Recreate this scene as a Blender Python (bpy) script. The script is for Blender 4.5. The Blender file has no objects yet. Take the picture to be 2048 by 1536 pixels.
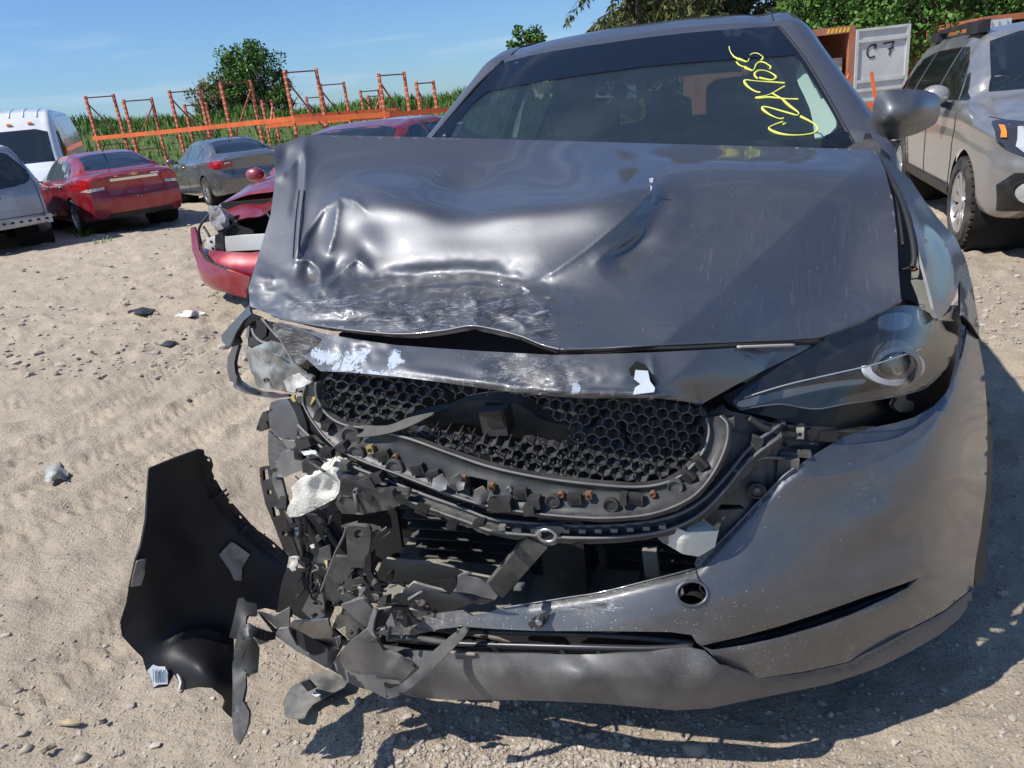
import bpy, bmesh, math, random
import numpy as np
from mathutils import Vector, Matrix
from mathutils.geometry import delaunay_2d_cdt
from mathutils.bvhtree import BVHTree

random.seed(7); rng = np.random.default_rng(7)
SC = bpy.context.scene
COL = SC.collection
rad = math.radians

# ------------------------------------------------------------------ camera
CAM = np.array([0.40, -1.23, 1.41]); FPX = 1500.0
PITCH, YAW, ROLL = rad(20.1), rad(-18.0), rad(-6.3)
def cam_axes():
    cp, sp, cy, sy = math.cos(PITCH), math.sin(PITCH), math.cos(YAW), math.sin(YAW)
    f = np.array([sy*cp, cy*cp, -sp]); r = np.array([cy, -sy, 0.]); u = np.cross(r, f)
    cr, sr = math.cos(ROLL), math.sin(ROLL)
    return r*cr+u*sr, -r*sr+u*cr, f
CR, CU, CF = cam_axes()
cd = bpy.data.cameras.new('camera'); cam = bpy.data.objects.new('camera', cd); COL.objects.link(cam)
cd.sensor_fit = 'HORIZONTAL'; cd.sensor_width = 36.0; cd.lens = 36.0*FPX/2048.0
cd.clip_start = .02; cd.clip_end = 2000
cam.matrix_world = Matrix(((CR[0], CU[0], -CF[0], CAM[0]), (CR[1], CU[1], -CF[1], CAM[1]), (CR[2], CU[2], -CF[2], CAM[2]), (0, 0, 0, 1)))
SC.camera = cam
SC.render.resolution_x, SC.render.resolution_y = 1024, 768
SC.cycles.use_denoising = True
SC.cycles.max_bounces = 8; SC.cycles.transparent_max_bounces = 24
try: SC.cycles.denoiser = 'OPENIMAGEDENOISE'
except Exception: pass

# ------------------------------------------------------------------ light
SUNV = Vector((-0.62, -0.50, 1.0)).normalized()            # towards the sun
sel = math.asin(SUNV.z); saz = math.atan2(SUNV.x, SUNV.y)
sl = bpy.data.lights.new('sun', 'SUN'); sl.energy = 4.5; sl.angle = rad(.5); sl.color = (1., .955, .88)
so = bpy.data.objects.new('sun', sl); COL.objects.link(so)
so.rotation_euler = SUNV.to_track_quat('Z', 'Y').to_euler(); so.location = (-6, -8, 12)
W_ = bpy.data.worlds.new('World'); SC.world = W_; W_.use_nodes = True
wn = W_.node_tree.nodes; wl = W_.node_tree.links
bgn = wn['Background']
sky = wn.new('ShaderNodeTexSky'); sky.sky_type = 'NISHITA'; sky.sun_disc = False
sky.sun_elevation = sel; sky.sun_rotation = saz; sky.air_density = 1.0; sky.dust_density = .6; sky.ozone_density = 1.6
# thin cirrus streaks over the blue
tcw = wn.new('ShaderNodeTexCoord'); mpw = wn.new('ShaderNodeMapping'); mpw.inputs['Scale'].default_value = (1.6, 2.2, 15)
mpw.inputs['Rotation'].default_value = (0.10, 0.06, .3)
wl.new(tcw.outputs['Generated'], mpw.inputs['Vector'])
nzw = wn.new('ShaderNodeTexNoise'); nzw.inputs['Scale'].default_value = 2.1; nzw.inputs['Detail'].default_value = 5; nzw.inputs['Roughness'].default_value = .52
wl.new(mpw.outputs['Vector'], nzw.inputs['Vector'])
crw = wn.new('ShaderNodeValToRGB'); crw.color_ramp.elements[0].position = .52; crw.color_ramp.elements[1].position = .82
crw.color_ramp.elements[0].color = (0, 0, 0, 1); crw.color_ramp.elements[1].color = (.6, .6, .6, 1)
wl.new(nzw.outputs['Fac'], crw.inputs['Fac'])
mxw = wn.new('ShaderNodeMixRGB'); mxw.inputs['Color2'].default_value = (5.4, 6.3, 7.6, 1)
tnt = wn.new('ShaderNodeMixRGB'); tnt.blend_type = 'MULTIPLY'; tnt.inputs['Fac'].default_value = 1.; tnt.inputs['Color2'].default_value = (.57, .80, 1.11, 1)
wl.new(sky.outputs['Color'], tnt.inputs['Color1'])
wl.new(crw.outputs['Color'], mxw.inputs['Fac']); wl.new(tnt.outputs['Color'], mxw.inputs['Color1'])
wl.new(mxw.outputs['Color'], bgn.inputs['Color'])
bgn.inputs['Strength'].default_value = .10
SC.view_settings.view_transform = 'Standard'; SC.view_settings.look = 'None'
SC.view_settings.exposure = 0.34; SC.view_settings.gamma = 1.0; SC.view_settings.use_curve_mapping = False

# ------------------------------------------------------------------ camera-ray helpers (points in the real place)
def ray(px, py):
    px = np.asarray(px, float)[..., None]; py = np.asarray(py, float)[..., None]
    return CF + (px-1024)/FPX*CR + (768-py)/FPX*CU
def WY(px, py, y):
    d = ray(px, py); y = np.asarray(y, float)
    return CAM + d*((y-CAM[1])/d[..., 1])[..., None]
def WZ(px, py, z=0.):
    d = ray(px, py); return CAM + d*((z-CAM[2])/d[..., 2])[..., None]
def WD(px, py, dep):
    return CAM + ray(px, py)*dep
def V(a): return Vector((float(a[0]), float(a[1]), float(a[2])))
def zc(x0, y0, s):
    return lambda pts: [(x0+p[0]/s, y0+p[1]/s) + tuple(p[2:]) for p in pts]
ZA = zc(430, 590, 5.12); ZB = zc(500, 1000, 5.12); ZC = zc(700, 980, 4.096); ZD = zc(1350, 580, 3.2)
ZE = zc(440, 1150, 3.98); ZF = zc(1700, 280, 2.477); Z5 = zc(200, 850, 2.239); Z6 = zc(400, 600, 3.072)
Z7 = zc(900, 700, 2.793); Z8 = zc(1300, 600, 1.746)

# ------------------------------------------------------------------ object helpers
WM = {}
def thing(name, label, cat, loc=(0, 0, 0), rotz=0., group=None):
    o = bpy.data.objects.new(name, None); COL.objects.link(o)
    o.empty_display_size = .2
    o.location = loc; o.rotation_euler = (0, 0, rotz)
    o['label'] = label; o['category'] = cat
    if group: o['group'] = group
    WM[o.name] = Matrix.Translation(Vector(loc)) @ Matrix.Rotation(rotz, 4, 'Z')
    return o
def tag(o, label, cat, group=None):
    o['label'] = label; o['category'] = cat
    if group: o['group'] = group
    return o
def obj(name, verts, faces, mat, parent=None, smooth=True, sharp=None, local=False, kind=None, origin=None):
    verts = np.asarray(verts, float).reshape(-1, 3)
    M = WM[parent.name] if parent is not None else Matrix.Identity(4)
    base = Matrix.Identity(4)
    if parent is None and origin is not None:
        base = Matrix.Translation(Vector(origin)); M = base
    if not local:
        Mi = np.array(M.inverted()); verts = verts @ Mi[:3, :3].T + Mi[:3, 3]
    me = bpy.data.meshes.new(name)
    me.from_pydata(verts.tolist(), [], [list(map(int, f)) for f in faces]); me.update()
    if smooth:
        me.shade_smooth()
        if sharp is not None: me.set_sharp_from_angle(angle=rad(sharp))
    if mat is not None: me.materials.append(mat)
    o = bpy.data.objects.new(name, me); COL.objects.link(o)
    if parent is not None: o.parent = parent
    elif origin is not None: o.location = origin
    WM[o.name] = M.copy()
    if kind: o['kind'] = kind
    return o
def copy_tree(o, parent=None):
    c = o.copy(); COL.objects.link(c)
    if parent is not None: c.parent = parent
    WM[c.name] = WM[o.name].copy()
    for ch in list(o.children):
        copy_tree(ch, c)
    return c

class MB:
    """collects primitive shapes into one mesh"""
    def __init__(s): s.v = []; s.f = []
    def add(s, v, f):
        n = len(s.v); s.v += [tuple(map(float, p)) for p in v]; s.f += [[i+n for i in q] for q in f]; return s
    def box(s, c, size, R=None):
        c = np.array(c, float); h = np.array(size, float)/2
        v = np.array([[x, y, z] for x in (-1, 1) for y in (-1, 1) for z in (-1, 1)])*h
        if R is not None: v = v @ np.array(R).T
        return s.add(v+c, [(0, 1, 3, 2), (4, 6, 7, 5), (0, 4, 5, 1), (2, 3, 7, 6), (0, 2, 6, 4), (1, 5, 7, 3)])
    def bar(s, a, b, w, h, up=(0, 0, 1)):
        a = np.array(a, float); b = np.array(b, float); d = b-a; L = np.linalg.norm(d); d = d/L
        up = np.array(up, float)
        if abs(d@up) > .97: up = np.array([1., 0, 0])
        x = np.cross(d, up); x /= np.linalg.norm(x); z = np.cross(x, d)
        R = np.stack([x, d, z], 1)
        return s.box((a+b)/2, (w, L, h), R)
    def tube(s, pts, r, n=8, closed=False, caps=True):
        P = np.array(pts, float); m = len(P); rr = np.full(m, r) if np.isscalar(r) else np.array(r, float)
        T = np.zeros_like(P)
        for i in range(m):
            a = P[(i-1) % m] if closed else P[max(i-1, 0)]; b = P[(i+1) % m] if closed else P[min(i+1, m-1)]
            T[i] = (b-a)/(np.linalg.norm(b-a)+1e-12)
        up = np.array([0, 0, 1.]) if abs(T[0][2]) < .9 else np.array([1., 0, 0])
        x = np.cross(T[0], up); x /= np.linalg.norm(x)
        v = []
        for i in range(m):
            x = x - T[i]*(x@T[i]); x /= (np.linalg.norm(x)+1e-12); y = np.cross(T[i], x)
            for k in range(n):
                a = 2*math.pi*k/n; v.append(P[i]+rr[i]*(math.cos(a)*x+math.sin(a)*y))
        f = []
        for i in range(m if closed else m-1):
            j = (i+1) % m
            for k in range(n):
                l = (k+1) % n; f.append((i*n+k, i*n+l, j*n+l, j*n+k))
        if caps and not closed:
            f.append(tuple(range(n-1, -1, -1))); f.append(tuple(range((m-1)*n, m*n)))
        return s.add(v, f)
    def lathe(s, prof, c=(0, 0, 0), axis='x', n=32):
        """prof: (radius, along) ; revolved about axis through c"""
        v = []; m = len(prof)
        for i, (r, t) in enumerate(prof):
            for k in range(n):
                a = 2*math.pi*k/n; p = (r*math.cos(a), r*math.sin(a))
                q = {'x': (t, p[0], p[1]), 'y': (p[1], t, p[0]), 'z': (p[0], p[1], t)}[axis]
                v.append((q[0]+c[0], q[1]+c[1], q[2]+c[2]))
        f = [(i*n+k, i*n+(k+1) % n, (i+1)*n+(k+1) % n, (i+1)*n+k) for i in range(m-1) for k in range(n)]
        return s.add(v, f)
    def build(s, name, mat, parent=None, **k): return obj(name, s.v, s.f, mat, parent, **k)

def catmull(pts, n=8, closed=False):
    P = np.array(pts, float); m = len(P); out = []
    for i in range(m if closed else m-1):
        if closed: a, b, c, d = P[(i-1) % m], P[i], P[(i+1) % m], P[(i+2) % m]
        else: a, b, c, d = P[max(i-1, 0)], P[i], P[i+1], P[min(i+2, m-1)]
        for t in np.linspace(0, 1, n, endpoint=False):
            out.append(.5*((2*b)+(-a+c)*t+(2*a-5*b+4*c-d)*t*t+(-a+3*b-3*c+d)*t**3))
    if not closed: out.append(P[-1])
    return np.array(out)
def resample(P, step, closed=True):
    P = np.asarray(P, float)
    if closed: P = np.vstack([P, P[:1]])
    out = []
    for a, b in zip(P[:-1], P[1:]):
        k = max(1, int(round(np.linalg.norm((b-a)[:2])/step)))
        for t in range(k): out.append(a+(b-a)*t/k)
    if not closed: out.append(P[-1])
    return np.array(out)
def inside(pts, poly):
    x, y = pts[:, 0], pts[:, 1]; c = np.zeros(len(pts), bool); n = len(poly); j = n-1
    for i in range(n):
        xi, yi = poly[i][:2]; xj, yj = poly[j][:2]
        m = ((yi > y) != (yj > y)) & (x < (xj-xi)*(y-yi)/((yj-yi) + 1e-12)+xi)
        c ^= m; j = i
    return c
def segdist(pts, poly, closed=True):
    P = np.asarray(poly, float)[:, :2]; n = len(P); d = np.full(len(pts), 1e9)
    for i in range(n if closed else n-1):
        a, b = P[i], P[(i+1) % n]; ab = b-a; L = ab@ab+1e-12
        t = np.clip(((pts-a)@ab)/L, 0, 1); d = np.minimum(d, np.linalg.norm(pts-(a+t[:, None]*ab), axis=1))
    return d
def fill2d(outline, step, holes=()):
    """triangulated 2d fill of a polygon with regular interior points"""
    O = np.asarray(outline, float)[:, :2]
    lo, hi = O.min(0), O.max(0)
    xs = np.arange(lo[0], hi[0], step); ys = np.arange(lo[1], hi[1], step*.866)
    G = np.array([(x+(step/2 if j % 2 else 0), y) for j, y in enumerate(ys) for x in xs]).reshape(-1, 2)
    H = [np.asarray(h, float)[:, :2] for h in holes]
    if len(G):
        ok = inside(G, O)
        G = G[ok]
        if len(G):
            ok = segdist(G, O) > step*.45
            for h in H: ok &= ~inside(G, h) & (segdist(G, h) > step*.45)
            G = G[ok]
    pts = [Vector((float(p[0]), float(p[1]))) for p in O]; n = len(O)
    edges = [(i, (i+1) % n) for i in range(n)]
    for h in H:
        b = len(pts); pts += [Vector((float(p[0]), float(p[1]))) for p in h]
        edges += [(b+i, b+(i+1) % len(h)) for i in range(len(h))]
    pts += [Vector((float(p[0]), float(p[1]))) for p in G]
    v, e, f, ov, oe, of = delaunay_2d_cdt(pts, edges, [], 0, 1e-6)
    v = np.array([(p.x, p.y) for p in v])
    F = []
    if len(f):
        C = np.array([v[list(t)].mean(0) for t in f])
        ok = inside(C, O)
        for h in H: ok &= ~inside(C, h)
        F = [list(t) for t, k in zip(f, ok) if k]
    return v, F

class TPS:
    def __init__(s, pts, lam=0.):
        P = np.array(pts, float); s.x = P[:, :2]/100.; n = len(P)
        d = np.linalg.norm(s.x[:, None]-s.x[None], axis=2)
        K = np.where(d > 1e-9, d*d*np.log(d+1e-12), 0)+lam*np.eye(n)
        Q = np.hstack([np.ones((n, 1)), s.x])
        A = np.block([[K, Q], [Q.T, np.zeros((3, 3))]])
        s.w = np.linalg.lstsq(A, np.concatenate([P[:, 2], np.zeros(3)]), rcond=None)[0]
    def __call__(s, xy):
        q = np.asarray(xy, float)[:, :2]/100.
        d = np.linalg.norm(q[:, None]-s.x[None], axis=2)
        K = np.where(d > 1e-9, d*d*np.log(d+1e-12), 0)
        return K @ s.w[:-3] + s.w[-3] + q @ s.w[-2:]
def depthfn(ctrl):
    if callable(ctrl): return ctrl
    if np.isscalar(ctrl): return lambda xy: np.full(len(xy), float(ctrl))
    if len(ctrl) < 3: raise ValueError('ctrl')
    return TPS(ctrl)

def thicken(V3, F, thick):
    """front sheet + back sheet + rim with its own vertices (crisp edges)"""
    V3 = np.asarray(V3, float); F = [list(f) for f in F]
    N = np.zeros_like(V3)
    for f in F:
        p = V3[f]; nn = np.cross(p[1]-p[0], p[2]-p[0])
        for i in f: N[i] += nn
    N /= (np.linalg.norm(N, axis=1)[:, None]+1e-12)
    n = len(V3); B = V3-N*thick
    cnt = {}
    for f in F:
        for a, b in zip(f, f[1:]+f[:1]):
            cnt[(a, b)] = 1
    rim = [(a, b) for (a, b) in cnt if (b, a) not in cnt]
    vv = list(V3)+list(B); ff = F+[[i+n for i in reversed(f)] for f in F]
    rm = {}
    for a, b in rim:
        for k in (a, b):
            if k not in rm:
                rm[k] = len(vv); vv.append(V3[k]); vv.append(B[k])
        ff.append([rm[b], rm[a], rm[a]+1, rm[b]+1])
    return np.array(vv), ff, n
def set_attr(o, name, vals):
    a = o.data.attributes.new(name, 'FLOAT', 'POINT'); a.data.foreach_set('value', np.asarray(vals, np.float32))

def panel(name, mat, parent, outline, ctrl, step=10., thick=.004, holes=(), disp=None, curve=True, attrs=None,
          label=None, kind=None, edge=None, sharp=None, origin=None):
    """sheet whose outline is given as seen from the camera station and whose distance is given by depth points"""
    O = catmull([p[:2] for p in outline], 6, True) if curve else np.array([p[:2] for p in outline], float)
    O = resample(O, edge or step)
    if curve:   # thin very close points
        keep = [0]
        for i in range(1, len(O)):
            if np.linalg.norm(O[i]-O[keep[-1]]) > (edge or step)*.45: keep.append(i)
        O = O[keep]
    H = [resample(np.array(h, float)[:, :2], step) for h in holes]
    xy, F = fill2d(O, step, H)
    Yv = depthfn(ctrl)(xy)
    if disp is not None: Yv = Yv+disp(xy)
    P = WY(xy[:, 0], xy[:, 1], Yv)
    if F:
        f = F[0]; tot = 0
        for f in F:
            tot += np.dot(np.cross(P[f[1]]-P[f[0]], P[f[2]]-P[f[0]]), CAM-P[f[0]])
        if tot < 0: F = [f[::-1] for f in F]
    v, ff, n = thicken(P, F, thick)
    o = obj(name, v, ff, mat, parent, smooth=True, sharp=sharp, kind=kind, origin=origin)
    if attrs:
        for k, fn in attrs.items():
            a = fn(xy); full = np.zeros(len(v)); full[:n] = a; full[n:2*n] = 0
            set_attr(o, k, full)
    if label: o['label'] = label
    return o
def ridge(xy, line, w, amp, sharp=True, closed=False, taper=True):
    """displacement along a polyline; sharp -> creased crest"""
    P = np.asarray(line, float)[:, :2]; L = np.r_[0, np.cumsum(np.linalg.norm(np.diff(P, axis=0), axis=1))]
    best = np.full(len(xy), 1e9); tt = np.zeros(len(xy))
    for i in range(len(P)-1):
        a, b = P[i], P[i+1]; ab = b-a; l2 = ab@ab
        t = np.clip(((xy-a)@ab)/l2, 0, 1); d = np.linalg.norm(xy-(a+t[:, None]*ab), axis=1)
        m = d < best; best[m] = d[m]; tt[m] = (L[i]+t[m]*math.sqrt(l2))/L[-1]
    k = np.exp(-best/w) if sharp else np.exp(-(best/w)**2)
    if taper: k = k*np.clip(np.minimum(tt, 1-tt)*5+.15, 0, 1)
    return amp*k
def blob(xy, c, rx, ry, ang, amp):
    a = rad(ang); d = xy-np.array(c); x = d[:, 0]*math.cos(a)+d[:, 1]*math.sin(a); y = -d[:, 0]*math.sin(a)+d[:, 1]*math.cos(a)
    return amp*np.exp(-(x/rx)**2-(y/ry)**2)
def smoothstep(a, b, x): t = np.clip((x-a)/(b-a), 0, 1); return t*t*(3-2*t)

# ------------------------------------------------------------------ materials
MATS = {}
def mk(name, col, rough=.5, metal=0., coat=0., spec=.5, col2=None, nscale=6., nlo=.4, nhi=.65, bump=0., bscale=60., bdist=.002,
       dust=0., dusthazecol=(.34, .30, .25), dscale=9., speck=0., emit=None, aniso=None, coord='Object', coatrough=.05, ior=1.5):
    if name in MATS: return MATS[name]
    m = bpy.data.materials.new(name); m.use_nodes = True; MATS[name] = m
    nt = m.node_tree; N = nt.nodes; L = nt.links; P = N['Principled BSDF']
    P.inputs['Roughness'].default_value = rough; P.inputs['Metallic'].default_value = metal
    P.inputs['Coat Weight'].default_value = coat; P.inputs['Coat Roughness'].default_value = coatrough
    P.inputs['Specular IOR Level'].default_value = spec; P.inputs['IOR'].default_value = ior
    tc = N.new('ShaderNodeTexCoord')
    co = tc.outputs[coord]
    cur = None
    rgb = N.new('ShaderNodeRGB'); rgb.outputs[0].default_value = (*col, 1); cur = rgb.outputs[0]
    def noise(sc, det=4, ro=.6):
        n = N.new('ShaderNodeTexNoise'); n.inputs['Scale'].default_value = sc; n.inputs['Detail'].default_value = det; n.inputs['Roughness'].default_value = ro
        L.new(co, n.inputs['Vector']); return n.outputs['Fac']
    def ramp(src, a, b, hi=1.):
        r = N.new('ShaderNodeMapRange'); r.inputs['From Min'].default_value = a; r.inputs['From Max'].default_value = b
        r.inputs['To Max'].default_value = hi; L.new(src, r.inputs['Value']); return r.outputs['Result']
    def mixc(fac, a, bcol):
        x = N.new('ShaderNodeMixRGB'); L.new(fac, x.inputs['Fac']); L.new(a, x.inputs['Color1'])
        if isinstance(bcol, tuple): x.inputs['Color2'].default_value = (*bcol, 1)
        else: L.new(bcol, x.inputs['Color2'])
        return x.outputs['Color']
    if col2 is not None: cur = mixc(ramp(noise(nscale), nlo, nhi), cur, col2)
    rsock = None; msock = None
    if dust > 0:
        f = ramp(noise(dscale, 6, .65), .42, .72, dust); cur = mixc(f, cur, dusthazecol)
        a = N.new('ShaderNodeMath'); a.operation = 'MULTIPLY_ADD'; L.new(f, a.inputs[0]); a.inputs[1].default_value = .55; a.inputs[2].default_value = rough
        L.new(a.outputs[0], P.inputs['Roughness'])
        if metal > 0:
            b = N.new('ShaderNodeMath'); b.operation = 'MULTIPLY_ADD'; L.new(f, b.inputs[0]); b.inputs[1].default_value = -metal; b.inputs[2].default_value = metal
            L.new(b.outputs[0], P.inputs['Metallic'])
    if speck > 0:
        vo = N.new('ShaderNodeTexVoronoi'); vo.inputs['Scale'].default_value = 160.; L.new(co, vo.inputs['Vector'])
        lt = N.new('ShaderNodeMath'); lt.operation = 'LESS_THAN'; L.new(vo.outputs['Distance'], lt.inputs[0]); lt.inputs[1].default_value = .16
        g = ramp(noise(5, 3), .45, .7, speck); mu = N.new('ShaderNodeMath'); mu.operation = 'MULTIPLY'; L.new(lt.outputs[0], mu.inputs[0]); L.new(g, mu.inputs[1])
        cur = mixc(mu.outputs[0], cur, (.55, .52, .47))
    L.new(cur, P.inputs['Base Color'])
    if bump > 0:
        b = N.new('ShaderNodeBump'); b.inputs['Strength'].default_value = bump; b.inputs['Distance'].default_value = bdist
        L.new(noise(bscale, 5, .6), b.inputs['Height']); L.new(b.outputs['Normal'], P.inputs['Normal'])
    if emit: 
        P.inputs['Emission Color'].default_value = (*emit, 1); P.inputs['Emission Strength'].default_value = 1.
    return m
def glassmat(name, tint=(.5, .56, .55), refl=1.0, rough=.0, ior=1.5, dusthazew=.0, dusthazecol=(.45, .45, .42)):
    if name in MATS: return MATS[name]
    m = bpy.data.materials.new(name); m.use_nodes = True; MATS[name] = m
    nt = m.node_tree; N = nt.nodes; L = nt.links; N.remove(N['Principled BSDF']); out = N['Material Output']
    t = N.new('ShaderNodeBsdfTransparent'); t.inputs['Color'].default_value = (*tint, 1)
    g = N.new('ShaderNodeBsdfGlossy'); g.inputs['Roughness'].default_value = rough
    lw = N.new('ShaderNodeLayerWeight'); lw.inputs['Blend'].default_value = .5      # two-sided Schlick reflectance
    pw = N.new('ShaderNodeMath'); pw.operation = 'POWER'; pw.inputs[1].default_value = 5.; L.new(lw.outputs['Facing'], pw.inputs[0])
    r0 = ((ior-1)/(ior+1))**2
    mu = N.new('ShaderNodeMath'); mu.operation = 'MULTIPLY_ADD'; mu.inputs[1].default_value = (1-r0)*refl; mu.inputs[2].default_value = r0*refl; mu.use_clamp = True; L.new(pw.outputs[0], mu.inputs[0])
    mx = N.new('ShaderNodeMixShader'); L.new(mu.outputs[0], mx.inputs['Fac']); L.new(t.outputs[0], mx.inputs[1]); L.new(g.outputs[0], mx.inputs[2])
    last = mx.outputs[0]
    if dusthazew > 0:
        d = N.new('ShaderNodeBsdfDiffuse'); d.inputs['Color'].default_value = (*dusthazecol, 1)
        tc = N.new('ShaderNodeTexCoord'); nz = N.new('ShaderNodeTexNoise'); nz.inputs['Scale'].default_value = 14; nz.inputs['Detail'].default_value = 7
        L.new(tc.outputs['Object'], nz.inputs['Vector'])
        mr = N.new('ShaderNodeMapRange'); mr.inputs['From Min'].default_value = .2; mr.inputs['From Max'].default_value = .8; mr.inputs['To Min'].default_value = dusthazew*.75; mr.inputs['To Max'].default_value = dusthazew*1.25
        L.new(nz.outputs['Fac'], mr.inputs['Value'])
        m2 = N.new('ShaderNodeMixShader'); L.new(mr.outputs['Result'], m2.inputs['Fac']); L.new(last, m2.inputs[1]); L.new(d.outputs[0], m2.inputs[2]); last = m2.outputs[0]
    L.new(last, out.inputs['Surface'])
    return m
# ================================================================== GROUND
def vnoise(x, y, seed=0):
    xi, yi = np.floor(x).astype(np.int64), np.floor(y).astype(np.int64); fx, fy = x-xi, y-yi
    def h(a, b):
        n = (a*374761393+b*668265263+seed*1274126177) & 0xffffffff
        n = ((n ^ (n >> 13))*1274126177) & 0xffffffff
        return ((n ^ (n >> 16)) & 0xffff)/65535.
    u, v = fx*fx*(3-2*fx), fy*fy*(3-2*fy)
    return (h(xi, yi)*(1-u)+h(xi+1, yi)*u)*(1-v)+(h(xi, yi+1)*(1-u)+h(xi+1, yi+1)*u)*v
# wheel tracks pressed into the dirt, left of the damaged car
def trk(px): return np.array([WZ(a, b)[:2] for a, b in px])
TRACKS = [(trk([(-300, 1210), (0, 1085), (250, 965), (420, 860), (560, 760)]), .12),
          (trk([(-300, 1020), (0, 930), (200, 830), (400, 700), (480, 620)]), .11),
          (trk([(-200, 770), (60, 740), (260, 700), (430, 640)]), .10),
          (trk([(-200, 640), (100, 600), (300, 545), (420, 500)]), .16),
          (trk([(-300, 1130), (0, 1010), (220, 900), (420, 790), (520, 720)]), .09), (trk([(-200, 860), (60, 810), (260, 750), (440, 690)]), .10),
          (trk([(-200, 700), (100, 655), (300, 590), (420, 545)]), .12), (trk([(-100, 585), (120, 545), (300, 505), (400, 480)]), .15),
          (trk([(-100, 1500), (150, 1330), (280, 1230), (330, 1150)]), .10)]
def gh(x, y, fine=True):
    x = np.asarray(x, float); y = np.asarray(y, float)
    r = np.hypot(x-CAM[0], y-CAM[1])
    z = (vnoise(x*.45+9, y*.45+4, 1)-.5)*.10*np.clip((r-2.2)/5, 0, 1)+(vnoise(x*1.3, y*1.3, 2)-.5)*.035*np.clip((r-1.5)/3.5, .12, 1)
    if fine:
        z = z+(vnoise(x*4.5, y*4.5, 3)-.5)*.022+(vnoise(x*13, y*13, 4)-.5)*.015+(vnoise(x*37, y*37, 5)-.5)*.0055
        z = z+np.maximum(vnoise(x*7, y*7, 8)-.64, 0)*.10*np.clip((r-1.6)/2, .1, 1)
        xy = np.stack([x.ravel(), y.ravel()], 1)
        near = np.hypot(xy[:, 0]-CAM[0], xy[:, 1]-CAM[1]) < 14
        dz = np.zeros(len(xy))
        for P, w in TRACKS:
            for off in (0.,):
                q = xy[near]; best = np.full(len(q), 9.); s = np.zeros(len(q)); acc = 0
                for a, b in zip(P[:-1], P[1:]):
                    ab = b-a; l = np.linalg.norm(ab); t = np.clip(((q-a)@ab)/(l*l), 0, 1)
                    d = np.linalg.norm(q-(a+t[:, None]*ab), axis=1); m = d < best; best[m] = d[m]; s[m] = acc+t[m]*l; acc += l
                v = -.011*np.exp(-(best/w)**4)+.009*np.exp(-((best-w*1.3)/.035)**2)+.0035*np.cos(best*2*np.pi/.034)*np.exp(-(best/w)**6)
                v += .005*np.exp(-(best/w)**6)*np.sign(np.sin(s*95+best*30))
                dz[near] += v
        z = z+dz.reshape(z.shape)
    return z
def gpt(px, py):
    p = WZ(px, py)
    for _ in range(3):
        p = WZ(px, py, float(gh(p[0], p[1], False)))
    return p

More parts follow.
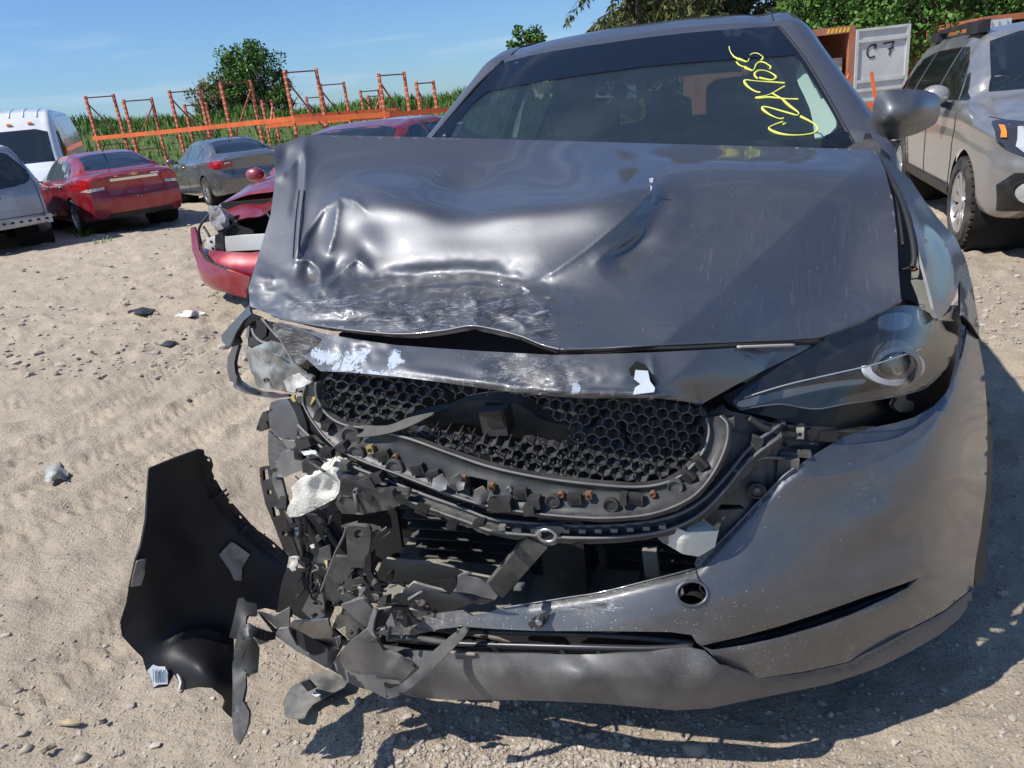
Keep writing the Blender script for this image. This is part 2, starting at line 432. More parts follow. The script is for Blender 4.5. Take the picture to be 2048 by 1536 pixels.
def ground_mat():
    m = bpy.data.materials.new('dirt'); m.use_nodes = True; nt = m.node_tree; N = nt.nodes; L = nt.links; P = N['Principled BSDF']
    P.inputs['Roughness'].default_value = .93; P.inputs['Specular IOR Level'].default_value = .25
    tc = N.new('ShaderNodeTexCoord'); co = tc.outputs['Object']
    def noise(s, d=6, r=.62):
        n = N.new('ShaderNodeTexNoise'); n.inputs['Scale'].default_value = s; n.inputs['Detail'].default_value = d; n.inputs['Roughness'].default_value = r
        L.new(co, n.inputs['Vector']); return n.outputs['Fac']
    def mr(s, a, b, lo=0., hi=1.):
        r = N.new('ShaderNodeMapRange'); r.inputs['From Min'].default_value = a; r.inputs['From Max'].default_value = b
        r.inputs['To Min'].default_value = lo; r.inputs['To Max'].default_value = hi; L.new(s, r.inputs['Value']); return r.outputs['Result']
    def mix(f, a, b):
        x = N.new('ShaderNodeMixRGB'); L.new(f, x.inputs['Fac'])
        for s, k in ((a, 'Color1'), (b, 'Color2')):
            if isinstance(s, tuple): x.inputs[k].default_value = (*s, 1)
            else: L.new(s, x.inputs[k])
        return x.outputs['Color']
    c = mix(mr(noise(.7, 8, .7), .36, .66), (.50, .415, .31), (.41, .34, .255))
    c = mix(mr(noise(5.5, 8, .7), .45, .72), c, (.325, .27, .21))
    c = mix(mr(noise(2.1, 8, .75), .55, .75), c, (.52, .44, .335))
    v = N.new('ShaderNodeTexVoronoi'); v.inputs['Scale'].default_value = 85; L.new(co, v.inputs['Vector'])
    vm = N.new('ShaderNodeMath'); vm.operation = 'LESS_THAN'; vm.inputs[1].default_value = .33; L.new(v.outputs['Distance'], vm.inputs[0])
    sp = N.new('ShaderNodeSeparateColor'); L.new(v.outputs['Color'], sp.inputs[0])
    gate = N.new('ShaderNodeMath'); gate.operation = 'GREATER_THAN'; gate.inputs[1].default_value = .62; L.new(sp.outputs[0], gate.inputs[0])
    g2 = N.new('ShaderNodeMath'); g2.operation = 'MULTIPLY'; L.new(gate.outputs[0], g2.inputs[0]); L.new(vm.outputs[0], g2.inputs[1])
    peb = mix(sp.outputs[1], (.26, .235, .215), (.52, .47, .41))
    c = mix(g2.outputs[0], c, peb)
    c = mix(mr(noise(150, 3, .6), .53, .67, 0, .6), c, (.17, .14, .115))
    c = mix(mr(noise(60, 5, .7), .55, .72, 0, .4), c, (.22, .18, .145))
    L.new(c, P.inputs['Base Color'])
    b1 = N.new('ShaderNodeBump'); b1.inputs['Strength'].default_value = 1.; b1.inputs['Distance'].default_value = .014
    ad = N.new('ShaderNodeMath'); ad.operation = 'ADD'; L.new(noise(34, 8, .72), ad.inputs[0])
    s2 = mr(v.outputs['Distance'], .0, .4, .28, 0); m2 = N.new('ShaderNodeMath'); m2.operation = 'MULTIPLY'; L.new(s2, m2.inputs[0]); L.new(gate.outputs[0], m2.inputs[1]); L.new(m2.outputs[0], ad.inputs[1])
    L.new(ad.outputs[0], b1.inputs['Height'])
    b2 = N.new('ShaderNodeBump'); b2.inputs['Strength'].default_value = .6; b2.inputs['Distance'].default_value = .05; L.new(noise(4.2, 8, .7), b2.inputs['Height'])
    L.new(b2.outputs['Normal'], b1.inputs['Normal']); L.new(b1.outputs['Normal'], P.inputs['Normal'])
    return m
DIRT = ground_mat()
def build_ground():
    va = math.atan2(CF[1], CF[0])                      # view direction, finest there
    A1 = va+np.linspace(-rad(48), rad(48), 620); A2 = va+rad(48)+np.linspace(0, rad(264), 90)[1:-1]
    A = np.r_[A1, A2]; n = len(A)
    R = np.r_[np.geomspace(.25, 5, 300), np.geomspace(5, 40, 190)[1:], np.geomspace(40, 1600, 26)[1:]]
    X = CAM[0]+R[:, None]*np.cos(A)[None]; Y = CAM[1]+R[:, None]*np.sin(A)[None]
    Z = gh(X, Y); far = R > 30; Z[far] = Z[far]*.3-.25*(1-np.exp(-(R[far]-30)/20))[:, None]
    v = np.stack([X, Y, Z], -1).reshape(-1, 3); m = len(R)
    i = np.arange(m-1)[:, None]*n; j = np.arange(n)[None]; k = (j+1) % n
    F = np.stack([i+j, i+n+j, i+n+k, i+k], -1).reshape(-1, 4)
    me = bpy.data.meshes.new('ground'); me.from_pydata(np.vstack([v, [[CAM[0], CAM[1], 0]]]).tolist(), [], F.tolist()+[[len(v), a, (a+1) % n] for a in range(n)])
    me.update(); me.shade_smooth(); me.materials.append(DIRT)
    o = bpy.data.objects.new('ground', me); COL.objects.link(o); o['kind'] = 'structure'; return o
build_ground()

# ---- gravel (uncountable) and single larger stones
STONE_V = None
def stone_shape(seed, n=1):
    bm = bmesh.new(); bmesh.ops.create_icosphere(bm, subdivisions=n, radius=1.)
    r = random.Random(seed)
    v = np.array([p.co for p in bm.verts]); f = [[q.index for q in p.verts] for p in bm.faces]; bm.free()
    d = np.array([r.uniform(.62, 1.15) for _ in v]); v = v*d[:, None]*np.array([1, r.uniform(.6, .95), r.uniform(.4, .7)])
    return v, f
def island_mat(name, cols, rough=.9, bump=.4):
    m = bpy.data.materials.new(name); m.use_nodes = True; nt = m.node_tree; N = nt.nodes; L = nt.links; P = N['Principled BSDF']
    P.inputs['Roughness'].default_value = rough; P.inputs['Specular IOR Level'].default_value = .25
    g = N.new('ShaderNodeNewGeometry'); r = N.new('ShaderNodeValToRGB'); L.new(g.outputs['Random Per Island'], r.inputs['Fac'])
    e = r.color_ramp.elements
    while len(e) < len(cols): e.new(.5)
    for i, c in enumerate(cols): e[i].position = i/(len(cols)-1); e[i].color = (*c, 1)
    L.new(r.outputs['Color'], P.inputs['Base Color'])
    if bump:
        t = N.new('ShaderNodeTexCoord'); n = N.new('ShaderNodeTexNoise'); n.inputs['Scale'].default_value = 60; n.inputs['Detail'].default_value = 6; L.new(t.outputs['Object'], n.inputs['Vector'])
        b = N.new('ShaderNodeBump'); b.inputs['Strength'].default_value = bump; b.inputs['Distance'].default_value = .006; L.new(n.outputs['Fac'], b.inputs['Height']); L.new(b.outputs['Normal'], P.inputs['Normal'])
    MATS[name] = m; return m
STONEM = island_mat('stone', [(.24, .21, .185), (.43, .37, .30), (.34, .29, .25), (.50, .44, .37), (.29, .25, .22), (.40, .34, .28)])
def scatter_stones():
    v = []; f = []; shapes = [stone_shape(i) for i in range(10)]
    def put(x, y, s):
        sv, sf = shapes[rng.integers(10)]; a = rng.uniform(0, 6.28); c, s_ = math.cos(a), math.sin(a)
        q = sv*s; q = np.stack([q[:, 0]*c-q[:, 1]*s_, q[:, 0]*s_+q[:, 1]*c, q[:, 2]], 1)
        n = len(v); z = float(gh(x, y)); v.extend((q+[x, y, z+s*.15]).tolist()); f.extend([[i+n for i in t] for t in sf])
    # thick drift of gravel in front of the bumper
    for _ in range(2600):
        px = rng.normal(1080, 230); py = 1560-abs(rng.normal(0, 60))
        p = WZ(px, py); put(p[0], p[1], float(np.clip(rng.lognormal(math.log(.0036), .55), .0015, .014)))
    for _ in range(3600):          # thin scatter over the near ground
        px = rng.uniform(-100, 2150); py = 560+1000*rng.uniform(0, 1)**.6
        p = WZ(px, py); put(p[0], p[1], float(np.clip(rng.lognormal(math.log(.004), .6), .0015, .018)))
    for _ in range(900):          # clods further out on the left
        px = rng.uniform(-80, 560); py = rng.uniform(445, 760)
        p = WZ(px, py); put(p[0], p[1], float(np.clip(rng.lognormal(math.log(.014), .6), .006, .05)))
    for _ in range(500):
        px = rng.uniform(1900, 2120); py = rng.uniform(510, 700)
        p = WZ(px, py); put(p[0], p[1], float(np.clip(rng.lognormal(math.log(.009), .6), .004, .03)))
    o = obj('gravel', v, f, STONEM, smooth=False, kind='stuff')
scatter_stones()
STM2 = mk('boulder', (.42, .36, .28), .92, col2=(.28, .24, .20), nscale=25, bump=.6, bscale=45, bdist=.008)
for i, (px, py, s, lab) in enumerate([
        (1392, 1498, .030, 'largest pale stone half sunk in the gravel below the lower bumper lip'),
        (1045, 1500, .016, 'rounded pale stone among the gravel below the middle of the bumper'),
        (160, 1512, .026, 'flat grey stone near the bottom left corner of the ground'),
        (52, 1497, .018, 'dark stone at the left edge of the ground in front of the torn panel'),
        (880, 1497, .014, 'small round stone at the left end of the gravel drift'),
        (1180, 1478, .013, 'small pale stone close under the dark lower lip')]):
    sv, sf = stone_shape(40+i, 2); p = WZ(px, py); z = float(gh(p[0], p[1]))
    o = obj('stone', sv*s+[p[0], p[1], z+s*.1], sf, STM2, origin=(p[0], p[1], z)); tag(o, lab, 'stone', 'larger loose stones')

# ================================================================== GRASS BANK behind the racking
def bank():
    keys = [(-700, 285), (-300, 275), (80, 257), (200, 250), (330, 240), (450, 232), (620, 226), (760, 217), (880, 203), (1000, 190), (1150, 170), (1400, 150)]
    kx = [k[0] for k in keys]; ky = [k[1] for k in keys]
    cols = np.linspace(-700, 1400, 90); rows = []
    prof = [(0, 22.5), (.1, 23.3), (.3, 25), (.55, 27), (.8, 29), (.95, 30.5), (1., 32), (1.0, 36), (.97, 46), (.9, 70)]
    V3 = []
    for t, d in prof:
        for c in cols:
            crest = WD(c, np.interp(c, kx, ky), 32.)
            base = WD(c, np.interp(c, kx, ky), d)
            z = -.15+(crest[2]+.15)*t; z += (vnoise(np.array(base[0]*.5), np.array(base[1]*.5), 21)-.5)*.5*(t > .05)
            V3.append((base[0], base[1], z))
    n = len(cols)
    F = [(i*n+j, i*n+j+1, (i+1)*n+j+1, (i+1)*n+j) for i in range(len(prof)-1) for j in range(n-1)]
    bm = mk('bank_soil', (.06, .105, .022), .95, col2=(.08, .10, .03), nscale=1.5)
    o = obj('bank', V3, F, bm, kind='structure')
    # blades
    V3 = np.array(V3); gv = []; gf = []
    tri = [(q[0], q[1], q[2]) for q in F]+[(q[0], q[2], q[3]) for q in F]
    tri = [t for t in tri if V3[t[0]][2] > -.2]
    T = np.array(tri); A = np.linalg.norm(np.cross(V3[T[:, 1]]-V3[T[:, 0]], V3[T[:, 2]]-V3[T[:, 0]]), axis=1)
    dep = (V3[T[:, 0]]-CAM)@CF; A = A*(dep < 40)*np.where(dep > 29, 2.0, 1.)
    pick = rng.choice(len(T), 42000, p=A/A.sum()); w = rng.dirichlet((1, 1, 1), 42000)
    pts = (V3[T[pick]]*w[:, :, None]).sum(1)
    h = rng.uniform(.14, .44, 42000)*(.6+.9*vnoise(pts[:, 0]*.7, pts[:, 1]*.7, 33)); a = rng.uniform(0, 6.28, 42000); lean = rng.normal(0, .3, (42000, 2))
    wd = rng.uniform(.014, .035, 42000)
    dx = np.stack([np.cos(a), np.sin(a), 0*a], 1)*wd[:, None]
    top = pts+np.stack([lean[:, 0]*h, lean[:, 1]*h, h], 1); mid = pts+np.stack([lean[:, 0]*h*.35, lean[:, 1]*h*.35, h*.6], 1)
    vv = np.stack([pts-dx, pts+dx, mid+dx*.8, mid-dx*.8, top], 1).reshape(-1, 3)
    b = np.arange(42000)[:, None]*5
    ff = np.hstack([b, b+1, b+2, b+3]).tolist()+np.hstack([b+3, b+2, b+4]).tolist()
    gm = island_mat('grass_blade', [(.05, .11, .016), (.10, .19, .028), (.07, .15, .022), (.14, .21, .045), (.08, .155, .024)], .7, 0)
    gm.node_tree.nodes['Principled BSDF'].inputs['Transmission Weight'].default_value = 0
    obj('grass', vv, ff, gm, smooth=False, kind='stuff')
bank()
# weeds at the feet of the parked cars
def weed(px, py, lab, n=26, h=.28):
    p = WZ(px, py); v = []; f = []; r = random.Random(px)
    for _ in range(n):
        a = r.uniform(0, 6.28); d = r.uniform(0, .2); L = r.uniform(.4, 1)*h; w = .011; x, y = d*math.cos(a), d*math.sin(a)
        ox, oy = math.cos(a)*L*.5, math.sin(a)*L*.5; k = len(v)
        v += [(x-w, y, 0), (x+w, y, 0), (x+ox*.5+w, y+oy*.5, L*.7), (x+ox*.5-w, y+oy*.5, L*.7), (x+ox, y+oy, L*.85)]
        f += [(k, k+1, k+2, k+3), (k+3, k+2, k+4)]
    o = obj('weed_tuft', np.array(v)+[p[0], p[1], float(gh(p[0], p[1]))-.01], f, MATS['grass_blade'], smooth=False, origin=(p[0], p[1], 0)); tag(o, lab, 'weed', 'weeds in the dirt')
weed(172, 470, 'small green weed tuft beside the rear wheel of the red saloon', 30, .3)
weed(140, 462, 'small green weed tuft between the silver minivan and the red saloon', 14, .2)
weed(200, 490, 'low sprig of grass on the dirt in front of the red saloon', 10, .16)

# ================================================================== TREES
BARK = mk('bark', (.10, .075, .055), .95, col2=(.17, .14, .11), nscale=9, bump=.8, bscale=20, bdist=.03)
LEAF_DEC = island_mat('leaf_deciduous', [(.04, .10, .018), (.095, .19, .032), (.06, .14, .024), (.13, .23, .05), (.045, .11, .02)], .55, 0)
LEAF_YEL = island_mat('leaf_yellowish', [(.09, .13, .025), (.17, .20, .045), (.13, .16, .04), (.08, .11, .025)], .6, 0)
LEAF_SPR = island_mat('leaf_spruce', [(.045, .065, .02), (.11, .12, .036), (.07, .09, .028), (.15, .15, .05), (.04, .058, .02)], .65, 0)
TWIG = mk('twig', (.24, .19, .15), .9)
def cards(P, size, r, droop=0., asp=.55):
    n = len(P); a = r.normal(size=(n, 3)); a[:, 2] -= droop; a /= np.linalg.norm(a, axis=1)[:, None]
    b = r.normal(size=(n, 3)); b -= a*(a*b).sum(1)[:, None]; b /= np.linalg.norm(b, axis=1)[:, None]
    s = (size*r.uniform(.6, 1.35, n))[:, None]
    v = np.stack([P, P+a*s*.5+b*s*asp*.5, P+a*s, P+a*s*.5-b*s*asp*.5], 1).reshape(-1, 3)
    k = np.arange(n)[:, None]*4
    return v, np.hstack([k, k+1, k+2, k+3]).tolist()
def broadleaf(label, base, H, crown, nclump, nleaf, leaf, lmat, seed, name='tree', twigs=0, trunk_r=.16, group=None):
    """crown: (rx, ry, rz, zc)"""
    r = np.random.default_rng(seed); t = thing(name, label, 'tree', base, 0, group)
    rx, ry, rz, zc_ = crown; M = MB()
    M.tube([(0, 0, 0), (.05, .03, H*.3), (-.04, .05, H*.6), (.02, 0, H*.9)], [trunk_r, trunk_r*.8, trunk_r*.5, trunk_r*.12], 8)
    P = []
    for i in range(nclump):
        d = r.normal(size=3); d /= np.linalg.norm(d); rr = r.uniform(.45, 1.02)
        c = np.array([d[0]*rx*rr, d[1]*ry*rr, zc_+d[2]*rz*rr])
        if c[2] < .15: c[2] = r.uniform(.2, .6)
        s = np.array([rx, ry, rz])*r.uniform(.13, .26)
        q = r.normal(size=(nleaf, 3)); q = q/np.linalg.norm(q, axis=1)[:, None]*r.uniform(.3, 1, (nleaf, 1))**.5
        P.append(c+q*s)
        z0 = min(H*.8, max(.2*H, c[2]-r.uniform(.3, 1)*rz*.7)); a = np.array([0, 0, z0]); mid = a*.5+c*.5+[0, 0, .12*rz]
        if i % 2 == 0: M.tube([a, mid, c], [trunk_r*.28, trunk_r*.16, .012], 5)
    M.build('trunk', BARK, t, local=True)
    v, f = cards(np.vstack(P), leaf, r, .15)
    obj('crown', v, f, lmat, t, smooth=False, local=True)
    if twigs:
        M = MB()
        for i in range(twigs):
            d = r.normal(size=3); d /= np.linalg.norm(d); d[2] = abs(d[2])*.6-.3; c = np.array([d[0]*rx, d[1]*ry, zc_+d[2]*rz]); e = c+r.normal(size=3)*.35+[0, 0, .3]
            M.tube([c*.55+[0, 0, zc_*.3], c*.9, e], [.03, .018, .006], 4)
        M.build('branches', TWIG, t, local=True)
    return t
def spruce_mesh(H, R, seed, nb=170):
    r = np.random.default_rng(seed); P = []; M = MB(); M.tube([(0, 0, 0), (0, 0, H)], [.22, .03], 7)
    for i in range(nb):
        z = H*(.10+.88*(i/nb)**.9); L = R*(1-z/H)**.75*r.uniform(.7, 1.08)+.25; a = r.uniform(0, 6.28)
        k = 9; s = np.linspace(.08, 1, k); d = np.array([math.cos(a), math.sin(a), 0])
        line = np.array([d*L*x+[0, 0, z+.25*L*x-.62*L*x*x] for x in s])
        M.tube(line[::2], np.linspace(.03, .006, len(line[::2])), 4)
        m = int(42*L); w = r.uniform(.12, 1, m); c = np.array([np.interp(w, s, line[:, j]) for j in range(3)]).T
        side = np.array([-d[1], d[0], 0]); sp = r.normal(0, .2, m)*(L*.5+.2)*(1.1-w)
        c = c+side*sp[:, None]-np.abs(sp)[:, None]*[0, 0, .35]-np.array([0, 0, 1])*r.uniform(0, .22, m)[:, None]
        P.append(c)
    v, f = cards(np.vstack(P), .30, r, 1.3, .32)
    return M, v, f
def spruce(label, base, H, R, seed):
    t = thing('spruce_tree', label, 'tree', base, 0, 'trees beyond the yard'); M, v, f = spruce_mesh(H, R, seed)
    M.build('trunk', BARK, t, local=True); obj('crown', v, f, LEAF_SPR, t, smooth=False, local=True); return t
def at_ground(px, dep, z=0.):
    """ground point seen in pixel column px at a given distance along the view axis"""
    lo = WD(px, 300, dep); d = CU  # slide along the camera's up axis to reach z
    k = (z-lo[2])/d[2]; p = lo+d*k
    return (float(p[0]), float(p[1]), z)
spruce('dark olive spruce left of the others, its branches drooping over the car roof', at_ground(1290, 27), 12.5, 3.9, 3)
s2 = spruce('tall olive spruce standing behind the windshield top', at_ground(1450, 30), 14, 4.2, 5)
for i, (px, d, lab) in enumerate([(1590, 29, 'olive spruce rising behind the open orange container'), (1370, 36, 'spruce in the second row behind the car roof'), (1720, 33, 'spruce showing above the grey C7 door')]):
    c = copy_tree(s2); c.location = at_ground(px, d); c.rotation_euler = (0, 0, 1.3+i*2.1); c['label'] = lab; c.scale = (1, 1, .9+.1*i)
broadleaf('small bright green tree between the sky and the left spruce', at_ground(1068, 38), 4.9, (.95, .95, .95, 4.1), 40, 60, .17, LEAF_DEC, 11, group='trees beyond the yard')
b0 = broadleaf('broad leafy tree to the right of the grey C7 door', at_ground(1860, 22), 5.2, (2.3, 2.2, 2.7, 2.5), 130, 95, .17, LEAF_DEC, 12, group='trees beyond the yard')
for i, (px, d, sc, lab) in enumerate([(1665, 24.5, .95, 'leafy tree behind the orange container roof'), (1960, 25, 1.1, 'leafy tree behind the far right container'),
                                      (2110, 23, 1.1, 'leafy tree at the right edge of the picture'), (1770, 27, 1.12, 'taller leafy tree behind the C7 door')]):
    c = copy_tree(b0); c.location = at_ground(px, d); c.rotation_euler = (0, 0, 1.+i*1.7); c.scale = (sc, sc, sc); c['label'] = lab
# tree on the bank behind the racking: dense green top, bare brushy lower left side
tb = at_ground(520, 36, 1.9)
broadleaf('dense dark green tree standing on the grassy bank behind the racking', tb, 3.5, (1.75, 1.4, 1.55, 2.0), 120, 90, .15, LEAF_DEC, 21, twigs=60, group='trees on the bank')
tb = at_ground(450, 36, 1.9)
broadleaf('yellow green bush leaning left of the dark tree on the bank', tb, 2.6, (1.5, 1.2, 1.15, 1.3), 60, 70, .14, LEAF_YEL, 22, name='bush', twigs=80, group='trees on the bank')
broadleaf('twiggy low bush right under the dark tree on the bank', at_ground(560, 35, 1.9), 1.6, (.9, .9, .7, .8), 26, 60, .13, LEAF_DEC, 23, name='bush', twigs=40, group='trees on the bank')
broadleaf('tiny sprig of leaves poking above the bank left of the racking', at_ground(283, 33, 1.5), 1.2, (.55, .5, .35, .8), 14, 40, .12, LEAF_DEC, 24, name='bush', group='trees on the bank')

# ================================================================== ORANGE PALLET RACKING
def rack_mat():
    m = mk('rack_post', (.52, .115, .045), .6, col2=(.36, .09, .045), nscale=5)
    nt = m.node_tree; N = nt.nodes; L = nt.links; P = N['Principled BSDF']
    tc = N.new('ShaderNodeTexCoord'); sx = N.new('ShaderNodeSeparateXYZ'); L.new(tc.outputs['Object'], sx.inputs[0])
    f = N.new('ShaderNodeMath'); f.operation = 'MULTIPLY'; f.inputs[1].default_value = 1/.15; L.new(sx.outputs['Z'], f.inputs[0])
    fr = N.new('ShaderNodeMath'); fr.operation = 'FRACT'; L.new(f.outputs[0], fr.inputs[0])
    lt = N.new('ShaderNodeMath'); lt.operation = 'LESS_THAN'; lt.inputs[1].default_value = .3; L.new(fr.outputs[0], lt.inputs[0])
    src = P.inputs['Base Color'].links[0].from_socket
    mx = N.new('ShaderNodeMixRGB'); L.new(lt.outputs[0], mx.inputs['Fac']); L.new(src, mx.inputs['Color1']); mx.inputs['Color2'].default_value = (.70, .27, .17, 1)
    L.new(mx.outputs['Color'], P.inputs['Base Color']); return m
RPOST = rack_mat(); RBEAM = mk('rack_beam', (.80, .16, .035), .5, col2=(.62, .12, .04), nscale=3)
RDARK = mk('rack_brace', (.25, .085, .06), .65)
def rack(label, frames, beams):
    f0 = frames[0]; b0_ = WD(f0[0], f0[1], f0[4])
    t = thing('pallet_rack', label, 'storage rack', (float(b0_[0]), float(b0_[1]), 0.), 0, 'orange pallet racking')
    for fx, fy, bx, by, d, dirn, low in frames:
        A = WD(fx, fy, d); B = WD(bx, by, d+.45); zt = A[2]; B[2] = zt
        for Q in (A, B):
            MB().bar((Q[0], Q[1], -.1), Q, .075, .07, up=(0, 1, 0)).build('post', RPOST, t, smooth=False)
        n = np.array([B[0]-A[0], B[1]-A[1], 0]); 
        MB().bar(A-[0, 0, .06], B-[0, 0, .06], .035, .035).build('top_bar', RDARK, t, smooth=False)
        a, b = (A, B) if dirn > 0 else (B, A)
        MB().bar(a-[0, 0, .22], (b[0], b[1], zt-low), .035, .04).build('diagonal_brace', RDARK if dirn > 0 else RPOST, t, smooth=False)
        MB().bar((A[0], A[1], zt-low-.08), (B[0], B[1], zt-low-.08), .03, .03).build('cross_bar', RDARK, t, smooth=False)
    for p, q, d0, d1, h in beams:
        a = WD(p[0], p[1], d0); b = WD(q[0], q[1], d1)
        MB().bar(a, b, .05, h).build('beam', RBEAM, t, smooth=False)
rack('front row of tall orange rack frames joined by a long bright orange beam',
     [(170, 192, 228, 196, 24, 1, 1.45), (246, 199, 303, 199, 23.5, -1, 1.45), (338, 181, 398, 180, 23, 1, 1.6), (440, 164, 500, 162, 22, -1, 1.7),
      (568, 141, 632, 139, 21, 1, 1.75), (757, 147, 808, 147, 21, 1, 1.6), (832, 163, 866, 160, 22, 1, 1.3)],
     [((186, 277), (348, 262), 23.9, 22.9, .12), ((348, 262), (465, 250), 22.9, 22., .12), ((465, 250), (590, 237), 22., 21., .13), ((590, 240), (780, 229), 21., 21., .14), ((780, 229), (910, 218), 21., 22., .13)])
rack('second row of shorter orange rack frames standing behind the front row',
     [(368, 208, 412, 208, 27, 1, 1.0), (640, 167, 687, 164, 25, 1, 1.5), (720, 180, 757, 179, 27, 1, 1.1), (735, 190, 757, 190, 29, -1, .9), (523, 200, 538, 178, 26, -1, 1.2), (612, 193, 640, 192, 29, 1, 1.)],
     [((535, 252), (700, 238), 25.8, 25., .13), ((585, 233), (800, 218), 25.5, 26., .10), ((700, 238), (850, 226), 25., 26., .13)])

# ================================================================== SHIPPING CONTAINERS
CONT = mk('container_orange', (.42, .12, .05), .6, col2=(.30, .10, .05), nscale=2.5, dust=.4, dscale=3)
CDOOR = mk('container_door', (.52, .53, .52), .6, col2=(.44, .45, .44), nscale=2, dust=.35, dscale=2.5)
CIN = mk('container_inside', (.10, .075, .06), .9); BLK = mk('black_paint', (.012, .012, .013), .6)
YEL = mk('hazard_yellow', (.75, .50, .05), .5); CBLUE = mk('container_pale_blue', (.50, .58, .62), .6, dust=.3, dscale=3)
GALV = mk('galvanised', (.45, .45, .44), .45, metal=.6)
CARGO = mk('cargo_board', (.42, .40, .37), .8, col2=(.34, .32, .30), nscale=3)
def strokes(parent, name, lines, M, size, mat, r=.012, n=6):
    """hand-written strokes: polylines in a plane given by matrix M (x right, y up)"""
    mb = MB()
    for l in lines:
        P = catmull(l, 6) if len(l) > 2 else np.array(l, float)
        Q = [np.array(M @ Vector((p[0]*size, p[1]*size, 0))) for p in P]
        mb.tube(Q, r, n)
    return mb.build(name, mat, parent)
def container(label, post_px, dep, width, doormat, door_open, letters, top_py, doorw=1.17):
    P = at_ground(post_px, dep); top = WD(post_px, top_py, dep)[2]; H = max(2.3, float(top))
    r = np.array([CR[0], CR[1], 0]); r /= np.linalg.norm(r); ang = math.atan2(r[1], r[0])
    t = thing('shipping_container', label, 'container', P, ang, 'containers under the trees')
    B = lambda nm, c, s, m, par=t: MB().box(c, s).build(nm, m, par, smooth=False, local=True)
    w = width
    for x in (-w+.06, -.06): B('corner_post', (x, .05, H/2), (.12, .12, H), CONT)
    B('door_header', (-w/2, .05, H-.07), (w-.24, .12, .14), CONT); B('sill', (-w/2, .05, .08), (w-.24, .12, .16), CONT)
    B('side_wall', (-w+.02, 3.1, H/2), (.04, 5.95, H-.02), CONT); B('side_wall', (-.02, 3.1, H/2), (.04, 5.95, H-.02), CONT)
    for k in range(14):
        B('wall_rib', (.018, .5+k*.41, H/2), (.036, .2, H-.3), CONT)
    B('roof', (-w/2, 3.06, H-.03), (w-.1, 5.9, .05), CONT); B('back_wall', (-w/2, 6.0, H/2), (w-.1, .05, H-.1), CIN); B('floor_board', (-w/2, 3.06, .14), (w-.1, 5.8, .04), CIN)
    if door_open:
        d = B('open_door', (doorw/2+.01, .02, H/2-.02), (doorw, .045, H-.16), doormat)
        def D(nm, c, s, m): return MB().box(c, s).build(nm, m, d, smooth=False, local=True)
        D('door_edge', (.045, -.02, H/2-.02), (.06, .05, H-.17), doormat); D('door_edge', (doorw-.03, -.02, H/2-.02), (.07, .05, H-.17), doormat)
        for zz_ in (H-.34, H*.50, H*.42, H*.33, H*.24, H*.15):
            D('door_rib', (doorw/2, -.02, zz_), (doorw-.16, .06, .07), doormat)
        D('door_rib', (doorw/2, -.02, H-.12), (doorw-.16, .05, .05), doormat)
        if letters:
            M = Matrix.Translation((0, -.006, 0)) @ Matrix.Rotation(rad(90), 4, 'X')
            for l in letters:
                mb = MB(); Q = catmull(l, 5) if len(l) > 2 else np.array(l, float)
                mb.tube([(q[0], -.006, q[1]-.02) for q in Q], .017, 5)
                mb.build('painted_stroke', BLK, d, local=True)
    return t, H
zc_ = 1.78
c1, H1 = container('orange shipping container with its grey C7 door swung open beside the trees', 1700, 17.0, 2.44, CDOOR, True,
                   [[(.44, 1.85+.02), (.40, 1.90), (.33, 1.88), (.28, 1.80), (.29, 1.70), (.35, 1.65), (.45, 1.67)], [(.43, 1.92), (.47, 1.86), (.42, 1.83)],
                    [(.62, 1.90), (.78, 1.915), (.85, 1.92)], [(.85, 1.92), (.79, 1.78), (.76, 1.66)], [(.72, 1.79), (.84, 1.80)]], 55)
for k in range(6):
    MB().add([(-.62+k*.085, -.013, H1-.12), (-.57+k*.085, -.013, H1-.12), (-.54+k*.085, -.013, H1-.03), (-.59+k*.085, -.013, H1-.03),
              (-.62+k*.085, -.009, H1-.12), (-.57+k*.085, -.009, H1-.12), (-.54+k*.085, -.009, H1-.03), (-.59+k*.085, -.009, H1-.03)],
             [(0, 1, 2, 3), (7, 6, 5, 4), (0, 4, 5, 1), (1, 5, 6, 2), (2, 6, 7, 3), (3, 7, 4, 0)]).build('hazard_stripe', YEL, c1, smooth=False, local=True)
o = MB().box((-.62, .35, .95), (.9, .3, 1.5)).build('crate', CARGO, None, smooth=False)
o.matrix_world = WM[c1.name]; tag(o, 'pale grey crate standing inside the mouth of the orange container', 'crate')
c2, H2 = container('rusty container with a pale blue door behind the silver wagon roof', 1972, 19, 2.44, CBLUE, False, None, 42)
c2.location = at_ground(2140, 19)
d = MB().box((-2.05, -.02, H2/2), (.62, .045, H2-.2)).build('closed_door', CBLUE, c2, smooth=False, local=True)
for x in (-2.22, -2.05, -1.85):
    MB().box((x, -.05, H2/2), (.03, .03, H2-.25)).build('lock_rod', GALV, d, smooth=False, local=True)
for z in (H2-.35, H2-.62): MB().box((-2.05, -.055, z), (.5, .03, .05)).build('hinge_bar', GALV, d, smooth=False, local=True)
# stacked rack beams in front of the C7 door
pb = thing('beam_stack', 'stack of spare orange rack beams lying below the grey C7 door', 'rack beams', at_ground(1735, 14.0), YAW*0+math.atan2(CR[1], CR[0]))
for k in range(9):
    MB().box((random.uniform(-.15, .15)-.2, (k % 3)*.08, .52+.115*(k//3)+random.uniform(0, .02)), (2.4, .06, .10)).build('beam', RBEAM, pb, smooth=False, local=True)
for x in (-.9, .5): MB().box((x, .08, .23), (.1, .35, .46)).build('support_block', CIN, pb, smooth=False, local=True)
for x in (-.35, .35):
    MB().bar((x-.05, .45, .85), (x+.16-.3*(x > 0), .5, 1.35), .04, .05).build('loose_strut', RBEAM, pb, smooth=False, local=True)
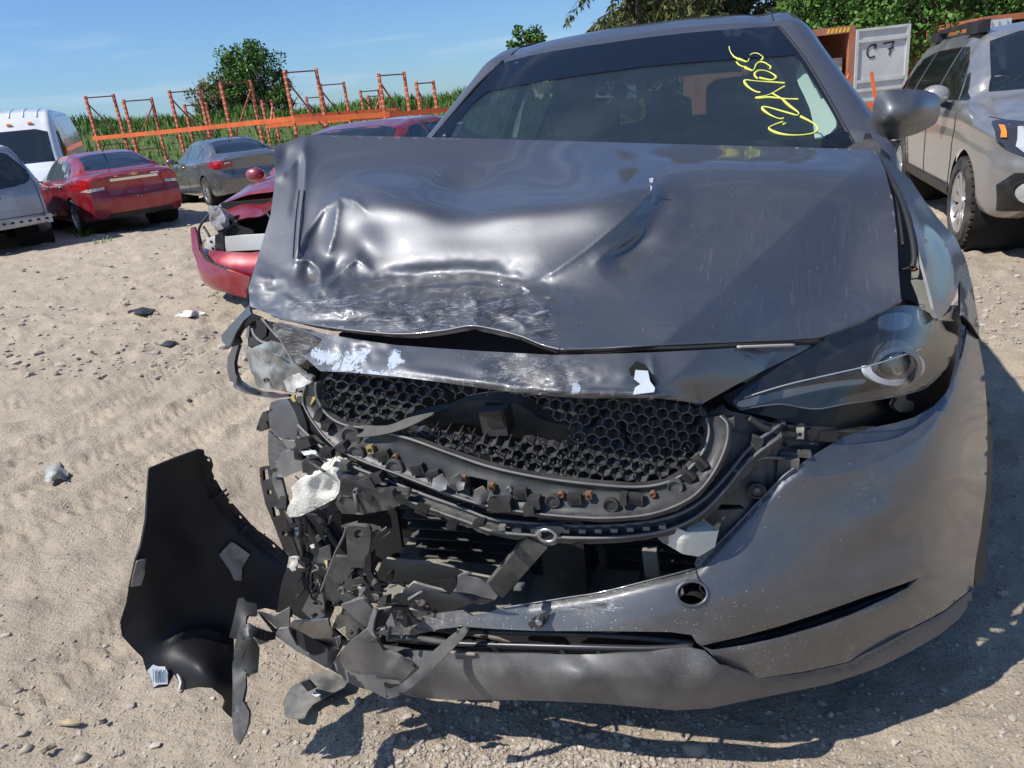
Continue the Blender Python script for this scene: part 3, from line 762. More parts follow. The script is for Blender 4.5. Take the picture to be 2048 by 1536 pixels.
# ================================================================== VEHICLES (shared builder)
TYRE = mk('tyre', (.018, .018, .019), .85, dust=.5, dusthazecol=(.20, .17, .14), dscale=6)
RIMM = mk('rim_alloy', (.58, .58, .59), .33, metal=.85)
RIMD = mk('rim_dark', (.03, .03, .032), .45, metal=.3)
BLKP = mk('black_plastic', (.013, .013, .014), .5, spec=.45, dust=.18, dusthazecol=(.16, .145, .125), dscale=7)
WELL = mk('wheel_well', (.010, .010, .010), .95)
WIN = mk('window_glass', (.012, .016, .017), .06, spec=.8, coat=.3)
WINB = mk('window_glass_pale', (.05, .075, .08), .05, spec=.8)
CHROME = mk('chrome', (.72, .72, .73), .15, metal=1.)
REDL = mk('tail_lamp', (.38, .008, .012), .12, coat=.8)
WHL = mk('clear_lamp', (.62, .62, .60), .12, coat=.8, metal=.35)
AMBER = mk('amber_lamp', (.75, .22, .03), .2, coat=.8)
LAMPIN = mk('lamp_reflector', (.55, .56, .57), .2, metal=.8)
def paint(name, col, metal=.55, rough=.34, dust=.25, coat=.9):
    return mk(name, col, rough, metal=metal, coat=coat, dust=dust, dusthazecol=(.33, .30, .26), dscale=4.)
def keys(k, y, sm=.14):
    a = np.array(k, float); yy = np.linspace(-1, 8, 1801); v = np.interp(yy, a[:, 0], a[:, 1])
    n = max(1, int(sm/.005)); n += 1-n % 2; w = np.hanning(n+2)[1:-1]; w /= w.sum(); v = np.convolve(np.pad(v, n//2, mode='edge'), w, 'valid')
    return np.interp(y, yy, v)
def ring(wb, zb, wm, zm, wbelt, zbelt, wr, zrail, ztop, nseg):
    ctrl = [(wb*.80, zb), (wb, zb+.05), (wm, zm), (wm*.992, (zm+zbelt)/2), (wbelt, zbelt), (wr, zrail), (wr*.72, zrail+(ztop-zrail)*.72), (wr*.36, zrail+(ztop-zrail)*.95), (0., ztop)]
    return catmull(ctrl, nseg)
def build_car(name, D, mat, parent, y0=None, y1=None, ns=110, nseg=6):
    """lofted body; nose at y=0, tail at y=L; wheel arches are cut open"""
    L = D['L']; ya = 0. if y0 is None else y0; yb = L if y1 is None else y1
    ys = np.unique(np.r_[np.linspace(ya, yb, ns), ya+(yb-ya)*np.array([.004, .012, .025, .975, .988, .996])])
    K = {k: keys(D[k], ys) for k in ('top', 'belt', 'wm', 'wr', 'zb')}
    rows = []
    for i, y in enumerate(ys):
        top, belt, wm, wr, zb = (K[k][i] for k in ('top', 'belt', 'wm', 'wr', 'zb'))
        belt = min(belt, top-.02); g = top-belt; zrail = belt+g*(.86 if g > .2 else .6)
        wr = min(wr, wm*.97); R = ring(wm*.97, zb, wm, zb+(belt-zb)*.55, wm*D.get('beltw', .97), belt, wr, zrail, top, nseg)
        dy = np.zeros(len(R))
        if 'nose' in D and y < .5: dy = dy+np.interp(R[:, 1], *zip(*D['nose']))*(1-y/.5)**2
        if 'tail' in D and y > L-.5: dy = dy-np.interp(R[:, 1], *zip(*D['tail']))*(1-(L-y)/.5)**2
        r3 = np.stack([R[:, 0], y+dy, R[:, 1]], 1); l3 = r3[-2::-1]*[-1, 1, 1]
        rows.append(np.vstack([r3, l3]))
    G = np.array(rows); m, n, _ = G.shape
    v = G.reshape(-1, 3).copy(); F = [[i*n+j, i*n+j+1, (i+1)*n+j+1, (i+1)*n+j] for i in range(m-1) for j in range(n-1)]
    # caps: ladder between left and right points
    h = (n-1)//2; nv = [v]; base = len(v)
    for row, sgn, bul in ((0, -1, D.get('bulge0', .16)), (m-1, 1, D.get('bulge1', .10))):
        if (row == 0 and y0 is not None) or (row == m-1 and y1 is not None): continue
        cols = np.linspace(1, -1, 17)
        idx = np.zeros((h+1, 17), int)
        pts = []
        for j in range(h+1):
            p = G[row, j]; q = G[row, n-1-j]
            for c, s in enumerate(cols):
                if c == 0: idx[j, c] = row*n+j
                elif c == 16: idx[j, c] = row*n+n-1-j
                else:
                    w = p*(1+s)/2+q*(1-s)/2; w = w+np.array([0, sgn*bul*(1-abs(s)**2.6)*min(1, p[0]/.5), 0])
                    idx[j, c] = base+len(pts); pts.append(w)
        nv.append(np.array(pts)); base += len(pts)
        for j in range(h):
            for c in range(16):
                q = [idx[j, c], idx[j+1, c], idx[j+1, c+1], idx[j, c+1]]
                F.append(q[::-1] if sgn < 0 else q)
    v = np.vstack(nv)
    # wheel arches
    keep = []; cut = set()
    for f in F:
        c = v[f].mean(0); ok = True
        for wy, wz, wr_ in D['wheels']:
            if abs(c[0]) > D['wx']*.55 and math.hypot(c[1]-wy, c[2]-wz) < wr_*1.0: ok = False
        if ok: keep.append(f)
        else: cut.update(f)
    used = {}
    for f in keep:
        for i in f: used[i] = 1
    for i in cut:
        if i in used:
            for wy, wz, wr_ in D['wheels']:
                d = math.hypot(v[i][1]-wy, v[i][2]-wz)
                if d < wr_*1.35 and abs(v[i][0]) > D['wx']*.5 and v[i][2] > D['zb'][0][1]+.02:
                    k = wr_/max(d, 1e-3); v[i][1] = wy+(v[i][1]-wy)*k; v[i][2] = wz+(v[i][2]-wz)*k
    F = keep
    bv = BVHTree.FromPolygons([Vector(p) for p in v], F)
    # recompute outward orientation is already consistent; flip if needed
    o = obj(name, v, F, mat, parent, smooth=True, sharp=38, local=True)
    for wy, wz, wr_ in D.get('liners', D['wheels']):
        for s in (-1, 1):
            M = MB(); M.lathe([(wr_*1.0, s*(D['wx']*.985)), (wr_*.99, s*.45), (.02, s*.45)], (0, wy, wz), 'x', 28)
            M.build('wheel_arch_liner', WELL, o, local=True)
    return o, bv
def hit(bv, org, d):
    h = bv.ray_cast(Vector(org), Vector(d).normalized())
    return h[0], h[1]
def project(bv, name, mat, parent, poly, view, off=.004, step=.035, thick=.003, curve=False, L=4.6):
    """outline drawn on the body as seen along a side ('+x','-x','front','rear', or an angle for wrapped lamps)"""
    P = catmull(poly, 6, True) if curve else np.array(poly, float)
    P = resample(P, step); xy, F = fill2d(P, step)
    if view in ('+x', '-x'):
        s = 1 if view == '+x' else -1; O = lambda a, b: (s*6, a, b); d = Vector((-s, 0, 0))
    elif view == 'front': O = lambda a, b: (a, -6, b); d = Vector((0, 1, 0))
    elif view == 'rear': O = lambda a, b: (a, L+6, b); d = Vector((0, -1, 0))
    elif view == 'top': O = lambda a, b: (a, b, 8); d = Vector((0, 0, -1))
    else:   # (angle, pivot): direction rotated from front towards +x
        a0, piv = view; ca, sa = math.cos(a0), math.sin(a0); d = Vector((-sa, ca, 0)); t = Vector((ca, sa, 0))
        O = lambda a, b: (piv[0]+t.x*a-d.x*8, piv[1]+t.y*a-d.y*8, b)
    V3 = []; ok = []
    for a, b in xy:
        h = bv.ray_cast(Vector(O(a, b)), d)
        if h[0] is None: V3.append((0, 0, 0)); ok.append(False)
        else:
            nn = h[1] if h[1].dot(d) < 0 else -h[1]
            V3.append(h[0]-d*off+nn*off*.5); ok.append(True)
    F = [f for f in F if all(ok[i] for i in f)]
    if not F: return None
    V3 = np.array([tuple(p) for p in V3]); f = F[0]; nn = sum((np.cross(V3[f[1]]-V3[f[0]], V3[f[2]]-V3[f[0]]) for f in F), np.zeros(3))
    if nn @ np.array(d) > 0: F = [f[::-1] for f in F]
    v, ff, n = thicken(V3, F, thick)
    u = sorted({i for f in ff for i in f}); mp = {a: b for b, a in enumerate(u)}
    return obj(name, v[u], [[mp[i] for i in f] for f in ff], mat, parent, smooth=True, local=True)
def seam(bv, name, mat, parent, lines, view, r=.006, L=4.6):
    for l in lines:
        P = resample(catmull(l, 5) if len(l) > 2 else np.array(l, float), .05, False); Q = []
        for a, b in P:
            if view in ('+x', '-x'):
                s = 1 if view == '+x' else -1; h = bv.ray_cast(Vector((s*6, a, b)), Vector((-s, 0, 0)))
            elif view == 'rear': h = bv.ray_cast(Vector((a, L+6, b)), Vector((0, -1, 0)))
            else: h = bv.ray_cast(Vector((a, -6, b)), Vector((0, 1, 0)))
            if h[0] is not None: Q.append(tuple(h[0]))
        if len(Q) > 1:
            M = MB(); M.tube(Q, r, 5); M.build(name, mat, parent, local=True)
def make_wheel(parent, pos, R, wdt, side, style, rimmat=None, nsp=10, missing=False):
    """wheel > tyre, rim"""
    x, y, z = pos; s = side; rr = R*.70
    hub = MB().lathe([(.001, s*(wdt*.36)), (.05, s*(wdt*.36)), (.055, s*wdt*.25), (rr*.98, s*wdt*.05), (rr*.98, -s*wdt*.3)], pos, 'x', 28)
    w = hub.build('wheel', RIMD, parent, local=True)
    M = MB(); hw = wdt/2
    M.lathe([(rr, s*hw*.8), (rr*1.04, s*hw), (R*.93, s*hw), (R*.985, s*hw*.8), (R, s*hw*.45), (R, 0), (R, -s*hw*.45), (R*.985, -s*hw*.8), (R*.93, -s*hw), (rr, -s*hw)], pos, 'x', 40)
    for k in range(36):   # tread blocks
        a = 2*math.pi*k/36; c = (x, y+math.cos(a)*R, z+math.sin(a)*R)
        Rm = np.array([[1, 0, 0], [0, math.cos(a), -math.sin(a)], [0, math.sin(a), math.cos(a)]])
        M.box(c, (wdt*.82, .012, R*.085), Rm)
    M.build('tyre', TYRE, w, local=True, sharp=30)
    M = MB(); M.lathe([(rr*1.02, s*hw*.86), (rr*.96, s*hw*.92), (rr*.92, s*hw*.6)], pos, 'x', 36)
    for k in range(nsp):
        a = 2*math.pi*k/nsp+.1; d = np.array([0, math.cos(a), math.sin(a)]); t = np.array([0, -math.sin(a), math.cos(a)])
        p0 = np.array(pos)+d*.04+[s*wdt*.34, 0, 0]; p1 = np.array(pos)+d*rr*.96+[s*hw*.84, 0, 0]
        wa, wb = .018, rr*(.11 if style == 'thin' else .17)
        q = [p0-t*wa, p0+t*wa, p1+t*wb, p1-t*wb]; nn = np.array([s*.02, 0, 0])
        M.add([*q, *[v-nn for v in q]], [(0, 1, 2, 3), (7, 6, 5, 4), (0, 4, 5, 1), (1, 5, 6, 2), (2, 6, 7, 3), (3, 7, 4, 0)])
    M.lathe([(.001, s*wdt*.40), (.055, s*wdt*.39), (.06, s*wdt*.3)], pos, 'x', 18)
    M.build('rim', rimmat or RIMM, w, local=True, sharp=30)
    return w
def place(t, px, dep, rotz, z=0.):
    p = at_ground(px, dep, z); t.location = p; t.rotation_euler = (0, 0, rotz); WM[t.name] = Matrix.Translation(Vector(p)) @ Matrix.Rotation(rotz, 4, 'Z')
# ---------------------------------------------------------------- saloon
def saloon_dims(L=4.65, W=.90, H=1.46):
    return dict(L=L, wx=W,
        top=[(0, .70), (.05, .74), (.25, .82), (1.15, 1.0), (1.25, 1.03), (1.95, H-.07), (2.3, H-.01), (2.9, H), (3.3, H-.05), (3.6, H-.14), (4.12, 1.13), (4.25, 1.10), (4.62, 1.07), (L, 1.02)],
        belt=[(0, .60), (.3, .74), (1.2, .92), (2.5, .95), (3.9, 1.0), (4.3, 1.0), (L, .94)],
        wm=[(0, .70), (.12, .80), (.45, W-.02), (1, W), (3.6, W), (4.2, W-.02), (4.5, W-.07), (L, W-.12)],
        wr=[(0, .5), (1.1, .70), (1.3, .70), (2.0, .60), (2.8, .58), (3.5, .60), (4.1, .68), (4.3, .72), (L, .68)],
        zb=[(0, .24), (.5, .2), (4, .2), (L, .27)], bulge0=.2, bulge1=.1,
        nose=[(.2, .05), (.5, 0), (.75, .05), (1, .2)], tail=[(.2, .12), (.45, .02), (.62, .0), (.78, .05), (1.0, .02), (1.1, .0)],
        wheels=[(.93, .325, .375), (3.63, .325, .375)])
def saloon(name, label, pmat, group, wheelstyle='thin', lamps='wrap', front=True, rimm=None):
    t = thing(name, label, 'car', (0, 0, 0), 0, group); D = saloon_dims(); L = D['L']
    body, bv = build_car('body', D, pmat, t)
    for s, vw in ((1, '+x'), (-1, '-x')):
        project(bv, 'window', WINB, body, [(1.38, 1.0), (2.35, 1.0), (2.33, 1.36), (2.1, 1.345), (1.8, 1.24)], vw)
        project(bv, 'window', WINB, body, [(2.42, 1.0), (3.28, 1.02), (3.32, 1.28), (3.1, 1.335), (2.4, 1.365)], vw)
        project(bv, 'window', WINB, body, [(3.33, 1.025), (3.72, 1.05), (3.62, 1.14), (3.37, 1.26)], vw)
        project(bv, 'window_trim', CHROME, body, [(1.3, .975), (3.75, 1.025), (3.76, 1.045), (1.3, .99)], vw, off=.006)
        seam(bv, 'door_seam', BLK, body, [[(1.33, .98), (1.32, .6), (1.38, .3)], [(2.38, 1.0), (2.38, .3)], [(3.4, 1.0), (3.42, .75), (3.2, .55), (3.15, .3)], [(1.4, .27), (3.15, .27)]], vw, .005)
        for yy in (2.18, 3.18):
            h = bv.ray_cast(Vector((s*6, yy, .88)), Vector((-s, 0, 0)))[0]
            M = MB(); M.tube([(h.x, yy-.10, .875), (h.x+s*.03, yy-.07, .88), (h.x+s*.03, yy+.07, .885), (h.x, yy+.10, .885)], .014, 8); M.build('door_handle', CHROME if lamps == 'wrap' else pmat, body, local=True)
        m = MB(); m.lathe([(.001, -.1), (.055, -.095), (.08, -.05), (.085, 0), (.07, .05), (.02, .075), (.001, .078)], (0, 0, 0), 'y', 16)
        mv = np.array(m.v)*[1.25, .9, .85]+[s*1.0, 1.52, 1.03]
        o = obj('mirror', mv, m.f, pmat, t, local=True); MB().bar((s*.84, 1.52, .98), (s*.95, 1.52, 1.0), .05, .03).build('mirror_stalk', BLKP, o, local=True)
    project(bv, 'rear_window', WIN, body, [(-.60, 1.13), (.60, 1.13), (.50, 1.36), (.3, 1.40), (-.3, 1.40), (-.50, 1.36)], 'rear', L=L)
    project(bv, 'windshield', WIN, body, [(-.66, 1.04), (.66, 1.04), (.54, 1.34), (.3, 1.385), (-.3, 1.385), (-.54, 1.34)], 'front')
    for s in (-1, 1):
        for y in (.93, 3.63): make_wheel(t, (s*.80, y, .325), .325, .215, s, wheelstyle, rimm)
    return t, body, bv, D
# red saloon, seen from behind on the left
RED = paint('red_metallic', (.30, .010, .022), .35, .3)
t, body, bv, D = saloon('parked_car', 'dark red four door saloon parked with its boot towards us between the silver minivan and grey saloon', RED, 'cars parked on the left'); L = D['L']
t['label'] = 'dark red saloon parked tail first beside the silver minivan'
for s in (-1, 1):
    lp = [(-.20, .86), (.05, .82), (.14, .80), (.16, .93), (.02, .985), (-.2, .985)]
    lp = [(.30*s+s*0, 0)] and [(s*.52, .83), (s*.80, .80), (s*.95, .86), (s*.95, .98), (s*.75, .985), (s*.50, .955)]
    lo = project(bv, 'tail_light', REDL, body, lp, 'rear', off=.012, thick=.012, L=L, curve=True)
    project(bv, 'reverse_lamp', WHL, lo, [(s*.54, .80), (s*.78, .765), (s*.86, .79), (s*.80, .825), (s*.54, .84)], 'rear', off=.016, L=L)
project(bv, 'chrome_strip', CHROME, body, [(-.42, .915), (.42, .915), (.42, .96), (-.42, .96)], 'rear', off=.012, thick=.01, L=L)
project(bv, 'emblem', mk('gold_emblem', (.75, .55, .2), .3, metal=.8), body, [(-.07, .995), (-.03, .995), (-.03, .982), (.03, .982), (.03, .995), (.07, .995), (.07, 1.012), (.03, 1.012), (.03, 1.026), (-.03, 1.026), (-.03, 1.012), (-.07, 1.012)], 'rear', off=.01, L=L)
project(bv, 'model_badge', CHROME, body, [(-.46, .975), (-.30, .975), (-.30, .995), (-.46, .995)], 'rear', off=.006, L=L)
project(bv, 'model_badge', CHROME, body, [(.26, .985), (.34, .985), (.34, 1.0), (.26, 1.0)], 'rear', off=.006, L=L)
seam(bv, 'boot_seam', BLK, body, [[(-.62, 1.02), (-.50, .85), (-.48, .68), (0, .655), (.48, .68), (.50, .85), (.62, 1.02)]], 'rear', .005, L)
seam(bv, 'bumper_seam', BLK, body, [[(-.85, .72), (-.6, .655), (0, .64), (.6, .655), (.85, .72)]], 'rear', .004, L)
project(bv, 'lower_valance', BLKP, body, [(-.62, .27), (.62, .27), (.56, .36), (-.56, .36)], 'rear', off=.006, L=L)
for x in (-.03, .03, -.14, .14): project(bv, 'plate_screw', CHROME, body, [(x-.012, .60+.1*(abs(x) > .1)), (x+.012, .60+.1*(abs(x) > .1)), (x, .625+.1*(abs(x) > .1))], 'rear', off=.006, L=L)
MB().tube([(0, 3.25, 1.44), (0, 3.42, 1.53), (0, 3.5, 1.56)], .012, 6).build('aerial', BLK, body, local=True)
_h = np.array([-.86, .52]); az = math.atan2(-_h[0], _h[1])      # heading of the nose
def rot_from_heading(h): return math.atan2(h[1], h[0])+math.pi/2  # nose is local -y
def put_by_point(t, local, world, rotz):
    c, s = math.cos(rotz), math.sin(rotz); lx, ly = local
    p = (world[0]-(lx*c-ly*s), world[1]-(lx*s+ly*c), world[2] if len(world) > 2 else 0.)
    t.location = p; t.rotation_euler = (0, 0, rotz); WM[t.name] = Matrix.Translation(Vector(p)) @ Matrix.Rotation(rotz, 4, 'Z')
# local +x is the side that stands left when looking at the nose = car's own left
put_by_point(t, (.80, 3.63), tuple(at_ground(172, 14.35)), rot_from_heading((-.86, .52)))
# grey saloon
GREY = paint('grey_metallic', (.15, .155, .165), .6, .3)
t, body, bv, D = saloon('parked_car', 'grey saloon with chrome door handles parked behind the dark red saloon', GREY, 'cars parked on the left')
for s in (-1, 1):
    lo = project(bv, 'tail_light', REDL, body, [(s*.50, .88), (s*.70, .82), (s*.97, .86), (s*.97, .97), (s*.75, .985), (s*.52, .95)], 'rear', off=.012, thick=.012, L=L, curve=True)
    lo2 = project(bv, 'tail_light', REDL, body, [(4.36, .86), (4.64, .84), (4.64, .97), (4.42, .94)], '+x' if s > 0 else '-x', off=.012, thick=.01, curve=True)
    if lo: project(bv, 'reverse_lamp', WHL, lo, [(s*.55, .92), (s*.68, .91), (s*.66, .945), (s*.57, .95)], 'rear', off=.03, L=L)
    project(bv, 'sill_strip', CHROME, body, [(1.4, .30), (3.1, .30), (3.1, .325), (1.4, .325)], '+x' if s > 0 else '-x', off=.008)
seam(bv, 'boot_seam', BLK, body, [[(-.62, 1.02), (-.52, .85), (-.5, .62), (0, .6), (.5, .62), (.52, .85), (.62, 1.02)]], 'rear', .005, L)
MB().tube([(0, 3.2, 1.44), (0, 3.32, 1.50)], .012, 6).build('aerial', BLK, body, local=True)
put_by_point(t, (.80, 3.63), tuple(at_ground(428, 17.4)), rot_from_heading((-.80, .60)))
# ---------------------------------------------------------------- silver minivan (tail towards us, cut by the left edge)
SILV = paint('silver_metallic', (.34, .34, .35), .6, .33)
VL = 5.0
DV = dict(L=VL, wx=.97, top=[(0, .8), (.3, .95), (1.0, 1.1), (1.9, 1.66), (2.4, 1.73), (4.2, 1.74), (4.75, 1.70), (4.9, 1.60), (VL, 1.5)],
          belt=[(0, .7), (1, .95), (4.5, 1.05), (VL, 1.05)], wm=[(0, .75), (.4, .95), (1, .98), (4.4, .98), (4.8, .95), (VL, .90)],
          wr=[(0, .55), (1, .75), (2, .70), (4.6, .70), (VL, .66)], zb=[(0, .25), (4.4, .25), (VL, .42)], bulge1=.10, tail=[(.2, .0), (.5, .0), (.9, .03), (1.1, .1), (1.7, .42)],
          wheels=[(1.0, .345, .40), (4.0, .345, .40)], beltw=.985)
t = thing('minivan', 'silver minivan with bare rear bumper bar at the left edge of the picture', 'van', group='cars parked on the left')
body, bv = build_car('body', DV, SILV, t)
project(bv, 'rear_window', WIN, body, [(-.72, 1.08), (.72, 1.08), (.66, 1.50), (.4, 1.60), (-.4, 1.60), (-.66, 1.50)], 'rear', L=VL, curve=True)
project(bv, 'wiper', BLK, body, [(-.30, 1.10), (.02, 1.105), (.02, 1.12), (-.30, 1.115)], 'rear', off=.02, thick=.015, L=VL)
rc = project(bv, 'plate_recess', mk('plate_recess', (.42, .42, .43), .4, metal=.5), body, [(-.50, .70), (.50, .70), (.50, .95), (-.50, .95)], 'rear', off=.006, L=VL)
for x, z in ((-.3, .9), (-.2, .78), (.2, .88), (.3, .78), (.15, .76)): project(bv, 'screw_hole', BLK, rc, [(x-.015, z-.015), (x+.015, z-.015), (x+.015, z+.015), (x-.015, z+.015)], 'rear', off=.012, L=VL)
seam(bv, 'tailgate_seam', BLK, body, [[(-.86, .45), (-.85, 1.0), (-.76, 1.5)], [(.86, .45), (.85, 1.0), (.76, 1.5)], [(-.86, .58), (.86, .58)]], 'rear', .007, VL)
for s in (-1, 1):
    project(bv, 'side_window', WIN, body, [(2.0, 1.08), (3.2, 1.1), (3.2, 1.52), (2.3, 1.52)], '+x' if s > 0 else '-x'); project(bv, 'side_window', WIN, body, [(3.28, 1.1), (4.6, 1.12), (4.5, 1.5), (3.28, 1.52)], '+x' if s > 0 else '-x')
    for y in (1.0, 4.0): make_wheel(t, (s*.86, y, .345), .345, .22, s, 'thin')
M = MB(); M.box((0, VL+.06, .50), (1.85, .06, .09)); bb = M.build('bumper_bar', GALV, t, local=True, smooth=False)
M = MB()
for k in range(15): M.box((-.86+k*.123, VL+.092, .50), (.05, .01, .035))
for o_ in (M.build('slot_row', BLK, bb, local=True, smooth=False, kind='stuff'),): pass
for s in (-1, 1): MB().box((s*.90, VL+.02, .50), (.08, .12, .14)).build('bumper_bracket', GALV, bb, local=True, smooth=False)
hv = np.array([-.80, .60]); rv = rot_from_heading(hv)
put_by_point(t, (-.94, VL), tuple(at_ground(122, 12.7)), rv)
# ---------------------------------------------------------------- white high roof van (nose towards us)
WHITE = paint('white_paint', (.72, .73, .73), .0, .3, dust=.15)
DW = dict(L=5.9, wx=1.0, top=[(0, .85), (.3, 1.0), (.95, 1.22), (1.25, 1.40), (2.1, 2.28), (2.5, 2.50), (3.0, 2.58), (5.5, 2.58), (5.9, 2.5)],
          belt=[(0, .75), (.9, 1.12), (1.4, 1.25), (2.2, 1.55), (5.9, 1.6)], wm=[(0, .8), (.5, .98), (1, 1.0), (5.9, .99)],
          wr=[(0, .6), (1, .82), (2.2, .82), (2.8, .80), (5.9, .82)], zb=[(0, .3), (5.9, .3)], bulge0=.2, bulge1=.02, wheels=[(1.0, .36, .42), (4.6, .36, .42)])
t = thing('white_van', 'white high roof van standing behind the silver minivan', 'van', group='cars parked on the left')
body, bv = build_car('body', DW, WHITE, t)
project(bv, 'windshield', WIN, body, [(-.80, 1.36), (.80, 1.36), (.74, 2.0), (.5, 2.08), (-.5, 2.08), (-.74, 2.0)], 'front')
for x in (-.55, -.28, 0, .28, .55):
    M = MB(); M.tube([tuple(bv.ray_cast(Vector((x, y, 9)), Vector((0, 0, -1)))[0]) for y in np.linspace(2.25, 5.6, 14)], .022, 6); M.build('roof_rib', WHITE, body, local=True)
for x in (-.42, 0, .42): project(bv, 'marker_lamp', AMBER, body, [(x-.05, 2.20), (x+.05, 2.20), (x+.04, 2.235), (x-.04, 2.235)], 'front', off=.03, thick=.03)
project(bv, 'grille', BLKP, body, [(-.6, .75), (.6, .75), (.5, 1.0), (-.5, 1.0)], 'front')
for s in (-1, 1):
    project(bv, 'side_window', WIN, body, [(1.5, 1.32), (2.35, 1.45), (2.35, 2.0), (2.1, 2.0)], '+x' if s > 0 else '-x')
    project(bv, 'headlight', WHL, body, [(s*.62, .85), (s*.85, .9), (s*.85, 1.08), (s*.66, 1.02)], 'front')
    for y in (1.0, 4.6): make_wheel(t, (s*.88, y, .36), .36, .22, s, 'thin')
put_by_point(t, (.95, 1.1), tuple(at_ground(160, 17.2)), rot_from_heading((.62, -.78)))
# ---------------------------------------------------------------- crashed red car, nose towards us, beside the grey one
DC = saloon_dims(4.7, .91, 1.45); DC = dict(DC); L2 = 4.7
t = thing('crashed_car', 'crashed red saloon with its front torn open just behind the crumpled hood', 'car', group='cars parked on the left')
RED2 = paint('red_crash', (.27, .010, .02), .4, .3)
DC['top'] = [(0, .62), (.55, .80), (.62, .93), (.9, 1.0), (1.25, 1.03)]+[k for k in DC['top'] if k[0] > 1.3]
body, bv = build_car('body', DC, RED2, t, y0=.62)
project(bv, 'windshield', WIN, body, [(-.66, 1.05), (.66, 1.05), (.54, 1.34), (.3, 1.385), (-.3, 1.385), (-.54, 1.34)], 'front')
for s, vw in ((1, '+x'), (-1, '-x')):
    project(bv, 'window', WIN, body, [(1.38, 1.0), (2.35, 1.0), (2.33, 1.36), (2.1, 1.345), (1.8, 1.24)], vw); project(bv, 'window', WIN, body, [(2.42, 1.0), (3.28, 1.02), (3.5, 1.2), (3.1, 1.335), (2.4, 1.365)], vw)
    for y in (.93, 3.63): make_wheel(t, (s*.80, y, .325), .325, .215, s, 'thin')
    m = MB(); m.lathe([(.001, -.1), (.055, -.095), (.08, -.05), (.085, 0), (.07, .05), (.02, .075), (.001, .078)], (0, 0, 0), 'y', 16)
    obj('mirror', np.array(m.v)*[1.25, .9, .85]+[s*1.0, 1.52, 1.03], m.f, RED2, t, local=True)
MB().box((0, .62, .55), (1.5, .06, .6)).build('firewall', WELL, t, local=True, smooth=False)
SIL2 = mk('bare_aluminium', (.70, .70, .68), .5, metal=.25, bump=.2, bscale=30)
bm_ = MB().box((0, .16, .53), (1.25, .07, .13)).build('crash_beam', SIL2, t, local=True, smooth=False)
for x in (-.57, -.50, .50, .57):
    for z in (.50, .56): MB().lathe([(.001, -.04), (.014, -.04), (.014, 0)], (x, .16, z), 'y', 8).build('bolt_hole', BLK, bm_, local=True)
for s in (-1, 1): MB().bar((s*.48, .19, .53), (s*.5, .7, .53), .09, .11).build('frame_rail', BLKP, t, local=True, smooth=False)
# buckled hood
G = []; nx, ny = 22, 12
for j in range(ny+1):
    for i in range(nx+1):
        u = i/nx*2-1; v_ = j/ny; y = .36+v_*.95; x = u*(.78+.06*v_-.12*(1-v_)**2); z = .86+.22*v_-.10*u*u+.05*math.sin(u*5+1)*(1-v_)-.09*(1-v_)**3+.03*math.sin(u*9+v_*5)*(1-v_)
        G.append((x, y, z))
F = [(j*(nx+1)+i, j*(nx+1)+i+1, (j+1)*(nx+1)+i+1, (j+1)*(nx+1)+i) for j in range(ny) for i in range(nx)]
v_, f_, _n = thicken(np.array(G), F, .012); obj('hood', v_, f_, RED2, t, local=True)
# hanging bumper cover, torn on one side
G = []; nx = 26
for j, (dz, dy) in enumerate([(.52, .08), (.46, .0), (.36, -.05), (.24, -.04), (.16, .03)]):
    for i in range(nx+1):
        u = i/nx*2-1; x = u*.93; y = -.16+.55*abs(u)**3.2+dy; z = dz+.02+(-.10 if u > -.2 else 0)*0+.10*max(0, u-.55)*2*(j < 2)-.06*(1-abs(u))
        G.append((x, y, z))
F = [(j*(nx+1)+i, j*(nx+1)+i+1, (j+1)*(nx+1)+i+1, (j+1)*(nx+1)+i) for j in range(4) for i in range(nx)]
v_, f_, _n = thicken(np.array(G), [f[::-1] for f in F], .012); bc = obj('bumper_cover', v_, f_, RED2, t, local=True)
crash = t
r = random.Random(4)
for k in range(9):
    x = r.uniform(-.6, .6); MB().box((x, .35+r.uniform(-.12, .15), .5+r.uniform(-.12, .28)), (r.uniform(.1, .26), r.uniform(.08, .2), r.uniform(.08, .2)), np.array(Matrix.Rotation(r.uniform(-.5, .5), 3, 'Y'))).build('engine_part', r.choice([BLKP, BLKP, RIMD]), t, local=True, smooth=False)
for k in range(7):
    a = np.array([r.uniform(-.7, .7), .2+r.uniform(0, .2), .75+r.uniform(-.1, .1)]); M = MB(); M.tube(catmull([a, a+[r.uniform(-.15, .15), -.05, -.12], a+[r.uniform(-.2, .2), .03, -.3]], 6), .012, 6); M.build('torn_hose', r.choice([BLKP, BLKP, SIL2]), t, local=True)
for s in (-1, 1):
    v_, f_, _n = thicken(np.array([(s*.50, .22, .68), (s*.86, .50, .70), (s*.88, .55, .84), (s*.62, .38, .84), (s*.52, .26, .76)]), [(0, 1, 2, 3, 4)] if s > 0 else [(4, 3, 2, 1, 0)], .08)
    obj('headlight', v_, f_, mk('broken_lamp', (.35, .34, .33), .25, coat=.6, col2=(.08, .07, .07), nscale=9), t, local=True, smooth=False)
for k in range(5):
    a = np.array([.5+r.uniform(0, .4), .25+r.uniform(0, .25), .62+r.uniform(0, .3)]); b = a+np.array([r.uniform(-.2, .2), r.uniform(-.1, .1), r.uniform(-.2, .1)]); c = a+np.array([r.uniform(0, .15), -.05, -.16])
    v_, f_, _n = thicken(np.array([a, b, c]), [(0, 1, 2)], .006); obj('torn_shard', v_, f_, r.choice([RED2, BLKP]), t, local=True, smooth=False)
pc = WD(520, 560, 6.5); 
put_by_point(t, (0, 0), (float(pc[0])-.04, float(pc[1])+.1, 0.), rad(-3))
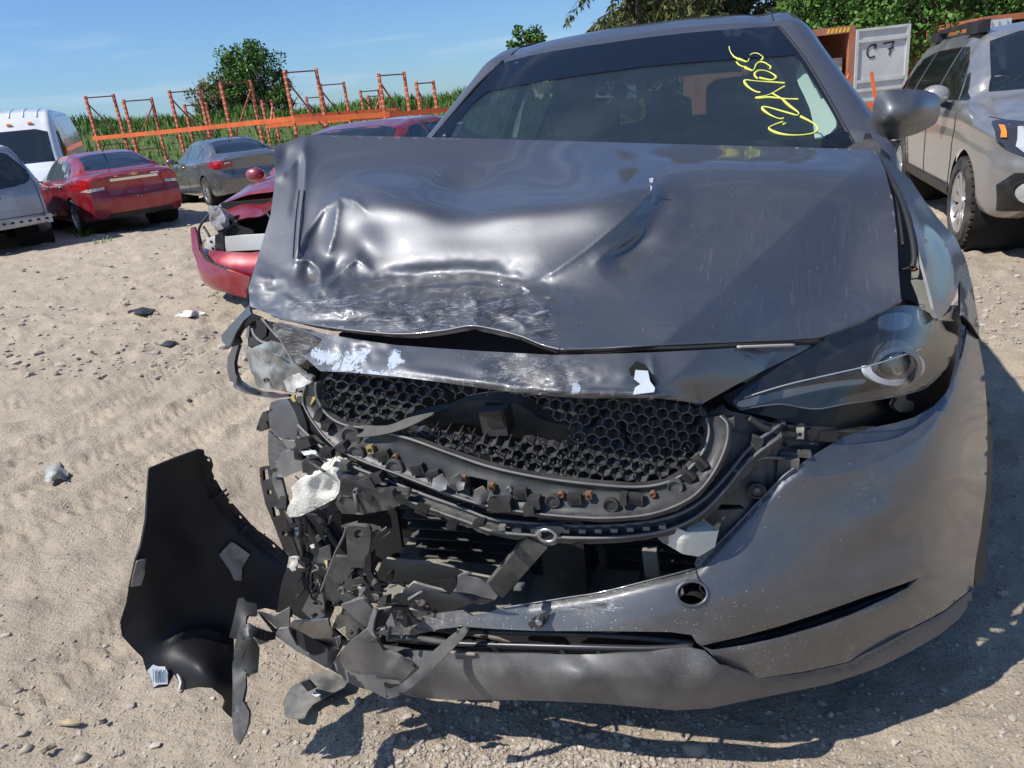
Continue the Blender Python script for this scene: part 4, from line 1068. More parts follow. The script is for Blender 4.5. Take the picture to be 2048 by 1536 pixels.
# ---------------------------------------------------------------- silver beige wagon on the right
WAG = paint('wagon_paint', (.33, .325, .32), .6, .33, dust=.3)
LW = 4.8
DO = dict(L=LW, wx=.92, top=[(0, .86), (.06, .93), (.2, .99), (.9, 1.09), (1.15, 1.12), (1.25, 1.14), (2.05, 1.60), (2.35, 1.66), (3.6, 1.66), (4.3, 1.60), (4.7, 1.2), (LW, 1.1)],
          belt=[(0, .78), (.3, .92), (1.2, 1.03), (2.5, 1.06), (4.4, 1.12), (LW, 1.05)], wm=[(0, .70), (.1, .80), (.35, .90), (.8, .925), (4, .925), (4.6, .88), (LW, .78)],
          wr=[(0, .55), (1.1, .74), (1.3, .74), (2.1, .63), (3.5, .62), (4.4, .64), (LW, .62)], zb=[(0, .42), (.3, .30), (4.4, .30), (LW, .42)], bulge0=.22,
          nose=[(.3, .10), (.5, .0), (.7, .0), (.95, .08), (1., .2)], wheels=[(.95, .345, .405), (3.70, .345, .405)])
t = thing('wagon', 'beige silver station wagon with black wheel arch cladding facing us on the right', 'car')
body, bv = build_car('body', DO, WAG, t)
project(bv, 'windshield', WIN, body, [(-.70, 1.14), (.70, 1.14), (.585, 1.52), (.35, 1.575), (-.35, 1.575), (-.585, 1.52)], 'front', curve=False)
for s, vw in ((1, '+x'), (-1, '-x')):
    project(bv, 'window', WIN, body, [(1.55, 1.09), (2.38, 1.09), (2.38, 1.50), (2.2, 1.495), (1.95, 1.38)], vw); project(bv, 'window', WIN, body, [(1.36, 1.09), (1.50, 1.09), (1.78, 1.28), (1.74, 1.29)], vw)
    project(bv, 'window', WIN, body, [(2.45, 1.09), (3.40, 1.11), (3.40, 1.50), (2.45, 1.505)], vw); project(bv, 'window', WIN, body, [(3.47, 1.11), (4.25, 1.16), (3.95, 1.44), (3.47, 1.495)], vw)
    seam(bv, 'door_seam', BLK, body, [[(1.34, 1.06), (1.36, .62), (1.44, .36)], [(2.42, 1.06), (2.42, .36)], [(3.43, 1.08), (3.4, .8), (3.25, .55), (3.2, .36)]], vw, .005)
    project(bv, 'sill_cladding', BLKP, body, [(1.38, .31), (3.27, .31), (3.27, .43), (1.38, .43)], vw, off=.012, thick=.01)
    for wy in (.95, 3.70):
        P = [(wy+.405*math.cos(a), .345+.405*math.sin(a)) for a in np.linspace(-.12, math.pi+.12, 26)]+[(wy+.445*math.cos(a), .345+.445*math.sin(a)) for a in np.linspace(math.pi+.12, -.12, 26)]
        if wy > 2: project(bv, 'arch_trim', BLKP, body, P, vw, off=.006, step=.03)
    for yy in (2.2, 3.2):
        h = bv.ray_cast(Vector((s*6, yy, .95)), Vector((-s, 0, 0)))[0]; M = MB(); M.tube([(h.x, yy-.10, .945), (h.x+s*.03, yy-.07, .95), (h.x+s*.03, yy+.07, .955), (h.x, yy+.10, .955)], .014, 8); M.build('door_handle', WAG, body, local=True)
    m = MB(); m.lathe([(.001, -.11), (.06, -.105), (.09, -.05), (.095, 0), (.08, .05), (.02, .085), (.001, .088)], (0, 0, 0), 'y', 18)
    mo = obj('mirror', np.array(m.v)*[1.2, .9, .9]+[s*1.03, 1.62, 1.14], m.f, mk('mirror_silver', (.42, .40, .37), .3, metal=.5, coat=.6), t, local=True)
    MB().bar((s*.87, 1.60, 1.03), (s*.99, 1.62, 1.08), .07, .05).build('mirror_stalk', BLKP, mo, local=True, smooth=False)
    # raised black roof rail end
    h0 = [bv.ray_cast(Vector((s*.60, y, 9)), Vector((0, 0, -1)))[0] for y in (2.12, 2.4, 3.3, 4.05)]
    M = MB(); M.box((s*.60, 2.30, h0[1].z+.045), (.09, .42, .10)); M.box((s*.60, 3.9, h0[3].z+.06), (.08, .4, .09)); M.box((s*.60, 3.1, h0[2].z+.085), (.055, 1.3, .04)); M.build('roof_rail', BLKP, t, local=True, smooth=False)
    for y in (.95, 3.70): make_wheel(t, (s*.825, y, .345), .345, .225, s, 'fat', RIMM, 10)
    hl = project(bv, 'headlight', mk('lamp_housing', (.03, .03, .033), .15, coat=.9), body, [(s*.40, .80), (s*.58, .72), (s*.76, .76), (s*.87, .84), (s*.855, .965), (s*.67, .95), (s*.45, .88)], 'front', off=.01, thick=.02, curve=True)
    project(bv, 'light_strip', WHL, hl, [(s*.56, .735), (s*.74, .755), (s*.80, .82), (s*.77, .93), (s*.74, .93), (s*.755, .83), (s*.715, .785), (s*.57, .765)], 'front', off=.022, thick=.008)
    project(bv, 'projector', LAMPIN, hl, [(s*.62+.06*math.cos(a), .85+.055*math.sin(a)) for a in np.linspace(0, 6.28, 14)[:-1]], 'front', off=.03, thick=.01)
    project(bv, 'side_marker', AMBER, hl, [(s*.835, .87), (s*.860, .875), (s*.85, .945), (s*.83, .94)], 'front', off=.024, thick=.01)
    cl = project(bv, 'corner_cladding', BLKP, body, [(s*.36, .43), (s*.84, .38), (s*.86, .56), (s*.80, .65), (s*.64, .66), (s*.54, .57), (s*.36, .52)], 'front', off=.014, thick=.015, curve=False)
    fl = project(bv, 'fog_lamp', WHL, cl, [(s*.71+.075*math.cos(a), .53+.07*math.sin(a)) for a in np.linspace(0, 6.28, 20)[:-1]], 'front', off=.03, thick=.012)
    M = MB(); Q = []
    for a in np.linspace(0, 6.28, 24)[:-1]:
        h = bv.ray_cast(Vector((s*.71+.088*math.cos(a), -6, .53+.082*math.sin(a))), Vector((0, 1, 0)))[0]
        if h is not None: Q.append((h.x, h.y-.026, h.z))
    M.tube(Q, .014, 6, closed=True); M.build('fog_bezel', BLKP, cl, local=True)
project(bv, 'grille', BLKP, body, [(-.42, .70), (.42, .70), (.44, .88), (-.44, .88)], 'front', off=.012); project(bv, 'lower_valance', BLKP, body, [(-.62, .33), (.62, .33), (.6, .47), (-.6, .47)], 'front', off=.006)
seam(bv, 'hood_seam', BLK, body, [[(-.84, .99), (-.6, .93), (0, .92), (.6, .93), (.84, .99)]], 'front', .005)
MB().bar((-.1, 1.12, 1.115), (.42, 1.22, 1.14), .015, .015).build('wiper', BLK, body, local=True, smooth=False)
fw = at_ground(1935, 6.05); rwp = at_ground(1803, 8.75)
hd = np.array([fw[0]-rwp[0], fw[1]-rwp[1]]); print('wagon heading', hd, np.linalg.norm(hd))
put_by_point(t, (-.83, .95), fw, rot_from_heading(hd/np.linalg.norm(hd)))
# ================================================================== THE DAMAGED GREY CAR
def hero_paint():
    m = mk('graphite_paint', (.122, .126, .136), .54, metal=.88, coat=.75, coatrough=.06)
    nt = m.node_tree; N = nt.nodes; L = nt.links; P = N['Principled BSDF']
    tc = N.new('ShaderNodeTexCoord')
    def at(n):
        a = N.new('ShaderNodeAttribute'); a.attribute_name = n; return a.outputs['Fac']
    def noise(s, d=5, r=.6, sc=None, rot=None, w=0.):
        n = N.new('ShaderNodeTexNoise'); n.inputs['Scale'].default_value = s; n.inputs['Detail'].default_value = d; n.inputs['Roughness'].default_value = r; n.inputs['Distortion'].default_value = w
        if sc:
            mp = N.new('ShaderNodeMapping'); mp.inputs['Scale'].default_value = sc
            if rot: mp.inputs['Rotation'].default_value = rot
            L.new(tc.outputs['Object'], mp.inputs['Vector']); L.new(mp.outputs['Vector'], n.inputs['Vector'])
        else: L.new(tc.outputs['Object'], n.inputs['Vector'])
        return n.outputs['Fac']
    def math_(op, a, b=None, c=None):
        n = N.new('ShaderNodeMath'); n.operation = op
        for i, s in enumerate((a, b, c)):
            if s is None: continue
            if isinstance(s, (int, float)): n.inputs[i].default_value = s
            else: L.new(s, n.inputs[i])
        return n.outputs[0]
    def rng_(s, a, b, lo=0., hi=1.):
        r = N.new('ShaderNodeMapRange'); r.inputs['From Min'].default_value = a; r.inputs['From Max'].default_value = b; r.inputs['To Min'].default_value = lo; r.inputs['To Max'].default_value = hi
        L.new(s, r.inputs['Value']); return r.outputs['Result']
    def mix(f, a, b):
        x = N.new('ShaderNodeMixRGB'); L.new(f, x.inputs['Fac'])
        for s, k in ((a, 'Color1'), (b, 'Color2')):
            if isinstance(s, tuple): x.inputs[k].default_value = (*s, 1)
            else: L.new(s, x.inputs[k])
        return x.outputs['Color']
    base = P.inputs['Base Color'].links[0].from_socket
    # metal flake sparkle
    fl = N.new('ShaderNodeTexVoronoi'); fl.inputs['Scale'].default_value = 900; L.new(tc.outputs['Object'], fl.inputs['Vector'])
    sc_ = N.new('ShaderNodeSeparateColor'); L.new(fl.outputs['Color'], sc_.inputs[0])
    base = mix(rng_(sc_.outputs[0], 0, 1, 0, .30), base, (.24, .24, .245))
    scuff = at('scuff'); chip = at('chip'); dirt = at('dirt')
    s1 = rng_(noise(16, 8, .72, (1.2, 1.2, 16), (.1, .15, 0), 1.2), .52, .66); s2 = rng_(noise(34, 6, .7, (2.5, 2.5, .4), (.2, .5, .3), .6), .56, .68)
    sm = math_('MULTIPLY', math_('MAXIMUM', s1, math_('MULTIPLY', s2, .8)), rng_(scuff, .15, .95, 0, .8)); c = mix(sm, base, (.52, .53, .53))
    dk = math_('MULTIPLY', rng_(noise(9, 6, .7, (1, 1, 5), None, 1.), .52, .60), rng_(scuff, .3, .9, 0, .6)); c = mix(dk, c, (.035, .036, .038))
    cm = math_('GREATER_THAN', math_('ADD', math_('MULTIPLY', noise(34, 9, .78, None, None, 1.2), 2.0), chip), 1.62); c = mix(cm, c, (.37, .42, .49))
    dd = math_('MULTIPLY', rng_(noise(11, 9, .75), .42, .78, .0, .7), rng_(dirt, 0, 1, .02, 1)); c = mix(dd, c, (.27, .24, .205))
    vo = N.new('ShaderNodeTexVoronoi'); vo.inputs['Scale'].default_value = 230; L.new(tc.outputs['Object'], vo.inputs['Vector'])
    sv = N.new('ShaderNodeSeparateColor'); L.new(vo.outputs['Color'], sv.inputs[0])
    sp = math_('MULTIPLY', math_('LESS_THAN', vo.outputs['Distance'], .22), math_('LESS_THAN', sv.outputs[0], rng_(dirt, .2, 1, .002, .28)))
    c = mix(math_('MULTIPLY', sp, .8), c, (.62, .60, .56))
    # dried water runs
    st = at('streak'); wr = math_('MULTIPLY', rng_(noise(75, 2, .5, (2.2, .16, .16), (0, 0, -.25), .5), .62, .68), st); c = mix(math_('MULTIPLY', wr, .22), c, (.36, .35, .33))
    L.new(c, P.inputs['Base Color'])
    non = math_('MINIMUM', math_('ADD', math_('ADD', math_('MULTIPLY', sm, .5), cm), math_('ADD', dd, math_('MULTIPLY', sp, .7))), 1.)
    L.new(math_('MULTIPLY_ADD', non, -.88, .88), P.inputs['Metallic'])
    L.new(math_('ADD', math_('MULTIPLY_ADD', dd, .30, .54), math_('MULTIPLY', sm, -.08)), P.inputs['Roughness'])
    L.new(math_('MULTIPLY_ADD', math_('MINIMUM', math_('ADD', math_('ADD', cm, math_('MULTIPLY', scuff, .6)), math_('MULTIPLY', dd, 1.2)), 1.), -.9, .9), P.inputs['Coat Weight'])
    b = N.new('ShaderNodeBump'); b.inputs['Strength'].default_value = .6; b.inputs['Distance'].default_value = .003
    L.new(math_('ADD', math_('MULTIPLY', sm, .15), math_('MULTIPLY', math_('SUBTRACT', cm, dk), .6)), b.inputs['Height'])
    L.new(b.outputs['Normal'], P.inputs['Normal'])
    return m
PAINT = hero_paint()
PLAS = mk('black_moulding', (.020, .021, .022), .45, spec=.5, dust=.20, dusthazecol=(.20, .185, .165), dscale=11, bump=.25, bscale=140, bdist=.0008)
PLASD = mk('dusty_moulding', (.028, .029, .029), .55, spec=.45, dust=.55, dusthazecol=(.23, .215, .19), dscale=8, bump=.3, bscale=120, bdist=.001)
PLASG = mk('grey_torn_plastic', (.12, .12, .123), .42, spec=.5, dust=.55, dusthazecol=(.28, .265, .24), dscale=10, bump=.35, bscale=60, bdist=.0015)
LIPM = mk('lip_plastic', (.078, .078, .081), .42, spec=.6, dust=.45, dusthazecol=(.28, .265, .24), dscale=9, speck=.5, bump=.2, bscale=150, bdist=.0006)
UNDER = mk('undertray', (.17, .16, .14), .8, dust=.8, dusthazecol=(.33, .30, .25), dscale=6, bump=.4, bscale=40, bdist=.004)
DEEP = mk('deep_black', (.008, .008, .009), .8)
INKY = mk('liner_black', (.011, .011, .013), .50, spec=.3, dust=.08, dusthazecol=(.09, .085, .08), dscale=5, bump=.15, bscale=25, bdist=.002)
FOAM = mk('white_foam', (.74, .73, .66), .9, col2=(.62, .60, .53), nscale=18, bump=.9, bscale=130, bdist=.003)
BOLT = mk('rusty_bolt', (.28, .14, .075), .55, metal=.5); GOLD = mk('brass_clip', (.55, .42, .16), .4, metal=.6); STEEL = mk('steel', (.42, .42, .42), .35, metal=.9)
SEALM = mk('rubber_seal', (.018, .018, .018), .6)
CRACK = mk('cracked_lens', (.085, .09, .09), .22, spec=.6, col2=(.30, .315, .31), nscale=9, nlo=.45, nhi=.62, bump=.6, bscale=22, bdist=.004, coat=.5)
hero = thing('damaged_car', 'dark grey crossover with crumpled hood and torn off front bumper filling the foreground', 'car', (0, 2.2, 0))

# ---------------------------------------------------------------- passenger shell
DH = dict(L=4.55, wx=.92,
    top=[(0, .9), (.9, 1.0), (1.1, 1.07), (1.22, 1.12), (2.03, 1.63), (2.2, 1.675), (2.6, 1.71), (3.3, 1.72), (4.0, 1.67), (4.2, 1.61), (4.42, 1.25), (4.55, 1.10)],
    belt=[(0, .85), (1, .97), (1.3, 1.02), (2.5, 1.06), (4.2, 1.12), (4.55, 1.02)], wm=[(0, .80), (.6, .915), (3.9, .92), (4.3, .90), (4.55, .82)],
    wr=[(0, .7), (1.1, .87), (1.25, .86), (1.6, .785), (2.0, .675), (2.4, .63), (3.4, .60), (4.2, .60), (4.55, .60)], zb=[(0, .25), (4.2, .25), (4.55, .42)], bulge1=.12, liners=[(3.62, .36, .42)],
    wheels=[(.93, .36, .42), (3.62, .36, .42)])
def poly_px(P, xy):   # keep
    return inside(xy, P)
GLASS_PX = [(868, 276), (905, 230), (955, 175), (990, 137), (1012, 124), (1080, 107), (1180, 91), (1300, 74), (1420, 62), (1540, 53), (1562, 58), (1600, 110), (1640, 170), (1680, 235), (1712, 296), (1735, 340), (1500, 400), (1100, 390), (850, 340)]
def to_px(P):
    d = np.asarray(P)-CAM; k = d@CF
    return np.stack([1024+FPX*(d@CR)/k, 768-FPX*(d@CU)/k], -1)
shell, sbv = build_car('body_shell', DH, PAINT, hero, y0=1.13, ns=150, nseg=9)
shell_me = shell.data
Minv = np.array(WM[hero.name].inverted()); shell_co = np.array([v.co for v in shell_me.vertices])   # build_car writes car coordinates (nose y=0) as local
# the shell was written in car coordinates: shift into the empty's frame
for v in shell_me.vertices: v.co.y -= 2.2
for ch in shell.children:
    for v in ch.data.vertices: v.co.y -= 2.2
car = shell_co                                   # car frame = world frame
SW = {'rear_side': [(2.92, 1.10), (3.62, 1.13), (3.60, 1.44), (3.3, 1.53), (2.92, 1.545)], 'front_side': [(1.95, 1.08), (2.82, 1.09), (2.82, 1.545), (2.5, 1.53), (2.15, 1.42), (1.75, 1.18), (1.75, 1.075)], 'quarter': [(3.70, 1.14), (4.05, 1.20), (3.95, 1.36), (3.70, 1.41)]}
REARW = [(-.58, 1.22), (.58, 1.22), (.50, 1.50), (-.50, 1.50)]
def shrink(P, k):
    P = np.array(P, float); c = P.mean(0); return c+(P-c)*k
bm = bmesh.new(); bm.from_mesh(shell_me)
dele = []
for f in bm.faces:
    c = f.calc_center_median(); c.y += 2.2; w = np.array([c.x, c.y, c.z])
    if c.y < 2.35 and c.z > 1.06 and inside(to_px(w)[None], shrink(GLASS_PX, .985))[0] and abs(f.normal.x) < .8: dele.append(f); continue
    if abs(c.x) > .45 and c.z > 1.05 and any(inside(np.array([[c.y, c.z]]), shrink(p, .95))[0] for p in SW.values()): dele.append(f); continue
    if c.y > 3.95 and inside(np.array([[c.x, c.z]]), shrink(REARW, .96))[0]: dele.append(f)
bmesh.ops.delete(bm, geom=dele, context='FACES'); bm.to_mesh(shell_me); bm.free()
shell['scuff'] = 0
GL = glassmat('windshield_glass', (.84, .90, .89), 1.2, ior=1.6, dusthazew=.03, dusthazecol=(.30, .38, .42))  # dust film tinted blue, with the sky's reflection put into its colour
GLS = glassmat('side_glass', (.50, .57, .56), 1.0); 
def shift_local(o, dy=-2.2):
    if o is None: return None
    for v in o.data.vertices: v.co.y += dy
    return o
def proj_cam(bv, name, mat, parent, outline, off=.004, step=12., thick=.003, curve=True, holes=()):
    """patch lying on the shell, outline as seen from the camera station"""
    P = catmull(outline, 6, True) if curve else np.array(outline, float)
    P = resample(P, step); xy, F = fill2d(P, step, [resample(np.array(h, float), step) for h in holes]); V3 = []; ok = []
    for a, b in xy:
        d = ray(a, b); d = d/np.linalg.norm(d); h = bv.ray_cast(V(CAM), V(d))
        if h[0] is None: V3.append((0, 0, 0)); ok.append(False)
        else: V3.append(h[0]-V(d)*off*2); ok.append(True)
    F = [f for f in F if all(ok[i] for i in f)]; V3 = np.array([tuple(p) for p in V3])
    f = F[0]
    if np.dot(np.cross(V3[f[1]]-V3[f[0]], V3[f[2]]-V3[f[0]]), CAM-V3[f[0]]) < 0: F = [q[::-1] for q in F]
    v, ff, n = thicken(V3, F, thick); u = sorted({i for q in ff for i in q}); mp = {a: b for b, a in enumerate(u)}
    return obj(name, v[u], [[mp[i] for i in q] for q in ff], mat, parent)
ws = proj_cam(sbv, 'windshield', GL, hero, GLASS_PX, .003, 14, .004)
FRIT_IN = [(905, 262), (930, 225), (965, 190), (1000, 178), (1150, 152), (1300, 132), (1440, 120), (1560, 112), (1592, 112), (1612, 140), (1650, 200), (1674, 245), (1672, 262), (1645, 278), (1625, 340), (1500, 380), (1100, 370), (895, 320)]
FRIT = mk('dark_tint_band', (.006, .007, .009), .12, coat=.6)
proj_cam(sbv, 'tint_band', FRIT, ws, GLASS_PX, .0055, 14, .001, True, [catmull(FRIT_IN, 4, True)])
for k, P in SW.items():
    for vw in ('+x', '-x'): shift_local(project(sbv, 'side_window', GLS, hero, P, vw, off=.003))
shift_local(project(sbv, 'rear_window', GLS, hero, REARW, 'rear', off=.003, L=4.55))
for vw in ('+x', '-x'):
    s0 = len(bpy.data.objects)
    before = set(bpy.data.objects)
    seam(sbv, 'door_seam', BLK, shell, [[(1.5, 1.03), (1.45, .7), (1.48, .32)], [(2.87, 1.06), (2.87, .32)], [(3.66, 1.1), (3.5, .75), (3.25, .55), (3.2, .32)]], vw, .005)
    project(sbv, 'sill_cladding', BLKP, shell, [(1.36, .26), (3.2, .26), (3.2, .38), (1.36, .38)], vw, off=.012, thick=.012)
    for wy in (3.62,):
        P = [(wy+.42*math.cos(a), .36+.42*math.sin(a)) for a in np.linspace(-.15, math.pi+.15, 26)]+[(wy+.475*math.cos(a), .36+.475*math.sin(a)) for a in np.linspace(math.pi+.15, -.15, 26)]
        project(sbv, 'arch_trim', BLKP, shell, P, vw, off=.008, step=.03)
    s = 1 if vw == '+x' else -1
    for yy in (2.6, 3.45):
        h = sbv.ray_cast(Vector((s*6, yy, .93)), Vector((-s, 0, 0)))[0]; M = MB(); M.tube([(h.x, yy-.1, .925), (h.x+s*.03, yy-.07, .93), (h.x+s*.03, yy+.07, .935), (h.x, yy+.1, .935)], .014, 8); M.build('door_handle', PAINT, shell, local=True)
    project(sbv, 'tail_light', REDL, shell, [(s*.50, 1.0), (s*.9, .96), (s*.9, 1.06), (s*.5, 1.08)], 'rear', off=.01, thick=.01, L=4.55)
    for o in set(bpy.data.objects)-before: shift_local(o)
for s in (-1, 1):
    before = set(bpy.data.objects)
    for y in (.95, 3.62): make_wheel(hero, (s*.80, y, .36), .36, .225, s, 'fat', RIMD, 10)
    for o in set(bpy.data.objects)-before: shift_local(o)
# roof rail seams, roof lip
M = MB(); M.tube(resample(np.array([tuple(sbv.ray_cast(Vector((.52, y, 9)), Vector((0, 0, -1)))[0]) for y in np.linspace(2.08, 4.0, 12)]), .3, False), .006, 5); M.build('roof_ditch', SEALM, shell)
M = MB(); M.tube([tuple(sbv.ray_cast(Vector((-.52, y, 9)), Vector((0, 0, -1)))[0]) for y in np.linspace(2.08, 4.0, 12)], .006, 5); M.build('roof_ditch', SEALM, shell)
def on_glass(px, py, off=.008):
    d = ray(px, py); d = d/np.linalg.norm(d); h = sbv.ray_cast(V(CAM), V(d))[0]
    return None if h is None else np.array(h)-d*off
# dust line along the top of the glass
Q = [on_glass(*p, .006) for p in resample(catmull([(985, 137), (1010, 131), (1100, 112), (1200, 95), (1320, 78)], 5), 20, False)]
M = MB(); M.tube([q for q in Q if q is not None], [.0012]*len([q for q in Q if q is not None]), 5); M.build('dust_line', mk('pale_dust', (.50, .50, .47), .9), ws)
# side pillar mouldings
for nm, P, r_ in (('pillar_moulding', [(1558, 54), (1605, 112), (1650, 185), (1700, 275), (1716, 300)], .006), ('pillar_moulding', [(1006, 122), (955, 170), (905, 228), (866, 274)], .005)):
    Q = [on_glass(*p, .006) for p in resample(catmull(P, 5), 16, False)]; Q = [q for q in Q if q is not None]
    if len(Q) > 1: M = MB(); M.tube(Q, r_, 6); M.build(nm, SEALM, shell)
# ---- yellow writing on the glass
TX = zc(1420, 70, 6.982)
WRITING = [[(268, 165), (275, 215), (310, 280), (360, 325), (430, 345), (518, 375), (545, 330), (560, 285), (610, 260), (670, 265), (725, 300), (740, 325), (718, 352)],
           [(370, 380), (405, 415), (450, 438), (505, 450), (495, 462), (545, 480), (595, 497), (625, 460), (645, 410), (690, 378), (760, 385), (820, 420), (850, 445), (838, 472)],
           [(665, 612), (628, 570), (625, 540), (660, 505), (720, 492), (800, 505), (880, 545), (922, 585), (905, 615), (850, 628), (770, 615), (690, 598)],
           [(1050, 672), (900, 660), (760, 650), (620, 640), (510, 628), (482, 645), (500, 690), (560, 745), (640, 790), (705, 802)],
           [(1045, 716), (980, 750), (890, 802), (780, 845), (640, 873), (700, 880), (820, 870), (960, 882), (1100, 893), (1235, 895)],
           [(870, 815), (940, 855), (1010, 895), (1060, 945), (1130, 1005), (1215, 1065), (1240, 1095), (1215, 1120), (1120, 1095), (980, 1055), (850, 1018), (755, 1002), (730, 1020), (760, 1060), (840, 1115), (930, 1155), (985, 1168), (1030, 1162)],
           [(1060, 1230), (1020, 1250)],
           [(1020, 1212), (930, 1240), (850, 1275), (822, 1305), (880, 1345), (980, 1380), (1120, 1398), (1280, 1395), (1420, 1375), (1490, 1340), (1500, 1295), (1460, 1245), (1380, 1195), (1265, 1138)]]
YMARK = mk('yellow_marker', (.66, .68, .12), .7)
for l in WRITING:
    P = resample(catmull(TX(l), 5), 4, False) if len(l) > 2 else np.array(TX(l))
    Q = [on_glass(*p, .007) for p in P]; Q = [q for q in Q if q is not None]
    if len(Q) > 1:
        M = MB(); M.tube(Q, [.0030+.0016*math.sin(i_*.21+len(Q))*math.sin(i_*.07) for i_ in range(len(Q))], 6); M.build('marker_stroke', YMARK, ws)
# ---- faint white digits along the top edge
WMARK = mk('white_marker', (.62, .66, .68), .8)
TW = zc(1300, 30, 7.877)
glyph = {'8': [[(0, .3), (.5, 0), (1, .3), (.5, .5), (0, .75), (.5, 1), (1, .75), (.5, .5), (0, .3)]], '4': [[(.7, 1), (.7, 0), (0, .65), (1, .65)]], '2': [[(0, .2), (.5, 0), (1, .25), (0, 1), (1, 1)]],
         '6': [[(.9, 0), (.1, .5), (.1, .85), (.5, 1), (.95, .8), (.5, .55), (.1, .7)]], '3': [[(0, .1), (.6, 0), (.9, .25), (.4, .48), (.95, .72), (.5, 1), (0, .9)]], '7': [[(0, 0), (1, 0), (.4, 1)]], '/': [[(.8, -.2), (.2, 1.2)]],
         '0': [[(.5, 0), (0, .5), (.5, 1), (1, .5), (.5, 0)]], '1': [[(.5, 0), (.5, 1)]]}
row = [('8', 205), ('4', 305), ('6', 375), ('2', 470), ('6', 535), ('3', 640), ('7', 755), ('2', 865), ('1', 1000), ('/', 1055), ('8', 1130), ('0', 1205), ('8', 1285), ('3', 1385), ('4', 1440), ('2', 1505), ('8', 1560)]
for ch, x in row:
    yb = np.interp(x, [205, 700, 1100, 1600], [350, 285, 250, 215])
    for g in glyph[ch]:
        P = TW([(x+q[0]*46, yb+q[1]*44-q[0]*5) for q in g]); Q = [on_glass(*p, .006) for p in P]; Q = [q for q in Q if q is not None]
        if len(Q) > 1: M = MB(); M.tube(Q, .0011, 4); M.build('digit_stroke', WMARK, ws)

# ---- cabin
TRIM = mk('cabin_dark', (.018, .019, .021), .8); TRIML = mk('pillar_trim', (.55, .57, .53), .8); LEATH = mk('seat_leather', (.014, .014, .015), .55)
M = MB(); P = catmull([(1.40, 1.00), (1.55, 1.045), (1.75, 1.06), (1.95, 1.0), (1.98, .80), (1.9, .6)], 4); n = 15
for k, x in enumerate(np.linspace(-.72, .72, n)): M.v += [(x, p[0], p[1]+.02*math.cos(x*4)-.03*abs(x)) for p in P]
m_ = len(P); M.f += [(k*m_+i, (k+1)*m_+i, (k+1)*m_+i+1, k*m_+i+1) for k in range(n-1) for i in range(m_-1)]; dash = M.build('dashboard', TRIM, hero)
M = MB()
P = catmull([(.18, 1.78, 1.04), (.25, 1.80, 1.11), (.40, 1.80, 1.135), (.55, 1.80, 1.11), (.62, 1.78, 1.04)], 5); M.tube(P, .03, 6); M.build('instrument_hood', TRIM, dash)
M = MB(); c = np.array([.40, 2.08, .98]); R3 = np.array(Matrix.Rotation(rad(-25), 3, 'X'))
M.tube([c+R3@np.array([.185*math.cos(a), 0, .185*math.sin(a)]) for a in np.linspace(0, 2*math.pi, 33)[:-1]], .017, 8, closed=True); sw = M.build('steering_wheel', mk('wheel_leather', (.04, .042, .044), .45), hero)
M = MB(); M.lathe([(.001, -.04), (.06, -.035), (.075, 0), (.06, .02)], c, 'y', 16)
for a in (0, math.pi, -math.pi/2): M.bar(c, c+R3@np.array([.18*math.cos(a), 0, .18*math.sin(a)]), .03, .02)
M.build('wheel_hub', TRIM, sw)
def seat(x, y, w=.25, hgt=.62, rest=True):
    M = MB(); S = []
    for t, ww, yy in ((0, w, 0), (.3, w*1.02, .06), (.7, w*.95, .14), (1, w*.72, .20)):
        S.append([(x+ww*math.cos(a)**1 if False else x+ww*np.sign(math.cos(a))*abs(math.cos(a))**.5, y+yy+.065*np.sign(math.sin(a))*abs(math.sin(a))**.6, .60+hgt*t) for a in np.linspace(0, 6.283, 21)[:-1]])
    V_ = np.array(S).reshape(-1, 3); F_ = [(i*20+k, i*20+(k+1) % 20, (i+1)*20+(k+1) % 20, (i+1)*20+k) for i in range(3) for k in range(20)]+[tuple(60+k for k in range(20))]
    M.add(V_, F_); M.box((x, y-.22, .56), (w*1.8, .5, .14)); s = M.build('seat', LEATH, hero, sharp=50)
    if rest:
        M = MB(); M.lathe([(.001, -.135), (.08, -.13), (.105, -.09), (.11, 0), (.105, .09), (.08, .13), (.001, .135)], (0, 0, 0), 'x', 16)
        obj('headrest', np.array(M.v)*[1, .5, .95]+[x, y+.235, .60+hgt+.115], M.f, LEATH, s)
seat(.38, 2.45); seat(-.38, 2.45)
for x in (-.42, 0, .42): seat(x, 3.3, .21, .56)
# rear view mirror, camera unit and its cable behind the glass
CAMG = mk('sensor_cover', (.75, .80, .74), .6); TU = zc(1060, 120, 6.827)
def pane(name, mat, P, y, thick=.02, parent=hero, curve=False, step=8): return panel(name, mat, parent, TU(P), y, step, thick, curve=curve)
mu = pane('sensor_cover', CAMG, [(915, 360), (1040, 355), (1110, 370), (1250, 350), (1440, 345), (1450, 520), (1300, 525), (1160, 515), (890, 515)], 1.93, .03)
M = MB(); cpt = WY(*TU([(1165, 385)])[0], 1.90); M.lathe([(.001, -.015), (.010, -.015), (.011, 0), (.026, 0), (.030, .01), (.030, .03)], cpt, 'y', 20); M.build('camera_lens', STEEL, mu)
cpt = WY(*TU([(980, 400)])[0], 1.915); M = MB(); M.lathe([(.001, -.01), (.022, -.008), (.024, .015)], cpt, 'y', 18); M.build('sensor_button', PLAS, mu)
mm = pane('interior_mirror', PLAS, [(1300, 540), (1380, 520), (1450, 540), (1462, 650), (1462, 780), (1420, 825), (1320, 815), (1300, 760), (1310, 640)], 1.90, .03, curve=True)
M = MB(); M.tube([WY(*TU([(1235, 320)])[0], 1.94), WY(*TU([(1230, 430)])[0], 1.88), WY(*TU([(1250, 520)])[0], 1.87)], [.022, .03, .02], 8); M.build('mirror_mount', PLAS, mm)
